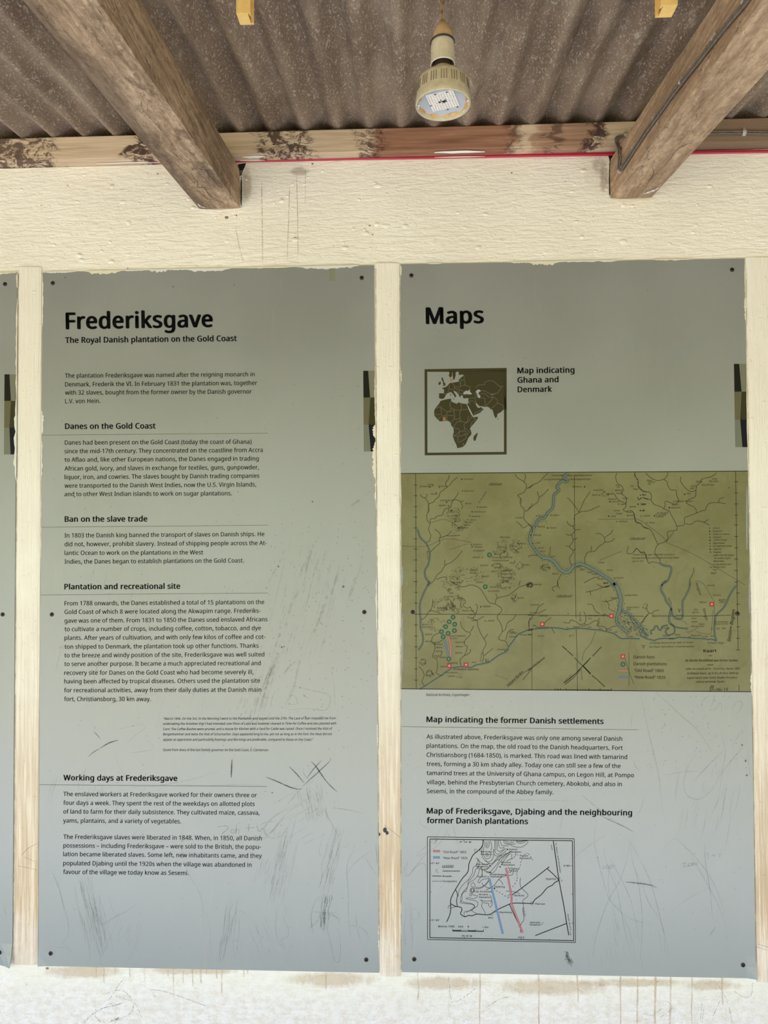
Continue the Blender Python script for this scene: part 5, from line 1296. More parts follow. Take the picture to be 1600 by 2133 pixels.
# sand dots along the great river and its delta
mb = MB(); rnd = random.Random(5)
for w, p in big[:5]:
    q = catmull(p, 3)
    for i, (x, y_) in enumerate(q):
        if p is big[0][1] and i < 45: continue
        for s in (-1, 1):
            for r in range(2):
                d = w*.5 + rnd.uniform(2, 5); a = rnd.uniform(0, 6.28)
                x1, y1 = offs(q, s*d)[i]
                disc(mb, x1 + rnd.uniform(-2, 2), y1 + rnd.uniform(-2, 2), 0.65, -0.0032, 6)
for i in range(150):
    t = rnd.random(); x = 1285 + 55*t + rnd.uniform(-9, 14); y_ = 1286 + 34*t + rnd.uniform(-12, 10)
    l = rnd.uniform(2, 6); a = rnd.uniform(.3, 1.2)
    ribbon(mb, [(x, y_), (x + l*cos(a)*.5 + rnd.uniform(-1, 1), y_ + l*sin(a)*.5), (x + l*cos(a), y_ + l*sin(a))], 0.8, -0.0032, 2)
tag(mb.build('sand_dots', M_BLUE, om), kind='stuff')

# names in a slanting hand: (text, crop, x left, baseline, x right, cap px, rotation of the baseline)
names = [
 ('Kubassi', c2, 775, 168, 885), ('Ubeboet', c2, 1075, 235, 1225, 5.5), ('Ojumin', c2, 778, 310, 890), ('Mossa', c2, 790, 458, 865), ('Kataba', c2, 960, 502, 1050), ('Domatin', c2, 900, 558, 1030), ('Aveston', c2, 865, 612, 965), ('Affram', c2, 845, 655, 920), ('Asafo', c2, 820, 683, 880), ('Abo', c2, 805, 715, 850),
 ('Akropong', c2, 248, 255, 365), ('Amanse', c2, 345, 232, 420), ('Asiamass', c2, 465, 252, 575), ('Odumass', c2, 380, 345, 465), ('Dedenkua', c2, 495, 422, 640), ('Kjebi', c2, 480, 482, 555), ('Sudai', c2, 605, 560, 665), ('Anaffi', c2, 620, 605, 690), ('Manso', c2, 665, 670, 730), ('Nipabiu', c2, 700, 748, 825),
 ('Ajiesso', c2, 880, 945, 985), ('Apassu', c2, 900, 975, 995), ('Kawanti', c2, 910, 1020, 1020), ('Obisson', c2, 880, 1100, 970), ('Anum', c2, 1120, 1035, 1180), ('Abyde', c2, 1155, 1062, 1215), ('Akropong o: Zumang', c2, 1105, 1100, 1350), ('Frederichsnopel', c2, 1115, 1138, 1310), ('Berge', c2, 1325, 1165, 1385), ('Krobbo', c2, 1480, 1190, 1555), ('Kamjefra', c2, 975, 1195, 1065), ('Kuojeborg', c2, 850, 1250, 940), ('Mandanka', c2, 848, 1285, 930), ('Tutu', c2, 735, 1310, 785), ('Aburri', c2, 1100, 1265, 1165), ('Akwapim', c2, 985, 1325, 1075), ('Apasati', c2, 1225, 1258, 1350), ('Bjerget Loeje', c2, 1215, 1298, 1365), ('Schevault', c2, 1240, 1340, 1350), ('Kissemi', c2, 1230, 1378, 1315), ('Amadinass', c2, 630, 1398, 755), ('Berensai', c2, 925, 1395, 1005), ('Mos Jepas', c2, 1210, 860, 1325), ('Acheryo', c2, 1180, 975, 1265), ('Gumata', c2, 1340, 968, 1410), ('Adukrang', c2, 1405, 935, 1510),
 ('Floden Volta', c3, 315, 140, 465), ('stiger i September omtrent', c3, 525, 140, 850), ('Les og uerundeuer', c3, 210, 192, 465), ('ofte omliggende Egne', c3, 550, 190, 835), ('Blejebang', c3, 590, 290, 710), ('Gumata', c3, 900, 335, 1000), ('Manna', c3, 850, 400, 930), ('Krepeado', c3, 1040, 385, 1140), ('Aurageo', c3, 290, 668, 410), ('Asaro', c3, 125, 678, 200), ('Kojeang', c3, 120, 822, 220), ('Adasso', c3, 285, 838, 375), ('Adokodo', c3, 65, 935, 175), ('Teupin', c3, 100, 1038, 165), ('Akanti', c3, 125, 1105, 205), ('Bosum', c3, 165, 1152, 230), ('Ubeboet', c3, 1360, 990, 1555, 5.5), ('Madorme', c3, 1065, 455, 1175), ('Tutuinge', c3, 1110, 488, 1220), ('Lagbe', c3, 1225, 522, 1300), ('Ayrasu', c3, 1350, 555, 1435), ('Kuma', c3, 1140, 608, 1215), ('Tobuefi', c3, 1170, 648, 1250), ('Widi', c3, 1105, 685, 1165), ('Agomasso', c3, 1210, 752, 1320), ('Ausi', c3, 1160, 268, 1220), ('Sho', c3, 1180, 295, 1225), ('Beonudi', c3, 1160, 338, 1245), ('Patong', c3, 1175, 378, 1250), ('Trafo', c3, 1250, 445, 1330), ('Anadi', c3, 1305, 630, 1390), ('Sansado', c3, 1310, 672, 1400), ('Taso', c3, 1360, 280, 1410), ('Tongo', c3, 1395, 322, 1465), ('Ago', c3, 1515, 398, 1570), ('Tobbo', c3, 1495, 525, 1570), ('Obo', c3, 1515, 608, 1555),
 ('Plunder Tafong stiger i September plundring til', c3, 1400, 1198, 1950), ('betydelig Brede men traede inden sine Bugt tilbage', c3, 1380, 1242, 2010), ('og er tor', c3, 1385, 1282, 1540), ('Ampega', c3, 930, 1300, 1015), ('Gasang', c3, 1045, 1402, 1125), ('Krobo', c3, 215, 1365, 290), ('Assutsuare', c3, 290, 1218, 365), ('Mlefi', c3, 640, 1358, 700), ('Agu', c3, 685, 1392, 745), ('Baff', c3, 795, 1430, 850), ('Skujer', c3, 845, 1455, 930), ('Jopasse', c3, 875, 1498, 950), ('Bludso', c3, 925, 1520, 1005), ('Agave', c3, 1000, 1570, 1065), ('Konkodam', c3, 1150, 1505, 1270), ('Malam', c3, 320, 1450, 400), ('Asperlog', c3, 70, 1592, 175),
 ('Kubula', c4, 730, 270, 800), ('Asabe', c4, 720, 300, 775), ('Agu', c4, 675, 365, 730), ('Krepo', c4, 1005, 178, 1070), ('Alu ropa', c4, 960, 208, 1080), ('Agbalosse', c4, 800, 212, 880), ('Kpujuth Agu', c4, 870, 255, 1030), ('Adapan Akupe', c4, 530, 465, 750), ('Ryim', c4, 510, 510, 570), ('Akudanni', c4, 475, 548, 595), ('Sawarri', c4, 165, 198, 240), ('af Konro', c4, 190, 220, 275), ('Soi', c4, 180, 245, 215), ('Akuapi', c4, 330, 615, 435), ('Agomeda', c4, 310, 640, 410), ('Dommeo', c4, 285, 662, 380), ('Tosti', c4, 190, 740, 265), ('Atabbi', c4, 120, 652, 205), ('Abe', c4, 105, 582, 140), ('Toblo', c4, 85, 502, 155), ('Noe', c4, 105, 382, 155),
 ('Stim', c4, 1010, 810, 1095), ('Krepeer', c4, 1010, 848, 1135), ('Gab en Aven', c4, 1015, 888, 1225), ('Adampi', c4, 1015, 926, 1120), ('Volta Krepi', c4, 1020, 962, 1190), ('Agomeda', c4, 1015, 1002, 1160), ('det egentlige Krepe', c4, 1015, 1040, 1255), ('Akvim', c4, 1020, 1080, 1125), ('Augna', c4, 1020, 1118, 1115), ('anden Folk eller beboet', c4, 1020, 1158, 1285), ('de meltere Egne', c4, 1030, 1196, 1240), ('Beboet Sted', c4, 1020, 1234, 1150), ('forrige beboet Sted', c4, 1015, 1275, 1245), ('ubeboet Sted', c4, 1015, 1310, 1170), ('Fort', c4, 1015, 1345, 1065), ('Negri', c4, 985, 1385, 1055),
 ('Tofo', c5, 580, 105, 625), ('Akab', c5, 600, 155, 650), ('Sunglamu', c5, 535, 195, 655), ('Simanu', c5, 1085, 82, 1165), ('Kondorsed', c5, 1065, 130, 1195), ('Soe', c5, 1445, 210, 1490), ('Vialado', c5, 1000, 312, 1095), ('Jodado', c5, 1060, 483, 1140), ('Adankong Sang', c5, 750, 363, 895), ('Dekonu', c5, 845, 408, 900), ('Aya', c5, 840, 450, 885), ('Bjurso', c5, 280, 528, 350), ('Soyoney', c5, 275, 558, 375), ('Kadadi', c5, 315, 645, 395), ('Akradi', c5, 315, 728, 390), ('Kukadi', c5, 445, 762, 520), ('Abetsu', c5, 445, 802, 520), ('Damu', c5, 440, 845, 520), ('Akropi', c5, 480, 918, 560), ('Vorstand o Frederikstown', c5, 600, 665, 800), ('Vorsson', c5, 600, 693, 695), ('Togonumu', c5, 670, 738, 785), ('Bofluma', c5, 680, 790, 765), ('Ajedutu', c5, 670, 865, 760), ('Christiansborg', c5, 650, 1062, 805, 4.2), ('Augustaborg', c5, 820, 1062, 950, 4.0), ('Fort Crevecoeur', c5, 560, 1100, 710), ('James', c5, 590, 1142, 670), ('17 o', c5, 685, 1155, 750), ('Adsuamang', c5, 580, 985, 700), ('Jeneroni', c5, 500, 1028, 575), ('Temma', c5, 870, 978, 925), ('Ponny', c5, 1020, 945, 1075), ('Prampram', c5, 1175, 825, 1300), ('Ningo', c5, 1320, 612, 1380), ('Labadengo', c5, 1320, 628, 1410), ('Vulkosan', c5, 1315, 672, 1390), ('Ternasu Loet', c5, 1440, 650, 1585), ('Koaatso', c5, 870, 480, 930),
 ('Ubeboet', c6, 380, 220, 580, 5.5), ('Ajradsoe', c6, 1100, 235, 1200), ('Kabada', c6, 30, 328, 145), ('Asponda', c6, 20, 435, 125), ('Juabola', c6, 145, 475, 255), ('Abo', c6, 1015, 90, 1070), ('Agrau', c6, 1000, 40, 1065), ('Aligo', c6, 60, 605, 105), ('Fredensborg', c6, 105, 628, 270), ('Lay', c6, 505, 632, 540), ('Pomyu', c6, 600, 622, 680), ('Todelon', c6, 690, 610, 770), ('Loke', c6, 785, 625, 840), ('Foso', c6, 940, 645, 990), ('Ado', c6, 1070, 662, 1110), ('Loko', c6, 1140, 690, 1190), ('Krobo Agave Tonge', c6, 790, 470, 1030), ('Tonu', c6, 795, 510, 845), ('Augna Alanu', c6, 1310, 362, 1475), ('Jaden', c6, 1310, 392, 1370), ('mindelig Thoven', c6, 1280, 200, 1460), ('18 Femr', c6, 125, 745, 215), ('Poni', c6, 0, 725, 45), ('Mo. 18', c6, 550, 740, 605), ('Kungso', c6, 1320, 750, 1400),
 ('Noinno', c7, 230, 462, 405, 4.6), ('Tarano', c7, 530, 452, 625), ('Tesi', c7, 555, 375, 605), ('Matsue', c7, 840, 282, 930), ('Ternisco', c7, 1010, 192, 1115), ('Amino', c7, 940, 66, 1035), ('Aggorgome', c7, 1085, 252, 1180), ('Lokani', c7, 1100, 280, 1165), ('Asia', c7, 770, 375, 820), ('Ajo Po', c7, 750, 412, 830), ('Foko', c7, 740, 490, 800), ('Kutanu', c7, 740, 532, 815), ('Atago', c7, 830, 562, 905), ('Adulti Jrabu', c7, 730, 592, 900), ('Sino', c7, 1055, 620, 1100), ('10ben', c7, 1130, 618, 1180), ('Ft Prinsensten', c7, 1050, 535, 1210), ('Datto 5.5 Hm', c7, 1045, 562, 1210), ('Temkoj', c7, 360, 612, 455), ('Sogbadu', c7, 370, 712, 455), ('Dzita', c7, 525, 700, 590), ('Augna Soe', c7, 730, 708, 860), ('Bai', c7, 450, 750, 510), ('1ste Strand', c7, 870, 722, 950), ('Naa', c7, 985, 715, 1025), ('St Pauls Tange', c7, 945, 805, 1155, 3.6), ('mindelig Strom til de Side 12 Timer', c7, 200, 805, 760), ('fra Popo hen Afsnit i Soenderlysten', c7, 195, 855, 775), ('Toxaa', c7, 95, 838, 145), ('og', c7, 110, 860, 135),
]
mbn = MB()
for it in names:
    t, kf, x0, yb, x1 = it[:5]; cap = it[5] if len(it) > 5 else 3.3
    if x1 - x0 < 5: continue
    (ax, ay), (bx__, by__) = kf([(x0, yb), (x1, yb - (x1 - x0) * 0.01)])
    text_line(mbn, t, ax, ay, bx__, by__, cap * 0.95, 6, 0.5, -0.00325)
def rot_name(t, kf, p0, p1, cap, bold=0, ital=0.4, mb=None):
    (ax, ay), (bx__, by__) = kf([p0, p1]); text_line(mb or mbn, t, ax, ay, bx__, by__, cap, bold, ital, -0.00325)
rot_name('In de Senke', c2, (965, 450), (1050, 315), 3.2)
rot_name('Sekjaere Borden', c5, (1305, 1265), (1490, 1095), 6.2, 14, 0.3)
rot_name('sine fra Popo', c5, (1495, 1100), (1600, 1040), 3.4)
rot_name('den vigtig Sogmand', c6, (0, 1195), (220, 1030), 3.4)
rot_name('Benin= Bugten', c7, (1240, 780), (1300, 375), 6.6, 16, 0.25)
rot_name('Avigno', c7, (790, 20), (845, 180), 4.8, 6, 0.3); rot_name('Sengo', c7, (885, 350), (925, 500), 5.2, 6, 0.3)
rot_name('Terro', c7, (430, 215), (475, 300), 4.2, 6, 0.3); rot_name('Touton', c4, (410, 990), (520, 860), 3.6)
rot_name('Sorum', c2, (335, 1010), (340, 1110), 3.6); rot_name('Pr. Nomu', c2, (345, 460), (345, 555), 3.6); rot_name('Volta', c2, (1455, 460), (1465, 390), 3.6)
rot_name('Agret Mare', c6, (705, 545), (705, 415), 3.4); rot_name('Forget Soe', c6, (945, 600), (960, 500), 3.6); rot_name('Ponny', c5, (985, 970), (1000, 850), 3.2); rot_name('Volta Regu', c6, (1340, 480), (1450, 640), 3.6); rot_name('Mindre og Aabner', c6, (455, 875), (590, 1000), 2.6); rot_name('for og Sone i v', c6, (865, 1015), (980, 880), 2.6); rot_name('Landun Vind', c6, (480, 1355), (580, 1255), 2.6); rot_name('fra Sondersiden', c6, (500, 1385), (610, 1270), 2.6); rot_name('fra Abendsyde og Vind', c6, (850, 1265), (1020, 1410), 2.6)
mbn.build('place_name', M_OINK, om)
mb = MB()
rot_name('Kaart', c7, (897, 915), (1062, 913), 6.2, 20, 0.0, mb); rot_name('over', c7, (958, 965), (1010, 965), 2.8, 8, 0.3, mb)
rot_name('de danske Besiddelser paa Kysten Guinea', c7, (662, 1033), (1330, 1031), 4.6, 20, 0.1, mb); rot_name('uddraget', c7, (940, 1085), (1022, 1083), 2.8, 8, 0.3, mb)
for t, a, b_, c in (('efter en omam af Dr. Thonning i Aaret 1802', 668, 1140, 1360), ('forfattede Kaart, og H Grs Bruhns 1828 op-', 680, 1198, 1350), ('tagne Kaart over Volta Floden forudmu', 682, 1255, 1325), ('Udlost anmede Flyaku', 795, 1306, 1165)):
    rot_name(t, c7, (a, b_), (c, b_ - 4), 4.2, 8, 0.4, mb)
rot_name('B', c7, (975, 1390), (1018, 1388), 8, 0, 0.3, mb); rot_name('No 18', c7, (1065, 1410), (1205, 1405), 5.5, 8, 0.3, mb)
strokes('flourish', om, [(0.8, c7([(960, 1415), (1040, 1395), (1060, 1398)]))], -0.0032, M_OINK)
mb.build('map_title', M_OINK, om)
mb = MB()
for kf, pts in ((c2, [(755,160),(765,300),(405,238),(378,252),(490,260),(450,325),(575,434),(595,476),(942,492),(878,549),(848,598),(825,643),(808,673),(792,707),(700,597),(632,538),(745,724),(865,937),(878,965),(897,1012),(1002,1093),(1150,1052),(1385,1140)]),
 (c3, [(755,282),(260,662),(112,670),(262,830),(955,392),(885,326),(1075,673),(1185,745),(1500,392),(1468,513),(1500,600),(1508,672),(1092,480),(1205,512),(98,815),(40,925),(65,1035),(95,1100)]),
 (c4, [(655,367),(515,460),(498,500),(458,538),(315,605),(290,625),(268,642),(88,377),(55,492),(85,575),(168,732),(975,800),(975,840),(978,877),(978,918),(978,956),(978,995),(980,1032),(982,1072),(985,1108),(990,1303)]),
 (c5, [(980,307),(1035,478),(1380,210),(1395,190),(830,432),(1270,832),(1045,958),(1068,960),(460,912),(433,752)]), (c6, [(1048,653),(535,438),(15,52)]), (c7, [(588,390),(715,770-50),(1003,613)])):
    for i, p in enumerate(pts):
        (x, y_), = kf([p]); disc(mb, x, y_, 1.15 if i % 3 else 1.5, -0.0032, 8)
tag(mb.build('village_dot', M_OINK, om), kind='stuff')

# printed overlay: plantations, forts, the two roads and their key
M_GRN = plain('green ring print', (0.002, 0.045, 0.022, 1), 0.4); M_GRN2 = plain('pale green centre', (0.06, 0.18, 0.06, 1), 0.4)
M_REDP = plain('red fort print', (0.30, 0.006, 0.010, 1), 0.4); M_PINK = plain('pink fort centre', (0.42, 0.25, 0.20, 1), 0.4)
M_REDL = plain('red road print', (0.28, 0.03, 0.04, 1), 0.4); M_REDF = plain('red road filling', (0.33, 0.17, 0.12, 1), 0.4)
M_BLUL = plain('blue road print', (0.008, 0.06, 0.14, 1), 0.4); M_BLUF = plain('blue road filling', (0.10, 0.18, 0.19, 1), 0.4)
PL = c2([(1083, 1062)]) + c5([(1034,70),(651,432),(604,487),(670,516),(563,545),(667,592),(513,605),(591,625),(533,665),(599,928)]) + c6([(1266,1112)])
for x, y_ in PL:
    mb = MB(); disc(mb, x, y_, 5.0, -0.0034, 24, 2.3); o = mb.build('plantation_mark', M_GRN, om)
    mb = MB(); disc(mb, x, y_, 2.4, -0.00345, 16); mb.build('plantation_centre', M_GRN2, om)
FT = c5([(606,1010),(806,998)]) + c6([(190,577),(1113,467),(1265,1008)]) + c7([(1003,299)])
for x, y_ in FT:
    mb = MB(); quad(mb, x-4.8, y_-4.8, x+4.8, y_+4.8, -0.0034); mb.build('fort_mark', M_REDP, om)
    mb = MB(); quad(mb, x-1.9, y_-1.9, x+1.9, y_+1.9, -0.00345); mb.build('fort_centre', M_PINK, om)
def road(parent, pts, w, ml, mf, lw=1.1):
    a = MB(); b = MB(); q = catmull(pts, 4)
    ribbon(b, q, w, -0.0033, 0)
    for s in (-1, 1): ribbon(a, offs(q, s*w/2), lw, -0.00335, 0)
    b.build('road_filling', mf, parent); a.build('road_line', ml, parent)
road(om, c5([(593,655),(612,720),(625,790),(622,860),(612,905)]), 2.6, M_REDL, M_REDF)
road(om, c5([(545,690),(600,905)]), 2.6, M_BLUL, M_BLUF)
road(om, c6([(1210,1198),(1330,1198)]), 2.6, M_REDL, M_REDF); road(om, c6([(1210,1280),(1330,1280)]), 2.6, M_BLUL, M_BLUF)
block('map_key', om, [('Danish forts', *c6([(1408,1033)])[0], *c7([(270,995)])[0]), ('Danish plantations', *c6([(1408,1124)])[0], *c7([(425,1082)])[0]),
      ('“Old Road” 1803', *c6([(1415,1214)])[0], *c7([(385,1168)])[0]), ('“New Road” 1826', *c6([(1415,1303)])[0], *c7([(408,1255)])[0])], 6.0, M_INK2, 3, y=-0.0034)
# worn pale edge of the print
for x, y_, w, h, r in ((838, 1200, 5, 60, 0), (838.5, 1340, 4, 170, 0), (1556, 1080, 5, 190, 0), (1561, 1240, 4, 120, 0)):
    blob('worn_edge', x, y_, w, h, -0.0034, mat_blob('bare metal wear', (0.27, 0.28, 0.27, 1), 0.9, 120, (0.05, 0.25)), om, r)

# ------------------------------------------------------------------ lower survey map
sm = empty('survey_map'); sm.parent = b_map
k = K(880, 1740, 4.848)
def frame_lines(quads):
    mb = MB()
    for w, P in quads:
        P = k(P)
        for i in range(4): ribbon(mb, [P[i], P[(i+1) % 4]], w, -0.0032, 0)
    return mb
frame_lines([(1.3, [(50,16),(1533,35),(1546,1082),(52,1052)]), (1.6, [(76,38),(1515,55),(1528,1064),(75,1033)])]).build('map_frame', M_INK2, sm)
M_CONT = plain('contour print', (0.05, 0.05, 0.035, 1), 0.55, 0, 0.2)
roads = [(2.0, [(612,45),(610,90),(590,130),(520,190),(495,230),(470,290),(465,350),(445,390),(400,440),(335,545),(300,610),(285,660),(285,760),(270,820),(245,873)]), (1.7, [(335,548),(355,600),(345,660),(352,715)]), (2.0, [(285,690),(330,715),(390,728),(398,760),(385,790),(425,822),(470,808),(500,812),(555,795),(640,803),(690,795),(760,750),(880,695),(920,685),(1010,685),(1115,690)]),
 (2.0, [(1115,690),(1135,650),(1200,600),(1260,530),(1310,505),(1340,475),(1380,455)]), (2.0, [(905,602),(1000,535),(1282,318)]), (2.0, [(1262,338),(1330,400),(1380,455)]), (2.1, [(1322,58),(1350,250),(1380,455),(1430,720),(1457,890),(1480,1010)]), (2.0, [(1457,890),(1300,950),(1140,1013)]), (1.8, [(880,700),(940,830),(1010,970)]), (1.6, [(98,410),(193,412)]), (2.4, [(305,960),(387,962)]), (2.4, [(465,965),(537,965)])]
strokes('road_line', sm, [(w * 0.85, k(p)) for w, p in roads], -0.0032, M_INK, smooth=3)
thin = [[(98,463),(118,463)],[(124,463),(144,463)],[(150,463),(168,463)],[(174,463),(193,463)],[(305,945),(305,970)],[(305,970),(618,972)],[(618,972),(618,950)],[(387,960),(387,948)],[(465,965),(465,950)],[(537,965),(537,950)],[(387,962),(465,964)],[(537,966),(618,966)],[(200,325),(316,325)],[(420,45),(420,60)],[(425,1020),(425,1035)],[(995,1030),(995,1050)],[(705,1035),(705,1048)],[(1282,1045),(1282,1057)],[(80,283),(95,283)],[(80,572),(92,572)],[(80,857),(92,857)],[(1500,310),(1513,310)],[(1507,595),(1518,595)],[(1507,885),(1522,885)],
 [(990,430),(985,480),(1000,530),(1060,590),(1060,620),(1015,655),(1020,700),(1015,760),(1025,850),(995,900),(990,985)],[(845,563),(930,570),(985,590)],[(915,370),(905,400),(830,410),(770,445),(720,510),(640,555)],[(630,510),(660,530),(720,533)],[(770,445),(800,470),(815,500)],[(1300,95),(1312,150)],[(1490,970),(1500,1010)],[(600,480),(620,515)],[(950,60),(1060,55)],
 [(610,90),(575,160)],[(600,330),(605,420)],[(260,740),(265,712),(290,712)],[(285,745),(300,730),(350,718)]]
dash = [[(1115,250),(1060,180),(1005,235),(985,320),(955,370),(955,450),(905,530)],[(730,550),(800,590),(880,640)]]
strokes('thin_line', sm, [(0.9, k(p)) for p in thin], -0.0032, M_INK2, smooth=3, kind='stuff')
mb = MB()
for d_ in dash:
    q = catmull(k(d_), 6)
    for i in range(0, len(q) - 1, 2): ribbon(mb, q[i:i+2], 1.0, -0.0032, 0)
mb.build('footpath_line', M_INK2, sm)
cont = [[(535,230),(555,235),(560,260),(545,300),(510,330),(505,380),(470,440),(440,470),(400,510),(370,560),(360,620)],[(560,235),(575,270),(560,330),(540,340),(520,400),(490,440),(465,460),(455,520),(420,560),(395,600),(385,660),(440,680),(500,690),(530,720),(490,760),(430,770),(420,800),(435,830)],
 [(610,310),(580,340),(560,400),(520,450),(470,480),(440,570),(430,560)],[(430,560),(400,600),(400,650),(380,680),(440,690),(510,700),(520,730),(460,770),(440,780)],[(550,320),(600,330),(600,400),(575,440),(560,470),(575,480),(600,450),(640,440),(670,440)],
 [(490,500),(510,475),(530,500),(530,520),(560,530),(600,520),(640,490),(670,450)],[(485,510),(510,520),(540,540),(600,530),(650,490),(675,455)],[(490,540),(510,600),(560,610),(520,640),(470,630),(440,640),(530,660),(560,680),(550,720),(500,745),(510,770),(550,790)],[(480,590),(495,590),(495,610),(480,610),(480,590)],[(585,650),(610,660),(660,665),(700,660),(705,700),(685,725),(670,710),(670,690),(620,680),(590,655)],[(605,680),(600,720),(630,770),(635,800)],[(680,600),(700,640),(690,690)],
 [(620,50),(605,110),(600,190),(620,240),(660,270),(700,250),(720,200),(715,140)],[(630,60),(620,130),(615,190),(640,235),(680,225),(690,180),(670,160)],[(645,60),(640,120),(655,100),(665,60)],[(680,55),(670,110),(650,130)],[(690,60),(700,120),(690,150)],[(640,185),(645,210),(665,205),(660,185),(640,185)],
 [(730,50),(730,120),(720,180),(750,210),(800,190),(830,170),(850,150)],[(740,50),(745,110),(735,170),(765,190),(810,160),(850,130)],[(755,50),(760,100),(755,150),(790,160),(830,130)],[(770,50),(770,90),(790,130),(830,115)],[(785,50),(800,100),(840,105),(870,110)],[(830,50),(850,75),(880,85),(915,70),(925,50)],[(845,50),(860,65),(890,68),(905,50)],[(940,50),(960,75),(1000,80),(1030,70),(1045,50)],[(955,50),(975,65),(1010,62),(1025,50)],[(890,100),(930,115),(1000,120),(1060,80),(1062,55)],[(820,50),(830,80),(880,95),(940,85)],
 [(600,340),(640,350),(700,300),(750,250),(790,210),(850,180)],[(620,355),(680,370),(720,330),(760,280),(800,220),(880,170)],[(640,370),(700,380),(740,350),(770,290),(820,230),(890,185)],[(640,250),(680,290),(720,270),(760,220),(800,200)],[(700,290),(730,260),(780,240),(840,200),(900,160)],[(880,175),(860,210),(820,260),(800,300)],[(900,185),(900,230),(850,260)],[(940,165),(935,210),(895,245)],[(860,320),(880,345),(870,370),(890,375),(905,350),(890,330),(875,340)],[(885,345),(890,365),(900,352)],[(900,320),(915,350),(915,380)],[(700,380),(680,400)],[(550,330),(600,345),(650,335),(690,310)],[(560,250),(600,280),(640,300),(680,280)],[(490,550),(500,540),(515,545),(518,560),(505,570),(490,562),(490,550)],[(480,555),(498,530),(525,545),(522,572),(500,580),(482,570),(480,555)]]
strokes('contour_line', sm, [(0.95, k(p)) for p in cont], -0.0032, M_CONT, smooth=3, kind='stuff')
mb = MB(); rnd = random.Random(9)
for cx, cy, r_, n in ((545,155,26,24), (1385,450,34,30), (1105,685,24,22), (885,610,22,20), (698,805,16,10), (735,770,14,8), (672,420,14,9), (1205,890,16,10), (150,358,20,11), (983,915,14,6), (955,197,12,6)):
    for i in range(n):
        a = rnd.uniform(0, 6.28); q = rnd.uniform(.4, 1) * r_
        (x, y_), = k([(cx + q*cos(a), cy + q*sin(a))]); disc(mb, x, y_, 0.5, -0.0032, 6)
for x, y_ in k([(683,308),(785,318),(683,374),(860,142),(728,536),(520,562)]): disc(mb, x, y_, 1.5, -0.0032, 10)
mb.build('settlement_dot', M_INK, sm)
mb = MB()
for t, a, b_, c, d_, cap, tr in (('LEGEND', 200, 320, 315, 318, 3.6, 60), ('Settlements', 205, 368, 378, 368, 3.3, 40), ('Roads', 205, 420, 295, 421, 3.3, 40), ('Footpaths', 205, 471, 348, 472, 3.3, 40), ('0° 14’ W'.replace('’', "'"), 378, 76, 492, 78, 3.6, 60), ("5° 45'", 97, 290, 172, 290, 3.3, 40), ("5°45'", 1427, 316, 1495, 316, 3.3, 40), ("5° 43'", 97, 865, 172, 865, 3.3, 40),
   ('Metres 1000', 160, 928, 322, 929, 3.6, 30), ('500', 360, 930, 410, 931, 3.4, 30), ('0', 457, 930, 470, 930, 3.4, 0), ('1 Km', 610, 937, 665, 937, 3.6, 20), ("0° 14' W", 400, 1025, 500, 1027, 3.6, 60), ("0°12'", 968, 1040, 1030, 1041, 3.4, 30),
   ('Berekuso', 587, 172, 705, 172, 3.0, 50), ('Plantation', 590, 198, 705, 198, 2.8, 30), ('Brockman', 545, 300, 665, 300, 3.2, 50), ('Plantation', 545, 322, 665, 322, 2.8, 30), ('Sesemi', 558, 424, 650, 424, 3.2, 50), ('Dakobi', 877, 150, 958, 150, 3.2, 50), ('Plantation', 877, 174, 995, 175, 3.0, 10), ('Pompo', 985, 213, 1065, 213, 3.2, 50), ('Plantation', 983, 238, 1100, 240, 3.0, 10), ('Bibease', 797, 280, 892, 281, 3.2, 50), ('Plantation', 797, 305, 932, 306, 3.2, 30), ('Biba', 918, 346, 975, 346, 3.2, 50), ('Hill', 918, 368, 962, 368, 3.0, 50), ('Frederiksgave', 690, 402, 845, 404, 3.0, 0), ('Plantation', 690, 424, 805, 425, 3.0, 10), ('Djabing', 730, 526, 830, 527, 3.2, 50), ('De Forenede', 540, 576, 702, 577, 3.2, 50), ('Brodre', 575, 605, 662, 606, 3.2, 50), ('Plantation', 573, 632, 688, 633, 3.0, 10), ('Abokobi', 925, 615, 1028, 616, 3.2, 50), ('Akpomang', 775, 784, 902, 785, 3.2, 50), ('Boi', 668, 840, 712, 840, 3.2, 50), ('Pantan', 1142, 700, 1237, 701, 3.4, 50), ('Oyarifa', 1247, 448, 1345, 449, 3.4, 50), ('Mental', 1090, 888, 1182, 889, 3.2, 60), ('Hospital', 1085, 910, 1186, 911, 3.2, 50)):
    (ax, ay), (cx, cy) = k([(a, b_), (c, d_)]); text_line(mb, t, ax, ay, cx, cy, cap, 22, 0, -0.0033, tr)
for t, p0, p1, cap in (('To Aburi and Dodowa', (1340, 75), (1388, 375), 2.8), ('From Accra', (1462, 800), (1492, 955), 3.0), ('Dakobi', (1016, 735), (1030, 820), 2.8)):
    (ax, ay), (cx, cy) = k([p0, p1]); text_line(mb, t, ax, ay, cx, cy, cap, 16, 0, -0.0033, 60)
mb.build('map_lettering', M_INK2, sm)
block('map_key', sm, [('“Old Road” 1803', *k([(205, 180)])[0], *k([(442, 180)])[0]), ('“New Road” 1826', *k([(205, 240)])[0], *k([(455, 240)])[0])], 4.6, M_INK2, 4, y=-0.0033)
M_REDF2 = plain('pink road filling', (0.38, 0.19, 0.19, 1), 0.4); M_BLUF2 = plain('light blue road filling', (0.15, 0.26, 0.36, 1), 0.4)
M_REDL2 = plain('crimson road print', (0.28, 0.015, 0.03, 1), 0.4); M_BLUL2 = plain('azure road print', (0.008, 0.085, 0.24, 1), 0.4)
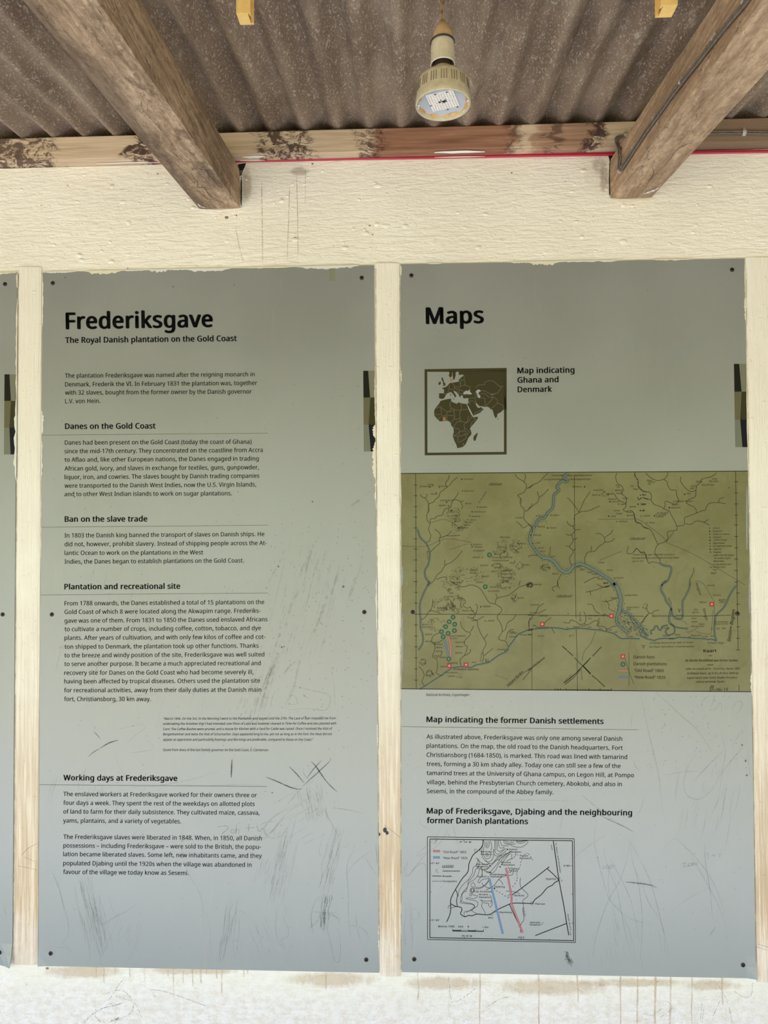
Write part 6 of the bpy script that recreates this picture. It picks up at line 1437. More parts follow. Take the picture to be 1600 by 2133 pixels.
road(sm, k([(107,160),(178,160)]), 2.9, M_REDL2, M_REDF2, 1.2); road(sm, k([(107,224),(178,224)]), 2.9, M_BLUL2, M_BLUF2, 1.2)
road(sm, k([(843,328),(875,480),(900,620),(900,680),(925,760),(980,900),(1012,983)]), 2.6, M_REDL2, M_REDF2, 1.2)
road(sm, k([(675,435),(740,700),(812,995)]), 2.6, M_BLUL2, M_BLUF2, 1.2)

# ================================================================= WEAR: scratches, pencil, paint slips, drips
def pieces(*a, **k): return strokes(*a, each=True, **k)
M_PEN = mat_mark('pencil line', (0.05, 0.05, 0.055, 1), 0.55, True, 220, (0.2, 0.6))
M_PEN2 = mat_mark('faint pencil line', (0.09, 0.09, 0.085, 1), 0.42, True, 160, (0.2, 0.65))
M_CHAR = mat_mark('charcoal stroke', (0.035, 0.035, 0.035, 1), 0.85, True, 200, (0.15, 0.5))
M_SMUDGE = mat_mark('grey smudge', (0.14, 0.14, 0.14, 1), 0.28, True, 60, (0.25, 0.7), 0.5)
M_MUD = mat_mark('brown smear', (0.20, 0.165, 0.11, 1), 0.22, True, 90, (0.38, 0.66), 0.5)
YS = -0.00365
a1 = K(540, 1570, 5.469); a2 = K(500, 940, 3.81); a3 = K(180, 1420, 2.7586); a4 = K(400, 1700, 4.0); a5 = K(0, 1700, 4.0); a6 = K(80, 1580, 3.077)
pieces('charcoal_stroke', b_mid, [(3.0, a1([(80,268),(200,315),(340,378),(430,402),(480,400)])), (2.6, a1([(342,147),(420,225),(510,332)])), (3.4, a1([(592,90),(640,140),(700,225),(760,310)])), (2.0, a1([(740,290),(810,365),(885,432)])), (2.2, a1([(818,48),(790,100),(720,165),(640,240),(560,310),(500,370)])), (2.0, a1([(708,80),(640,150),(570,240),(545,280)])),
   (3.2, a3([(183,336),(130,352),(80,382)])), (1.8, a3([(80,382),(40,405),(8,432)])), (1.6, a3([(42,287),(60,305),(80,328)])), (4.2, a3([(836,446),(834,500),(832,552)]))], YS, M_CHAR, taper=True)
pieces('pencil_line', b_mid, [(1.6, a1([(500,372),(420,460),(320,580)])), (1.4, a1([(510,160),(505,210),(540,275),(575,290)])), (1.5, a1([(325,630),(240,670),(130,750),(60,840),(10,940)])), (1.5, a1([(305,690),(240,760),(170,850),(120,920),(60,965),(0,930)])), (1.5, a1([(372,770),(310,860),(270,920),(200,960)])), (1.4, a1([(300,700),(180,850),(50,950)])), (1.3, a1([(0,820),(80,780),(190,765)])), (1.3, a1([(30,850),(90,940),(160,960),(230,900)])), (1.4, a1([(815,618),(930,628),(1060,650),(1175,682)])), (1.2, a1([(700,590),(760,680),(860,860),(920,960)])), (1.2, a1([(430,700),(400,800),(350,1040)])),
   (1.4, a1([(1085,1045),(1070,1120),(1020,1200),(1000,1300),(1000,1390),(1015,1600),(1015,1800),(1030,2000),(1045,2100)])), (1.3, a1([(1005,1370),(1060,1280),(1180,1170),(1290,1110)])), (1.2, a1([(1195,1150),(1260,1270),(1350,1395)])), (1.4, a1([(845,1560),(820,1680),(780,1800),(750,1900)])), (1.4, a1([(595,1990),(590,1850),(610,1760),(640,1680),(700,1630)])), (1.5, a1([(600,1800),(740,1810),(880,1815)])), (1.6, a1([(780,1820),(850,1840),(905,1890),(918,1970)])), (1.3, a1([(800,1830),(880,1870),(905,1910)])), (1.5, a1([(560,2000),(640,1930),(700,1860)])), (1.5, a1([(590,1850),(600,1960),(620,2065)])),
   (1.4, a1([(1100,1830),(1108,1900),(1105,1960),(1020,1958)])), (1.3, a1([(1105,1960),(1130,2050),(1155,2130)])), (1.3, a1([(1120,1965),(1210,2020),(1255,2130)])),
   (1.3, a4([(1110,880),(1130,960),(1160,1080),(1185,1200),(1230,1200),(1235,1000),(1200,930)])), (1.1, a4([(720,740),(770,735),(785,780),(765,860),(800,930),(800,1000),(745,1030),(750,1080),(800,1125),(830,1070)])), (1.1, a4([(715,760),(695,900),(715,1030),(770,1110)])), (1.0, a4([(148,880),(155,1000),(148,1060),(168,1170)])), (1.0, a4([(385,640),(350,1000),(345,1100),(355,1190)])), (1.0, a4([(0,520),(50,610),(85,720),(92,840)])), (1.0, a4([(370,800),(395,900),(380,1080),(350,1190)])), (1.0, a4([(375,795),(430,800),(462,840)])), (1.1, a4([(1330,1215),(1328,1265)])),
   (1.0, a5([(432,465),(480,580),(530,740),(565,880),(565,990),(510,1070),(450,1125)])), (1.1, a5([(1138,950),(1136,1080)])), (1.0, a5([(905,670),(930,760),(965,830)])), (1.0, a5([(770,930),(860,900),(960,840),(1060,790),(1150,720)])), (0.9, a5([(470,1098),(560,1098),(600,1150)])), (1.2, a5([(340,368),(410,382)])),
   (1.3, a2([(355,2020),(420,1870),(440,1865),(560,1895),(708,1940),(682,2052),(520,2040),(400,2052),(355,2020)])), (1.0, a2([(415,1925),(445,1960),(452,2005),(380,2008)])), (0.9, a2([(725,1700),(750,1900),(755,2030),(772,2060),(772,2110)])), (0.9, a3([(165,380-100),(240,260),(330,240)])), (1.0, a3([(215,370),(290,300),(340,265),(315,250)])), (0.9, a3([(330,320),(388,378),(330,400),(230,412)])), (0.8, a3([(60,180),(220,90),(420,75)])), (0.8, a3([(160,370),(180,470),(260,600)])), (0.9, a3([(1040,600),(900,590),(640,600),(480,580)])),
   (1.0, a6([(590,880-700),(760,175),(1000,130),(1160,75)])), (1.0, a6([(930,420),(915,560),(940,680),(1010,831)])), (0.8, a6([(90,730),(110,780),(125,831)])), (0.8, a6([(640,450),(560,560),(520,600)]))], YS, M_PEN2, taper=True)
# scribbled name beside the lower text
pieces('scribble', b_mid, [(1.2, a6([(1145,440),(1200,432),(1215,450),(1180,480),(1185,500)])), (1.2, a6([(1240,455),(1235,475),(1255,475),(1250,455),(1240,455)])), (1.2, a6([(1268,420),(1265,480),(1270,455),(1285,455),(1285,480)])), (1.2, a6([(1350,420),(1345,470)])), (1.2, a6([(1400,430),(1415,470),(1440,445),(1460,490)])), (1.0, a6([(1330,447),(1390,442)]))], YS, M_PEN)
def scuff(parent, cx, cy, w, h, ang, n, mat, wpx=1.0, seed=1, name='scuff'):
    """a bundle of near parallel light scratches"""
    r = random.Random(seed); mb = MB(); ca, sa = cos(radians(ang)), sin(radians(ang))
    for i in range(n):
        u = r.gauss(0, .32) * w; v0 = r.uniform(-.5, .35) * h; l = r.uniform(.12, .5) * h
        bend = r.uniform(-4, 4); pts = []
        for t in (0, .33, .66, 1):
            x = u + bend * t * (1-t) * 3 + r.uniform(-.5, .5); y_ = v0 + l * t
            pts.append((cx + x*ca - y_*sa, cy + x*sa + y_*ca))
        ribbon(mb, pts, wpx * r.uniform(.6, 1.3), YS, 3, True)
    return tag(mb.build(name, mat, parent), kind='stuff')
scuff(b_mid, 690, 1780, 26, 130, 14, 46, M_PEN2, 0.9, 1)
scuff(b_mid, 676, 1896, 16, 70, 4, 34, M_PEN, 1.5, 2)
scuff(b_mid, 585, 1790, 56, 150, 14, 60, M_PEN2, 0.8, 3)
scuff(b_mid, 655, 1665, 60, 70, -10, 50, M_PEN2, 0.9, 4)
scuff(b_mid, 472, 1930, 16, 120, 10, 34, M_PEN2, 0.9, 5)
scuff(b_mid, 190, 1900, 46, 170, -12, 80, M_PEN2, 0.8, 6)
scuff(b_mid, 260, 1950, 90, 90, 25, 24, M_PEN2, 0.7, 7)
scuff(b_mid, 540, 1960, 60, 90, -25, 20, M_PEN2, 0.7, 8)
scuff(b_mid, 200, 1650, 120, 110, 12, 22, M_PEN2, 0.8, 9)
scuff(b_mid, 640, 1690, 160, 90, 60, 26, M_PEN2, 0.8, 10)
# brown rubbed streaks right of the text
sm_ = [(7, a2([(365,760),(300,900),(210,1070)])), (8, a2([(590,720),(540,870),(520,980)])), (9, a2([(475,1090),(410,1210),(380,1330)])), (10, a2([(710,1000),(670,1220),(600,1400),(540,1530)])), (8, a2([(960,820),(950,940),(850,1200)])), (10, a2([(350,1560),(280,1680),(200,1900),(160,2100)])), (9, a2([(310,1600),(220,1780),(90,2080)])), (6, a2([(500,1580),(460,1720),(420,1900),(365,2010)])), (7, a2([(470,1640),(400,1700),(340,1780)])), (7, a2([(340,1400),(260,1600)])), (8, a2([(870,440),(960,380)])), (7, a2([(800,860),(760,1030),(700,1180)]))]
pieces('brown_smear', b_mid, sm_, YS, M_MUD)
scuff(b_mid, 560, 1400, 60, 260, 16, 40, M_MUD, 1.8, 21)
scuff(b_mid, 640, 1230, 110, 260, 14, 60, M_MUD, 2.0, 22)
scuff(b_mid, 520, 1440, 60, 140, 22, 22, M_MUD, 1.8, 23)
scuff(b_mid, 300, 1300, 260, 300, 14, 40, M_MUD, 1.8, 24)
def flecks(parent, x0, y0, x1, y1, n, mat, seed, rmax=1.3):
    r = random.Random(seed); mb = MB()
    for i in range(n):
        x, y_ = r.uniform(x0, x1), r.uniform(y0, y1); l = r.uniform(.6, rmax * 2.2); a = r.uniform(0, 3.1)
        ribbon(mb, [(x - l*cos(a), y_ - l*sin(a)), (x + r.uniform(-.6, .6), y_), (x + l*cos(a), y_ + l*sin(a))], r.uniform(.7, rmax), YS, 2, True)
    return tag(mb.build('dirt_fleck', mat, parent), kind='stuff')
M_FLECK = mat_mark('dirt fleck', (0.09, 0.07, 0.05, 1), 0.6, False)
flecks(b_mid, 95, 800, 775, 1580, 170, M_FLECK, 1, 1.0); flecks(b_mid, 560, 1080, 775, 1500, 150, M_FLECK, 2, 1.1); flecks(b_mid, 90, 1580, 780, 2000, 60, M_FLECK, 3, 0.9)
mb = MB()
for x, y_, r_ in ((580, 1180, 2.0), (715.5, 1222, 2.6), (587, 1348, 2.0), (592, 1347, 1.6), (155, 1035, 1.6), (651, 1045, 1.8), (136, 578, 1.5), (488, 593, 1.2), (361, 597, 1.6), (757, 1309, 1.2), (567, 1651, 1.6)): disc(mb, x, y_, r_, YS, 8)
mb.build('dirt_spot', M_FLECK, b_mid)

# maps board
g1 = K(1180, 1600, 3.8095); g2 = K(1300, 1440, 5.333); g3 = K(820, 1700, 7.617); g4 = K(870, 1470, 3.333)
pieces('pencil_line', b_map, [(1.3, g1([(242,390),(220,560),(240,680),(290,880),(340,1040),(430,1140),(500,1290),(550,1480)])), (1.2, g1([(290,640),(340,820),(400,960),(440,1160),(480,1360),(540,1540)])), (1.3, g1([(300,640),(380,780),(470,950),(530,1120),(580,1380)])), (1.2, g1([(500,560),(490,680),(430,880),(330,1060),(240,1320),(205,1540)])), (1.3, g1([(495,565),(580,720),(650,860),(700,1010),(760,1250),(800,1400),(808,1500)])), (1.2, g1([(512,560),(520,720),(570,900),(600,1150),(600,1350),(580,1550)])), (1.2, g1([(530,770),(600,920),(650,1060),(740,1200),(775,1330),(778,1480)])), (1.3, g1([(775,630),(850,563),(900,590),(1010,690),(1120,830),(1200,980),(1255,1160)])), (1.2, g1([(985,690),(1060,820),(1130,940),(1200,1080),(1260,1240),(1275,1360)])), (1.4, g1([(1097,580),(1105,760),(1140,960),(1160,1200)])), (0.9, g1([(820,1150),(960,1040),(1130,950)])), (1.0, g1([(120,210),(240,320)])), (1.0, g1([(0,770),(120,660),(310,530)])), (1.0, g1([(375,960),(370,1250)])), (1.0, g1([(350,760),(330,900),(350,1060)])), (0.9, g1([(370,1080),(480,1180),(600,1225),(700,1250)])), (1.0, g1([(300,1550),(350,1465)])),
   (1.2, g2([(800,690),(720,820),(670,960),(665,1060),(700,1150),(770,1195),(850,1195),(950,1120),(1030,1000),(1065,860)])), (1.5, g2([(360,12),(500,140),(640,275),(760,375),(830,450),(920,580),(985,695)])), (1.2, g2([(180,20),(240,300),(320,650),(380,900),(410,1160),(440,1387)])), (1.2, g2([(1070,430),(1125,660),(1090,900),(1065,1120)])), (1.2, g2([(1105,660),(940,820),(765,1010)])), (1.2, g2([(1375,560),(1200,760),(1050,960)])), (1.5, g2([(1060,1150),(1030,1250),(970,1370)])), (1.1, g2([(1370,600),(1385,800),(1410,960)])), (1.0, g2([(110,200),(80,330),(90,405)])), (1.0, g2([(600,480),(628,650)])), (1.0, g2([(420,940),(700,890),(860,900)])), (1.2, g2([(865,180),(870,110),(950,45)])), (1.2, g2([(1000,220),(1065,130),(1085,170),(1080,240)])), (1.2, g2([(1195,210),(1240,130),(1310,120),(1300,190),(1225,280)])), (1.0, g2([(1200,185),(1290,145)])), (1.0, g2([(1200,625),(1300,450),(1310,560)])),
   (1.4, g3([(870,210),(790,350),(700,460),(580,560),(380,630)])), (1.3, g3([(740,200),(680,320),(560,440),(420,560),(350,660)])), (1.3, g3([(590,560),(480,640),(380,760),(230,950),(195,860),(235,720)])), (1.3, g3([(230,950),(330,830),(420,760),(480,755),(510,800),(518,980)])), (1.1, g3([(220,720),(165,850),(175,940),(215,970)])), (1.2, g3([(405,0),(430,130),(520,180),(610,240)])), (1.1, g3([(1015,130),(950,220)])), (1.1, g3([(900,0),(960,230),(1040,530)])),
   (1.2, g3([(175,1390),(200,1580),(165,1760),(185,2000),(188,2133)])), (1.2, g3([(175,1390),(270,1383)])), (1.2, g3([(240,1385),(268,1480),(262,1700),(270,1850)])), (1.3, g3([(295,1460),(290,1640),(300,1900),(300,2133)])), (1.2, g3([(295,1450),(370,1480),(412,1560),(390,1630),(285,1640)])), (1.0, g3([(320,1650),(400,1720)])),
   (0.9, g4([(840,130),(820,200),(850,420),(830,520)])), (0.8, g4([(20,180),(130,380),(250,620),(310,700)])), (0.9, g4([(590,660),(840,655),(1120,665)])), (1.2, g4([(1140,620),(1250,710),(1400,820),(1500,870)])), (1.0, g4([(490,30),(560,90),(700,210)])), (0.9, g4([(985,910),(1000,800),(1040,660)])), (1.3, g4([(1500,370),(1510,420),(1550,455)])), (1.2, g4([(1570,630),(1550,720),(1510,770)]))], YS, M_PEN2, taper=True)
pieces('rubbed_stroke', b_map, [(5.0, g1([(470,905),(580,915),(670,930),(715,948)])), (2.2, g1([(260,370),(380,430),(470,470),(530,510)])), (1.8, g1([(1185,1258),(1150,1310),(1140,1340)])), (1.6, g1([(1200,1518),(1190,1532)])), (1.5, g1([(1103,1438),(1100,1446)]))], YS, M_PEN, taper=True)
pieces('scribble', b_map, [(1.3, g1([(915,760),(945,752),(925,782),(960,778)])), (1.2, g1([(990,758),(968,760),(970,778),(992,772)])), (1.2, g1([(998,775),(1000,752),(1012,756),(1002,764),(1012,774)])), (1.2, g1([(1022,752),(1020,766),(1035,766),(1036,750),(1024,750)])), (1.3, g1([(1120,670),(1128,720)])), (1.1, g1([(1155,695),(1175,690),(1170,705)])), (1.1, g1([(1205,685),(1225,683),(1210,700),(1222,706)])), (1.1, g1([(735,890),(760,885)])), (1.5, g1([(765,903),(775,907)])),
   (1.1, g1([(285,790),(295,800),(300,775)])), (1.1, g1([(320,770),(315,795),(332,795),(330,772),(320,770)])), (1.1, g1([(345,770),(340,795),(360,790),(358,770)])), (1.1, g1([(365,765),(375,790),(383,765)]))], YS, M_PEN)
scuff(b_map, 1183, 1994, 8, 30, -28, 40, mat_mark('dark blue rub', (0.02, 0.03, 0.045, 1), 0.75, True, 200, (0.2, 0.6)), 1.3, 31)
scuff(b_map, 908, 1753, 7, 12, 60, 16, M_SMUDGE, 2.4, 32)
scuff(b_map, 1290, 1960, 110, 120, -10, 18, M_PEN2, 0.7, 33); scuff(b_map, 1480, 1640, 120, 180, 10, 22, M_PEN2, 0.8, 34); scuff(b_map, 1010, 1478, 120, 60, 40, 24, M_MUD, 1.6, 35)
flecks(b_map, 1340, 1448, 1555, 1600, 80, M_FLECK, 11, 0.9); flecks(b_map, 845, 1448, 1560, 1990, 90, M_FLECK, 12, 0.8); flecks(b_map, 840, 560, 1540, 980, 40, M_FLECK, 13, 0.8)
mb = MB()
for x, y_, r_ in ((1553.5, 1585, 2.2), (1556, 1615, 2.0), (1546, 1552, 2.0), (1519, 1016, 1.0), (1519, 1015, 1.0)): disc(mb, x, y_, r_, YS, 8)
mb.build('dirt_spot', M_FLECK, b_map)
scuff(b_map, 1512, 1380, 22, 130, 14, 26, mat_mark('pale scratch', (0.34, 0.33, 0.20, 1), 0.5, True, 150, (0.2, 0.6)), 1.2, 41)
scuff(b_map, 850, 1240, 14, 150, 4, 12, mat_mark('pale scratch', (0.34, 0.33, 0.20, 1), 0.5), 1.2, 42)
pieces('pencil_line', b_cut, [(1.0, a5([(30,740),(50,830),(60,860)])), (1.0, a5([(0,820),(70,920)]))], YS, M_PEN2, taper=True)

# ragged slips of wall paint over the edges of the boards
M_SLIP = plain('cream paint slip', (0.66, 0.60, 0.47, 1), 0.6); M_SLIPW = plain('thin white paint slip', (0.62, 0.61, 0.55, 1), 0.6); M_SLIPG = mat_mark('brushed thin paint', (0.55, 0.55, 0.50, 1), 0.6, True, 90, (0.3, 0.6), 0, 0.6, (3, 3, 0.5))
def slip(parent, pts, wa, wb, side, mat=None, seed=0, ragged=1.0):
    """pts along the board edge; the slip reaches wa..wb px inwards (side = unit inward direction)"""
    r = random.Random(seed); n = 26; P = []; Q = []
    for i in range(n + 1):
        t = i / n; s = t * (len(pts) - 1); j = min(int(s), len(pts) - 2); f_ = s - j
        x = pts[j][0] + (pts[j+1][0]-pts[j][0])*f_; y_ = pts[j][1] + (pts[j+1][1]-pts[j][1])*f_
        w = (wa + (wb - wa) * t) * (0.6 + 0.5 * noise.noise(Vector((i * .5, seed * 3.1, 0))) * ragged + 0.25 * r.random() * ragged)
        w *= min(1, 4 * min(t, 1 - t) + 0.25)
        P.append((x, y_)); Q.append((x + side[0]*w, y_ + side[1]*w))
    V = [on_y(a[0], a[1], -0.00375) for a in P] + [on_y(a[0], a[1], -0.0035) for a in Q]
    m = n + 1; F = []
    for i in range(n):
        q = (i, m+i, m+i+1, i+1)
        a, b, c = V[q[0]], V[q[1]], V[q[2]]
        nrm = (b - a).cross(c - a)
        F.append(q if nrm.y < 0 else q[::-1])
    return mesh_obj('paint_slip', V, F, mat or M_SLIP, parent)
top = lambda x: 567.5 - (x - 88.5) * 15 / 690.5
def T(x0, x1, w, sd, mat=None): slip(b_mid, [(x0, top(x0) - 1.5), (x1, top(x1) - 1.5)], w, w, (0, 1), mat, sd)
T(88, 160, 4, 1, M_SLIPW); T(178, 252, 9, 2); T(309, 352, 7, 3, M_SLIPW); T(375, 480, 8, 4, M_SLIPW); T(350, 380, 4, 5); T(480, 620, 3, 6); T(618, 748, 9, 7, M_SLIPW); T(250, 312, 3, 8)
left = lambda y_: 88.5 - (y_ - 567.5) * 9 / 1444.5
def LFT(y0, y1, w, sd, mat=None): slip(b_mid, [(left(y0) - 1, y0), (left(y1) - 1, y1)], w, w, (1, 0), mat, sd)
LFT(568, 640, 11, 11, M_SLIPG); LFT(570, 690, 4, 12); LFT(640, 720, 9, 13, M_SLIPG); LFT(855, 905, 6, 14, M_SLIPW); LFT(905, 1010, 4, 15, M_SLIPW); LFT(1010, 1180, 2.5, 16)
rgt = lambda y_: 779 + (y_ - 552.5) * 10.5 / 1474
def RGT(y0, y1, w, sd, mat=None): slip(b_mid, [(rgt(y0) + 1.5, y0), (rgt(y1) + 1.5, y1)], w, w, (-1, 0), mat, sd)
RGT(604, 684, 7, 21, M_SLIPG); RGT(772, 880, 3, 22); RGT(885, 912, 8, 23, M_SLIP); RGT(920, 1000, 9, 24, M_SLIP); RGT(1000, 1060, 3.5, 25, M_SLIP); RGT(1200, 1320, 3, 26, M_SLIPW); RGT(1500, 1560, 3, 27, M_SLIPW); RGT(1920, 1990, 3, 28)
topm = lambda x: 550.5 - (x - 834.5) * 12 / 716.5
def TM(x0, x1, w, sd, mat=None): slip(b_map, [(x0, topm(x0) - 1.5), (x1, topm(x1) - 1.5)], w, w, (0, 1), mat, sd)
TM(890, 920, 3, 31, M_SLIPW); TM(1060, 1110, 4, 32); TM(1100, 1165, 10, 33, M_SLIP); TM(1150, 1300, 4, 34, M_SLIPW); TM(1360, 1450, 3, 35)
lm = lambda y_: 834.5 + (y_ - 550.5) * 2.5 / 1474
def LM(y0, y1, w, sd, mat=None): slip(b_map, [(lm(y0) - 1.5, y0), (lm(y1) - 1.5, y1)], w, w, (1, 0), mat, sd)
LM(552, 575, 5, 41); LM(575, 650, 6, 42, M_SLIPG); LM(690, 760, 4, 43, M_SLIPG); LM(770, 800, 5, 44, M_SLIP); LM(800, 1500, 2.5, 45)
rm = lambda y_: 1551 + (y_ - 538.5) * 25 / 1499.5
def RM(y0, y1, w, sd, mat=None): slip(b_map, [(rm(y0) + 1.5, y0), (rm(y1) + 1.5, y1)], w, w, (-1, 0), mat, sd)
RM(545, 620, 3, 51, M_SLIP); RM(615, 670, 5, 52, M_SLIP); RM(640, 690, 7, 53, M_SLIPG); RM(700, 1200, 2.5, 54); RM(1400, 1450, 4, 55, M_SLIP)
lc = lambda y_: 35.5 - (y_ - 567.5) * 10 / 1443.5
def RC(y0, y1, w, sd, mat=None): slip(b_cut, [(lc(y0) + 1.5, y0), (lc(y1) + 1.5, y1)], w, w, (-1, 0), mat, sd)
RC(620, 680, 7, 61, M_SLIPG); RC(622, 830, 4, 62, M_SLIP); RC(825, 1000, 6, 63, M_SLIPW); RC(568, 600, 4, 64)
slip(b_cut, [(-60, 570 - 1.5), (34, 567)], 5, 5, (0, 1), M_SLIP, 65)

# a strip of old tape, and paint slopped round the rafter feet
mb = MB(); quad(mb, 686, 559, 698, 585, YS, -0.02); mb.build('tape_mark', mat_mark('yellowed tape', (0.28, 0.29, 0.14, 1), 0.4, False), b_mid)
slip(wall, [(405, 434), (455, 438), (503, 434)], 5, 5, (0, 1), plain('white paint dab', (0.82, 0.76, 0.70, 1), 0.6), 71)
slip(wall, [(1270, 413), (1310, 415), (1362, 414)], 5, 7, (0, 1), M_SLIP, 72)
vm = MB()
ribbon(vm, [(1340, 404), (1350, 401), (1362, 397), (1372, 391)], 6, 0, 3, True, pr_)
vm.build('paint_dab', mat_mark('white paint dab on timber', (0.80, 0.74, 0.68, 1), 0.95, True, 260, (0.42, 0.5)), raf_r)
vm = MB(); ribbon(vm, [(411, 424), (418, 430), (428, 433)], 5, 0, 3, True, pl_)
vm.build('paint_dab', mat_mark('white paint dab on timber', (0.80, 0.74, 0.68, 1), 0.95), raf_l)
# ---- drips and stains on the wall itself
M_DRIP = mat_mark('tan water drip', (0.60, 0.43, 0.27, 1), 0.62, True, 60, (0.25, 0.7), 0.25, 0.6, (1, 1, 0.35))
M_DRIPG = mat_mark('grey water drip', (0.50, 0.42, 0.35, 1), 0.5, True, 60, (0.2, 0.7), 0.3)
YW = -0.0008
pieces('water_stain', wall, [(3.5, [(545, 375), (546, 440), (547, 556)]), (2.6, [(604, 380), (601, 460), (598, 545)]), (2.6, [(618, 360), (620, 460), (621, 545)]), (2.0, [(636, 350), (636, 430)]), (2.4, [(490, 470), (500, 520), (508, 550)])], YW, M_DRIPG)
dr = []
rr = random.Random(4)
for x, l in ((201,22),(217,34),(270,20),(301,34),(351,20),(361,62),(382,34),(401,42),(419,34),(462,60),(452,24),(508,20),(516,14),(679,48),(240,18),(430,16)):
    dr.append((rr.uniform(2.5, 6), [(x, 2006 + (x - 80) * .0197), (x + rr.uniform(-1, 1), 2016 + l * .6), (x + rr.uniform(-1, 1), 2016 + l)]))
for x, l in ((1000,140),(871,60),(1293,140),(1328,140),(1366,140),(1397,140),(1442,140),(1504,60),(1203,60),(1122,140)):
    y0 = 2026 + (x - 837) * .0176
    dr.append((rr.uniform(4.5, 7.5), [(x, y0 - 12), (x + rr.uniform(-1, 1), y0 + l * .25), (x + rr.uniform(-1.5, 1.5), y0 + l * .55), (x + rr.uniform(-2, 2), y0 + l)]))
pieces('water_stain', wall, dr, YW, M_DRIP, taper=0.45)
M_TANB = mat_blob('tan stain', (0.70, 0.54, 0.38, 1), 0.55, 30, (0.0, 0.75), (1, 1, 0.6))
for x, y_, w, h in ((180, 2024, 250, 40), (400, 2022, 280, 26), (690, 2040, 260, 46), (930, 2048, 240, 40), (1150, 2056, 340, 50), (1480, 2052, 180, 34), (1310, 2047, 340, 26)):
    blob('tan_stain', x, y_, w, h, -0.0005, M_TANB, wall)
M_WPEN = mat_mark('dark wall scratch', (0.06, 0.05, 0.05, 1), 0.75, True, 300, (0.42, 0.55))
w3 = K(0, 2000, 2.0); w4 = K(800, 2000, 2.0); w5 = K(0, 1700, 4.0)
pieces('wall_scratch', wall, [(1.5, w3([(522,68),(490,110),(455,165)])), (1.4, w3([(440,140),(490,125),(530,140),(556,190),(540,225),(500,245),(470,266)])), (2.0, w3([(510,178),(480,188),(430,200),(385,225),(350,260)])), (3.5, w3([(495,238),(480,250),(460,254)])), (1.6, w3([(480,178),(440,186)])), (1.3, w3([(400,200),(398,235),(420,258)])), (1.3, w3([(628,122),(700,135),(855,190)])), (1.2, w3([(628,122),(650,158)])), (1.0, w3([(480,150),(560,180),(590,240)])), (1.4, w3([(105,108),(115,95)])),
   (1.2, w4([(268,70),(275,140),(285,178)])), (1.6, w4([(300,175),(340,150),(380,120)])), (1.5, w4([(420,200),(480,165),(530,150)])), (1.2, w4([(1385,95),(1430,170),(1450,260)])), (1.2, w4([(1370,235),(1400,170)])), (1.2, w4([(1460,130),(1500,155),(1530,145),(1535,95)])), (1.1, w4([(1325,180),(1318,250)])), (1.1, w4([(1335,185),(1325,260)])), (1.1, w4([(1180,170),(1200,200),(1150,240)])), (1.1, w4([(1080,220),(1120,230),(1160,200)]))], YW, M_WPEN)
pieces('wall_scratch', wall, [(1.2, w4([(270,80),(270,130),(278,245),(400,240),(500,225),(560,200)])), (1.2, w4([(270,90),(300,115),(400,95),(500,98),(580,120)])), (1.2, w4([(410,100),(460,150),(520,125),(600,155)])), (1.2, w4([(795,105),(840,130),(880,125),(950,165)]))], YW, mat_mark('white wall scratch', (0.9, 0.87, 0.84, 1), 0.8))
for x, y_, a in ((328.5, 362, 2.2), (141, 386, 1.6), (651, 341, 2.4), (266, 559, 1.8), (472, 453, 4.2), (492, 449, 2.4), (1066, 360, 2.2), (86, 428, 1.5), (1177, 480, 1.2), (1236, 451, 1.4), (776, 489, 2.0), (615, 495, 2.4), (1178, 378, 1.4), (770, 470, 2.2), (98.5, 2017, 3.2), (1370, 2045, 1.4)):
    mb = MB(); disc(mb, x, y_, a, YW, 9, 0, a * .75); mb.build('dirt_spot', M_FLECK, wall)
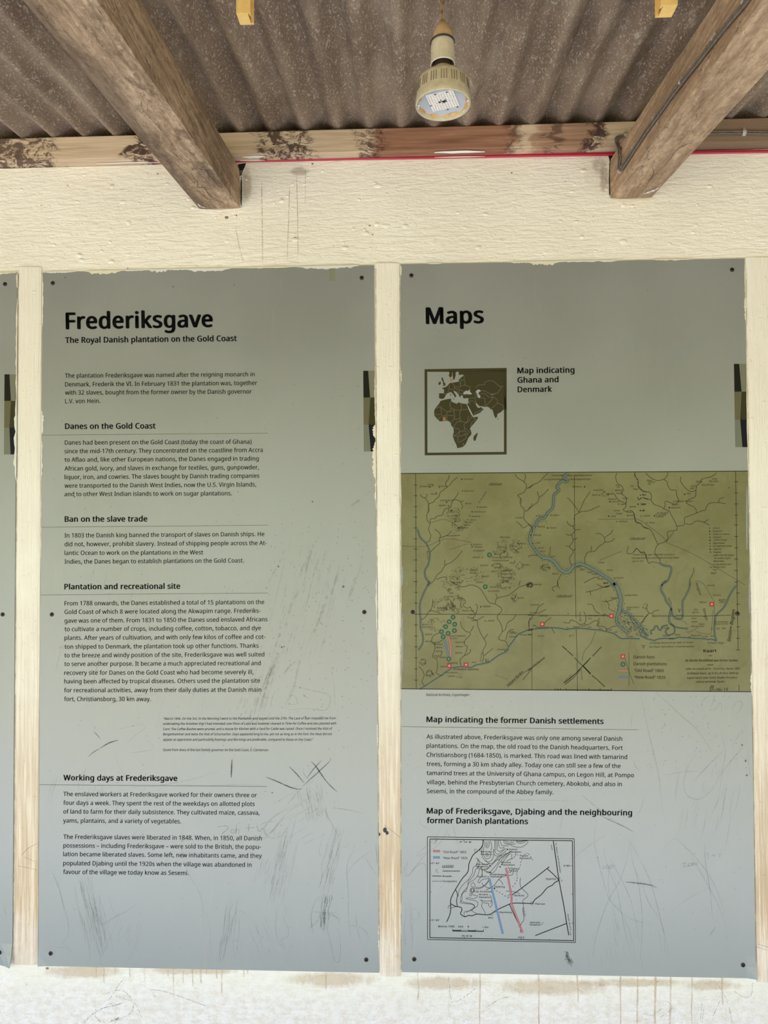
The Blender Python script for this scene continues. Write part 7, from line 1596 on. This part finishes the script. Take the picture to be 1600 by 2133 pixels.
# blisters in the plaster, real lumps
mb = MB(); rr = random.Random(12)
for i in range(170):
    x = rr.uniform(0, 1600); y_ = rr.uniform(350, 545); s = rr.uniform(1.2, 3.4)
    if rr.random() < .3: s *= 1.7
    c = on_y(x, y_, 0); sx, sz, h = s * .0011 * rr.uniform(.8, 2.2), s * .0011, s * .00042
    n = 8; V = [(c.x + sx*cos(2*pi*q/n) * rr.uniform(.8, 1.1), 0.0, c.z + sz*sin(2*pi*q/n) * rr.uniform(.8, 1.1)) for q in range(n)] + [(c.x + sx*.55*cos(2*pi*q/n), -h*.8, c.z + sz*.55*sin(2*pi*q/n)) for q in range(n)] + [(c.x, -h, c.z)]
    F = [(q, (q+1) % n, n+(q+1) % n, n+q) for q in range(n)] + [(n+q, n+(q+1) % n, 2*n) for q in range(n)]
    mb.add(V, F)
tag(mb.build('plaster_blister', M_WALL, wall, smooth=True), kind='stuff')
# marks on the battens
tr = [o for o in bpy.data.objects if o.name.startswith('trim_')]
t2 = [o for o in tr if o.name == 'trim_2'][0]; t1 = [o for o in tr if o.name == 'trim_1'][0]; t3 = [o for o in tr if o.name == 'trim_3'][0]
M_BLK = plain('black paint fleck', (0.012, 0.015, 0.02, 1), 0.5)
mb = MB(); disc(mb, 802, 1729, 4.2, -0.0036, 9, 0, 5.5); disc(mb, 806.5, 1735, 3.4, -0.0036, 8, 0, 4); disc(mb, 790.6, 1738, 2.0, -0.0036, 8, 0, 3); mb.build('paint_fleck', M_BLK, t2)
M_GR = mat_mark('grey batten scratch', (0.25, 0.19, 0.15, 1), 0.6, True, 100, (0.2, 0.6))
pieces('scratch_mark', t2, [(1.6, [(801, 1719), (818, 1732), (834, 1745)]), (1.2, [(783, 1760), (786, 1800)])], -0.0036, M_GR)
pieces('scratch_mark', t3, [(1.8, [(1577, 1966), (1590, 1970), (1610, 1976)]), (1.2, [(1575, 1972), (1600, 1980)])], -0.0036, M_GR)
pieces('scratch_mark', t1, [(1.2, w5([(150,415),(230,430),(310,450)])), (1.2, w5([(200,340),(290,380)])), (1.4, w5([(180,330),(230,270),(310,230)]))], -0.0036, M_GR)
M_EDGE = mat_mark('broken brown edge line', (0.22, 0.13, 0.08, 1), 0.5, True, 50, (0.40, 0.56), 0, 0.7, (1, 1, 0.6))  # brown line broken by noise along the batten edges
for t_, pts in ((t2, [(783, 560), (784, 900), (786, 1200), (788, 1600), (790, 1960)]), (t1, [(37.5, 570), (35, 900), (33, 1300), (30, 1700), (27.5, 2000)]), (t2, [(833, 570), (834, 1000), (835, 1500), (836, 2020)]), (t3, [(1554, 560), (1560, 1000), (1568, 1500), (1576, 2030)])):
    strokes('edge_line', t_, [(2.2, pts)], -0.0038, M_EDGE)
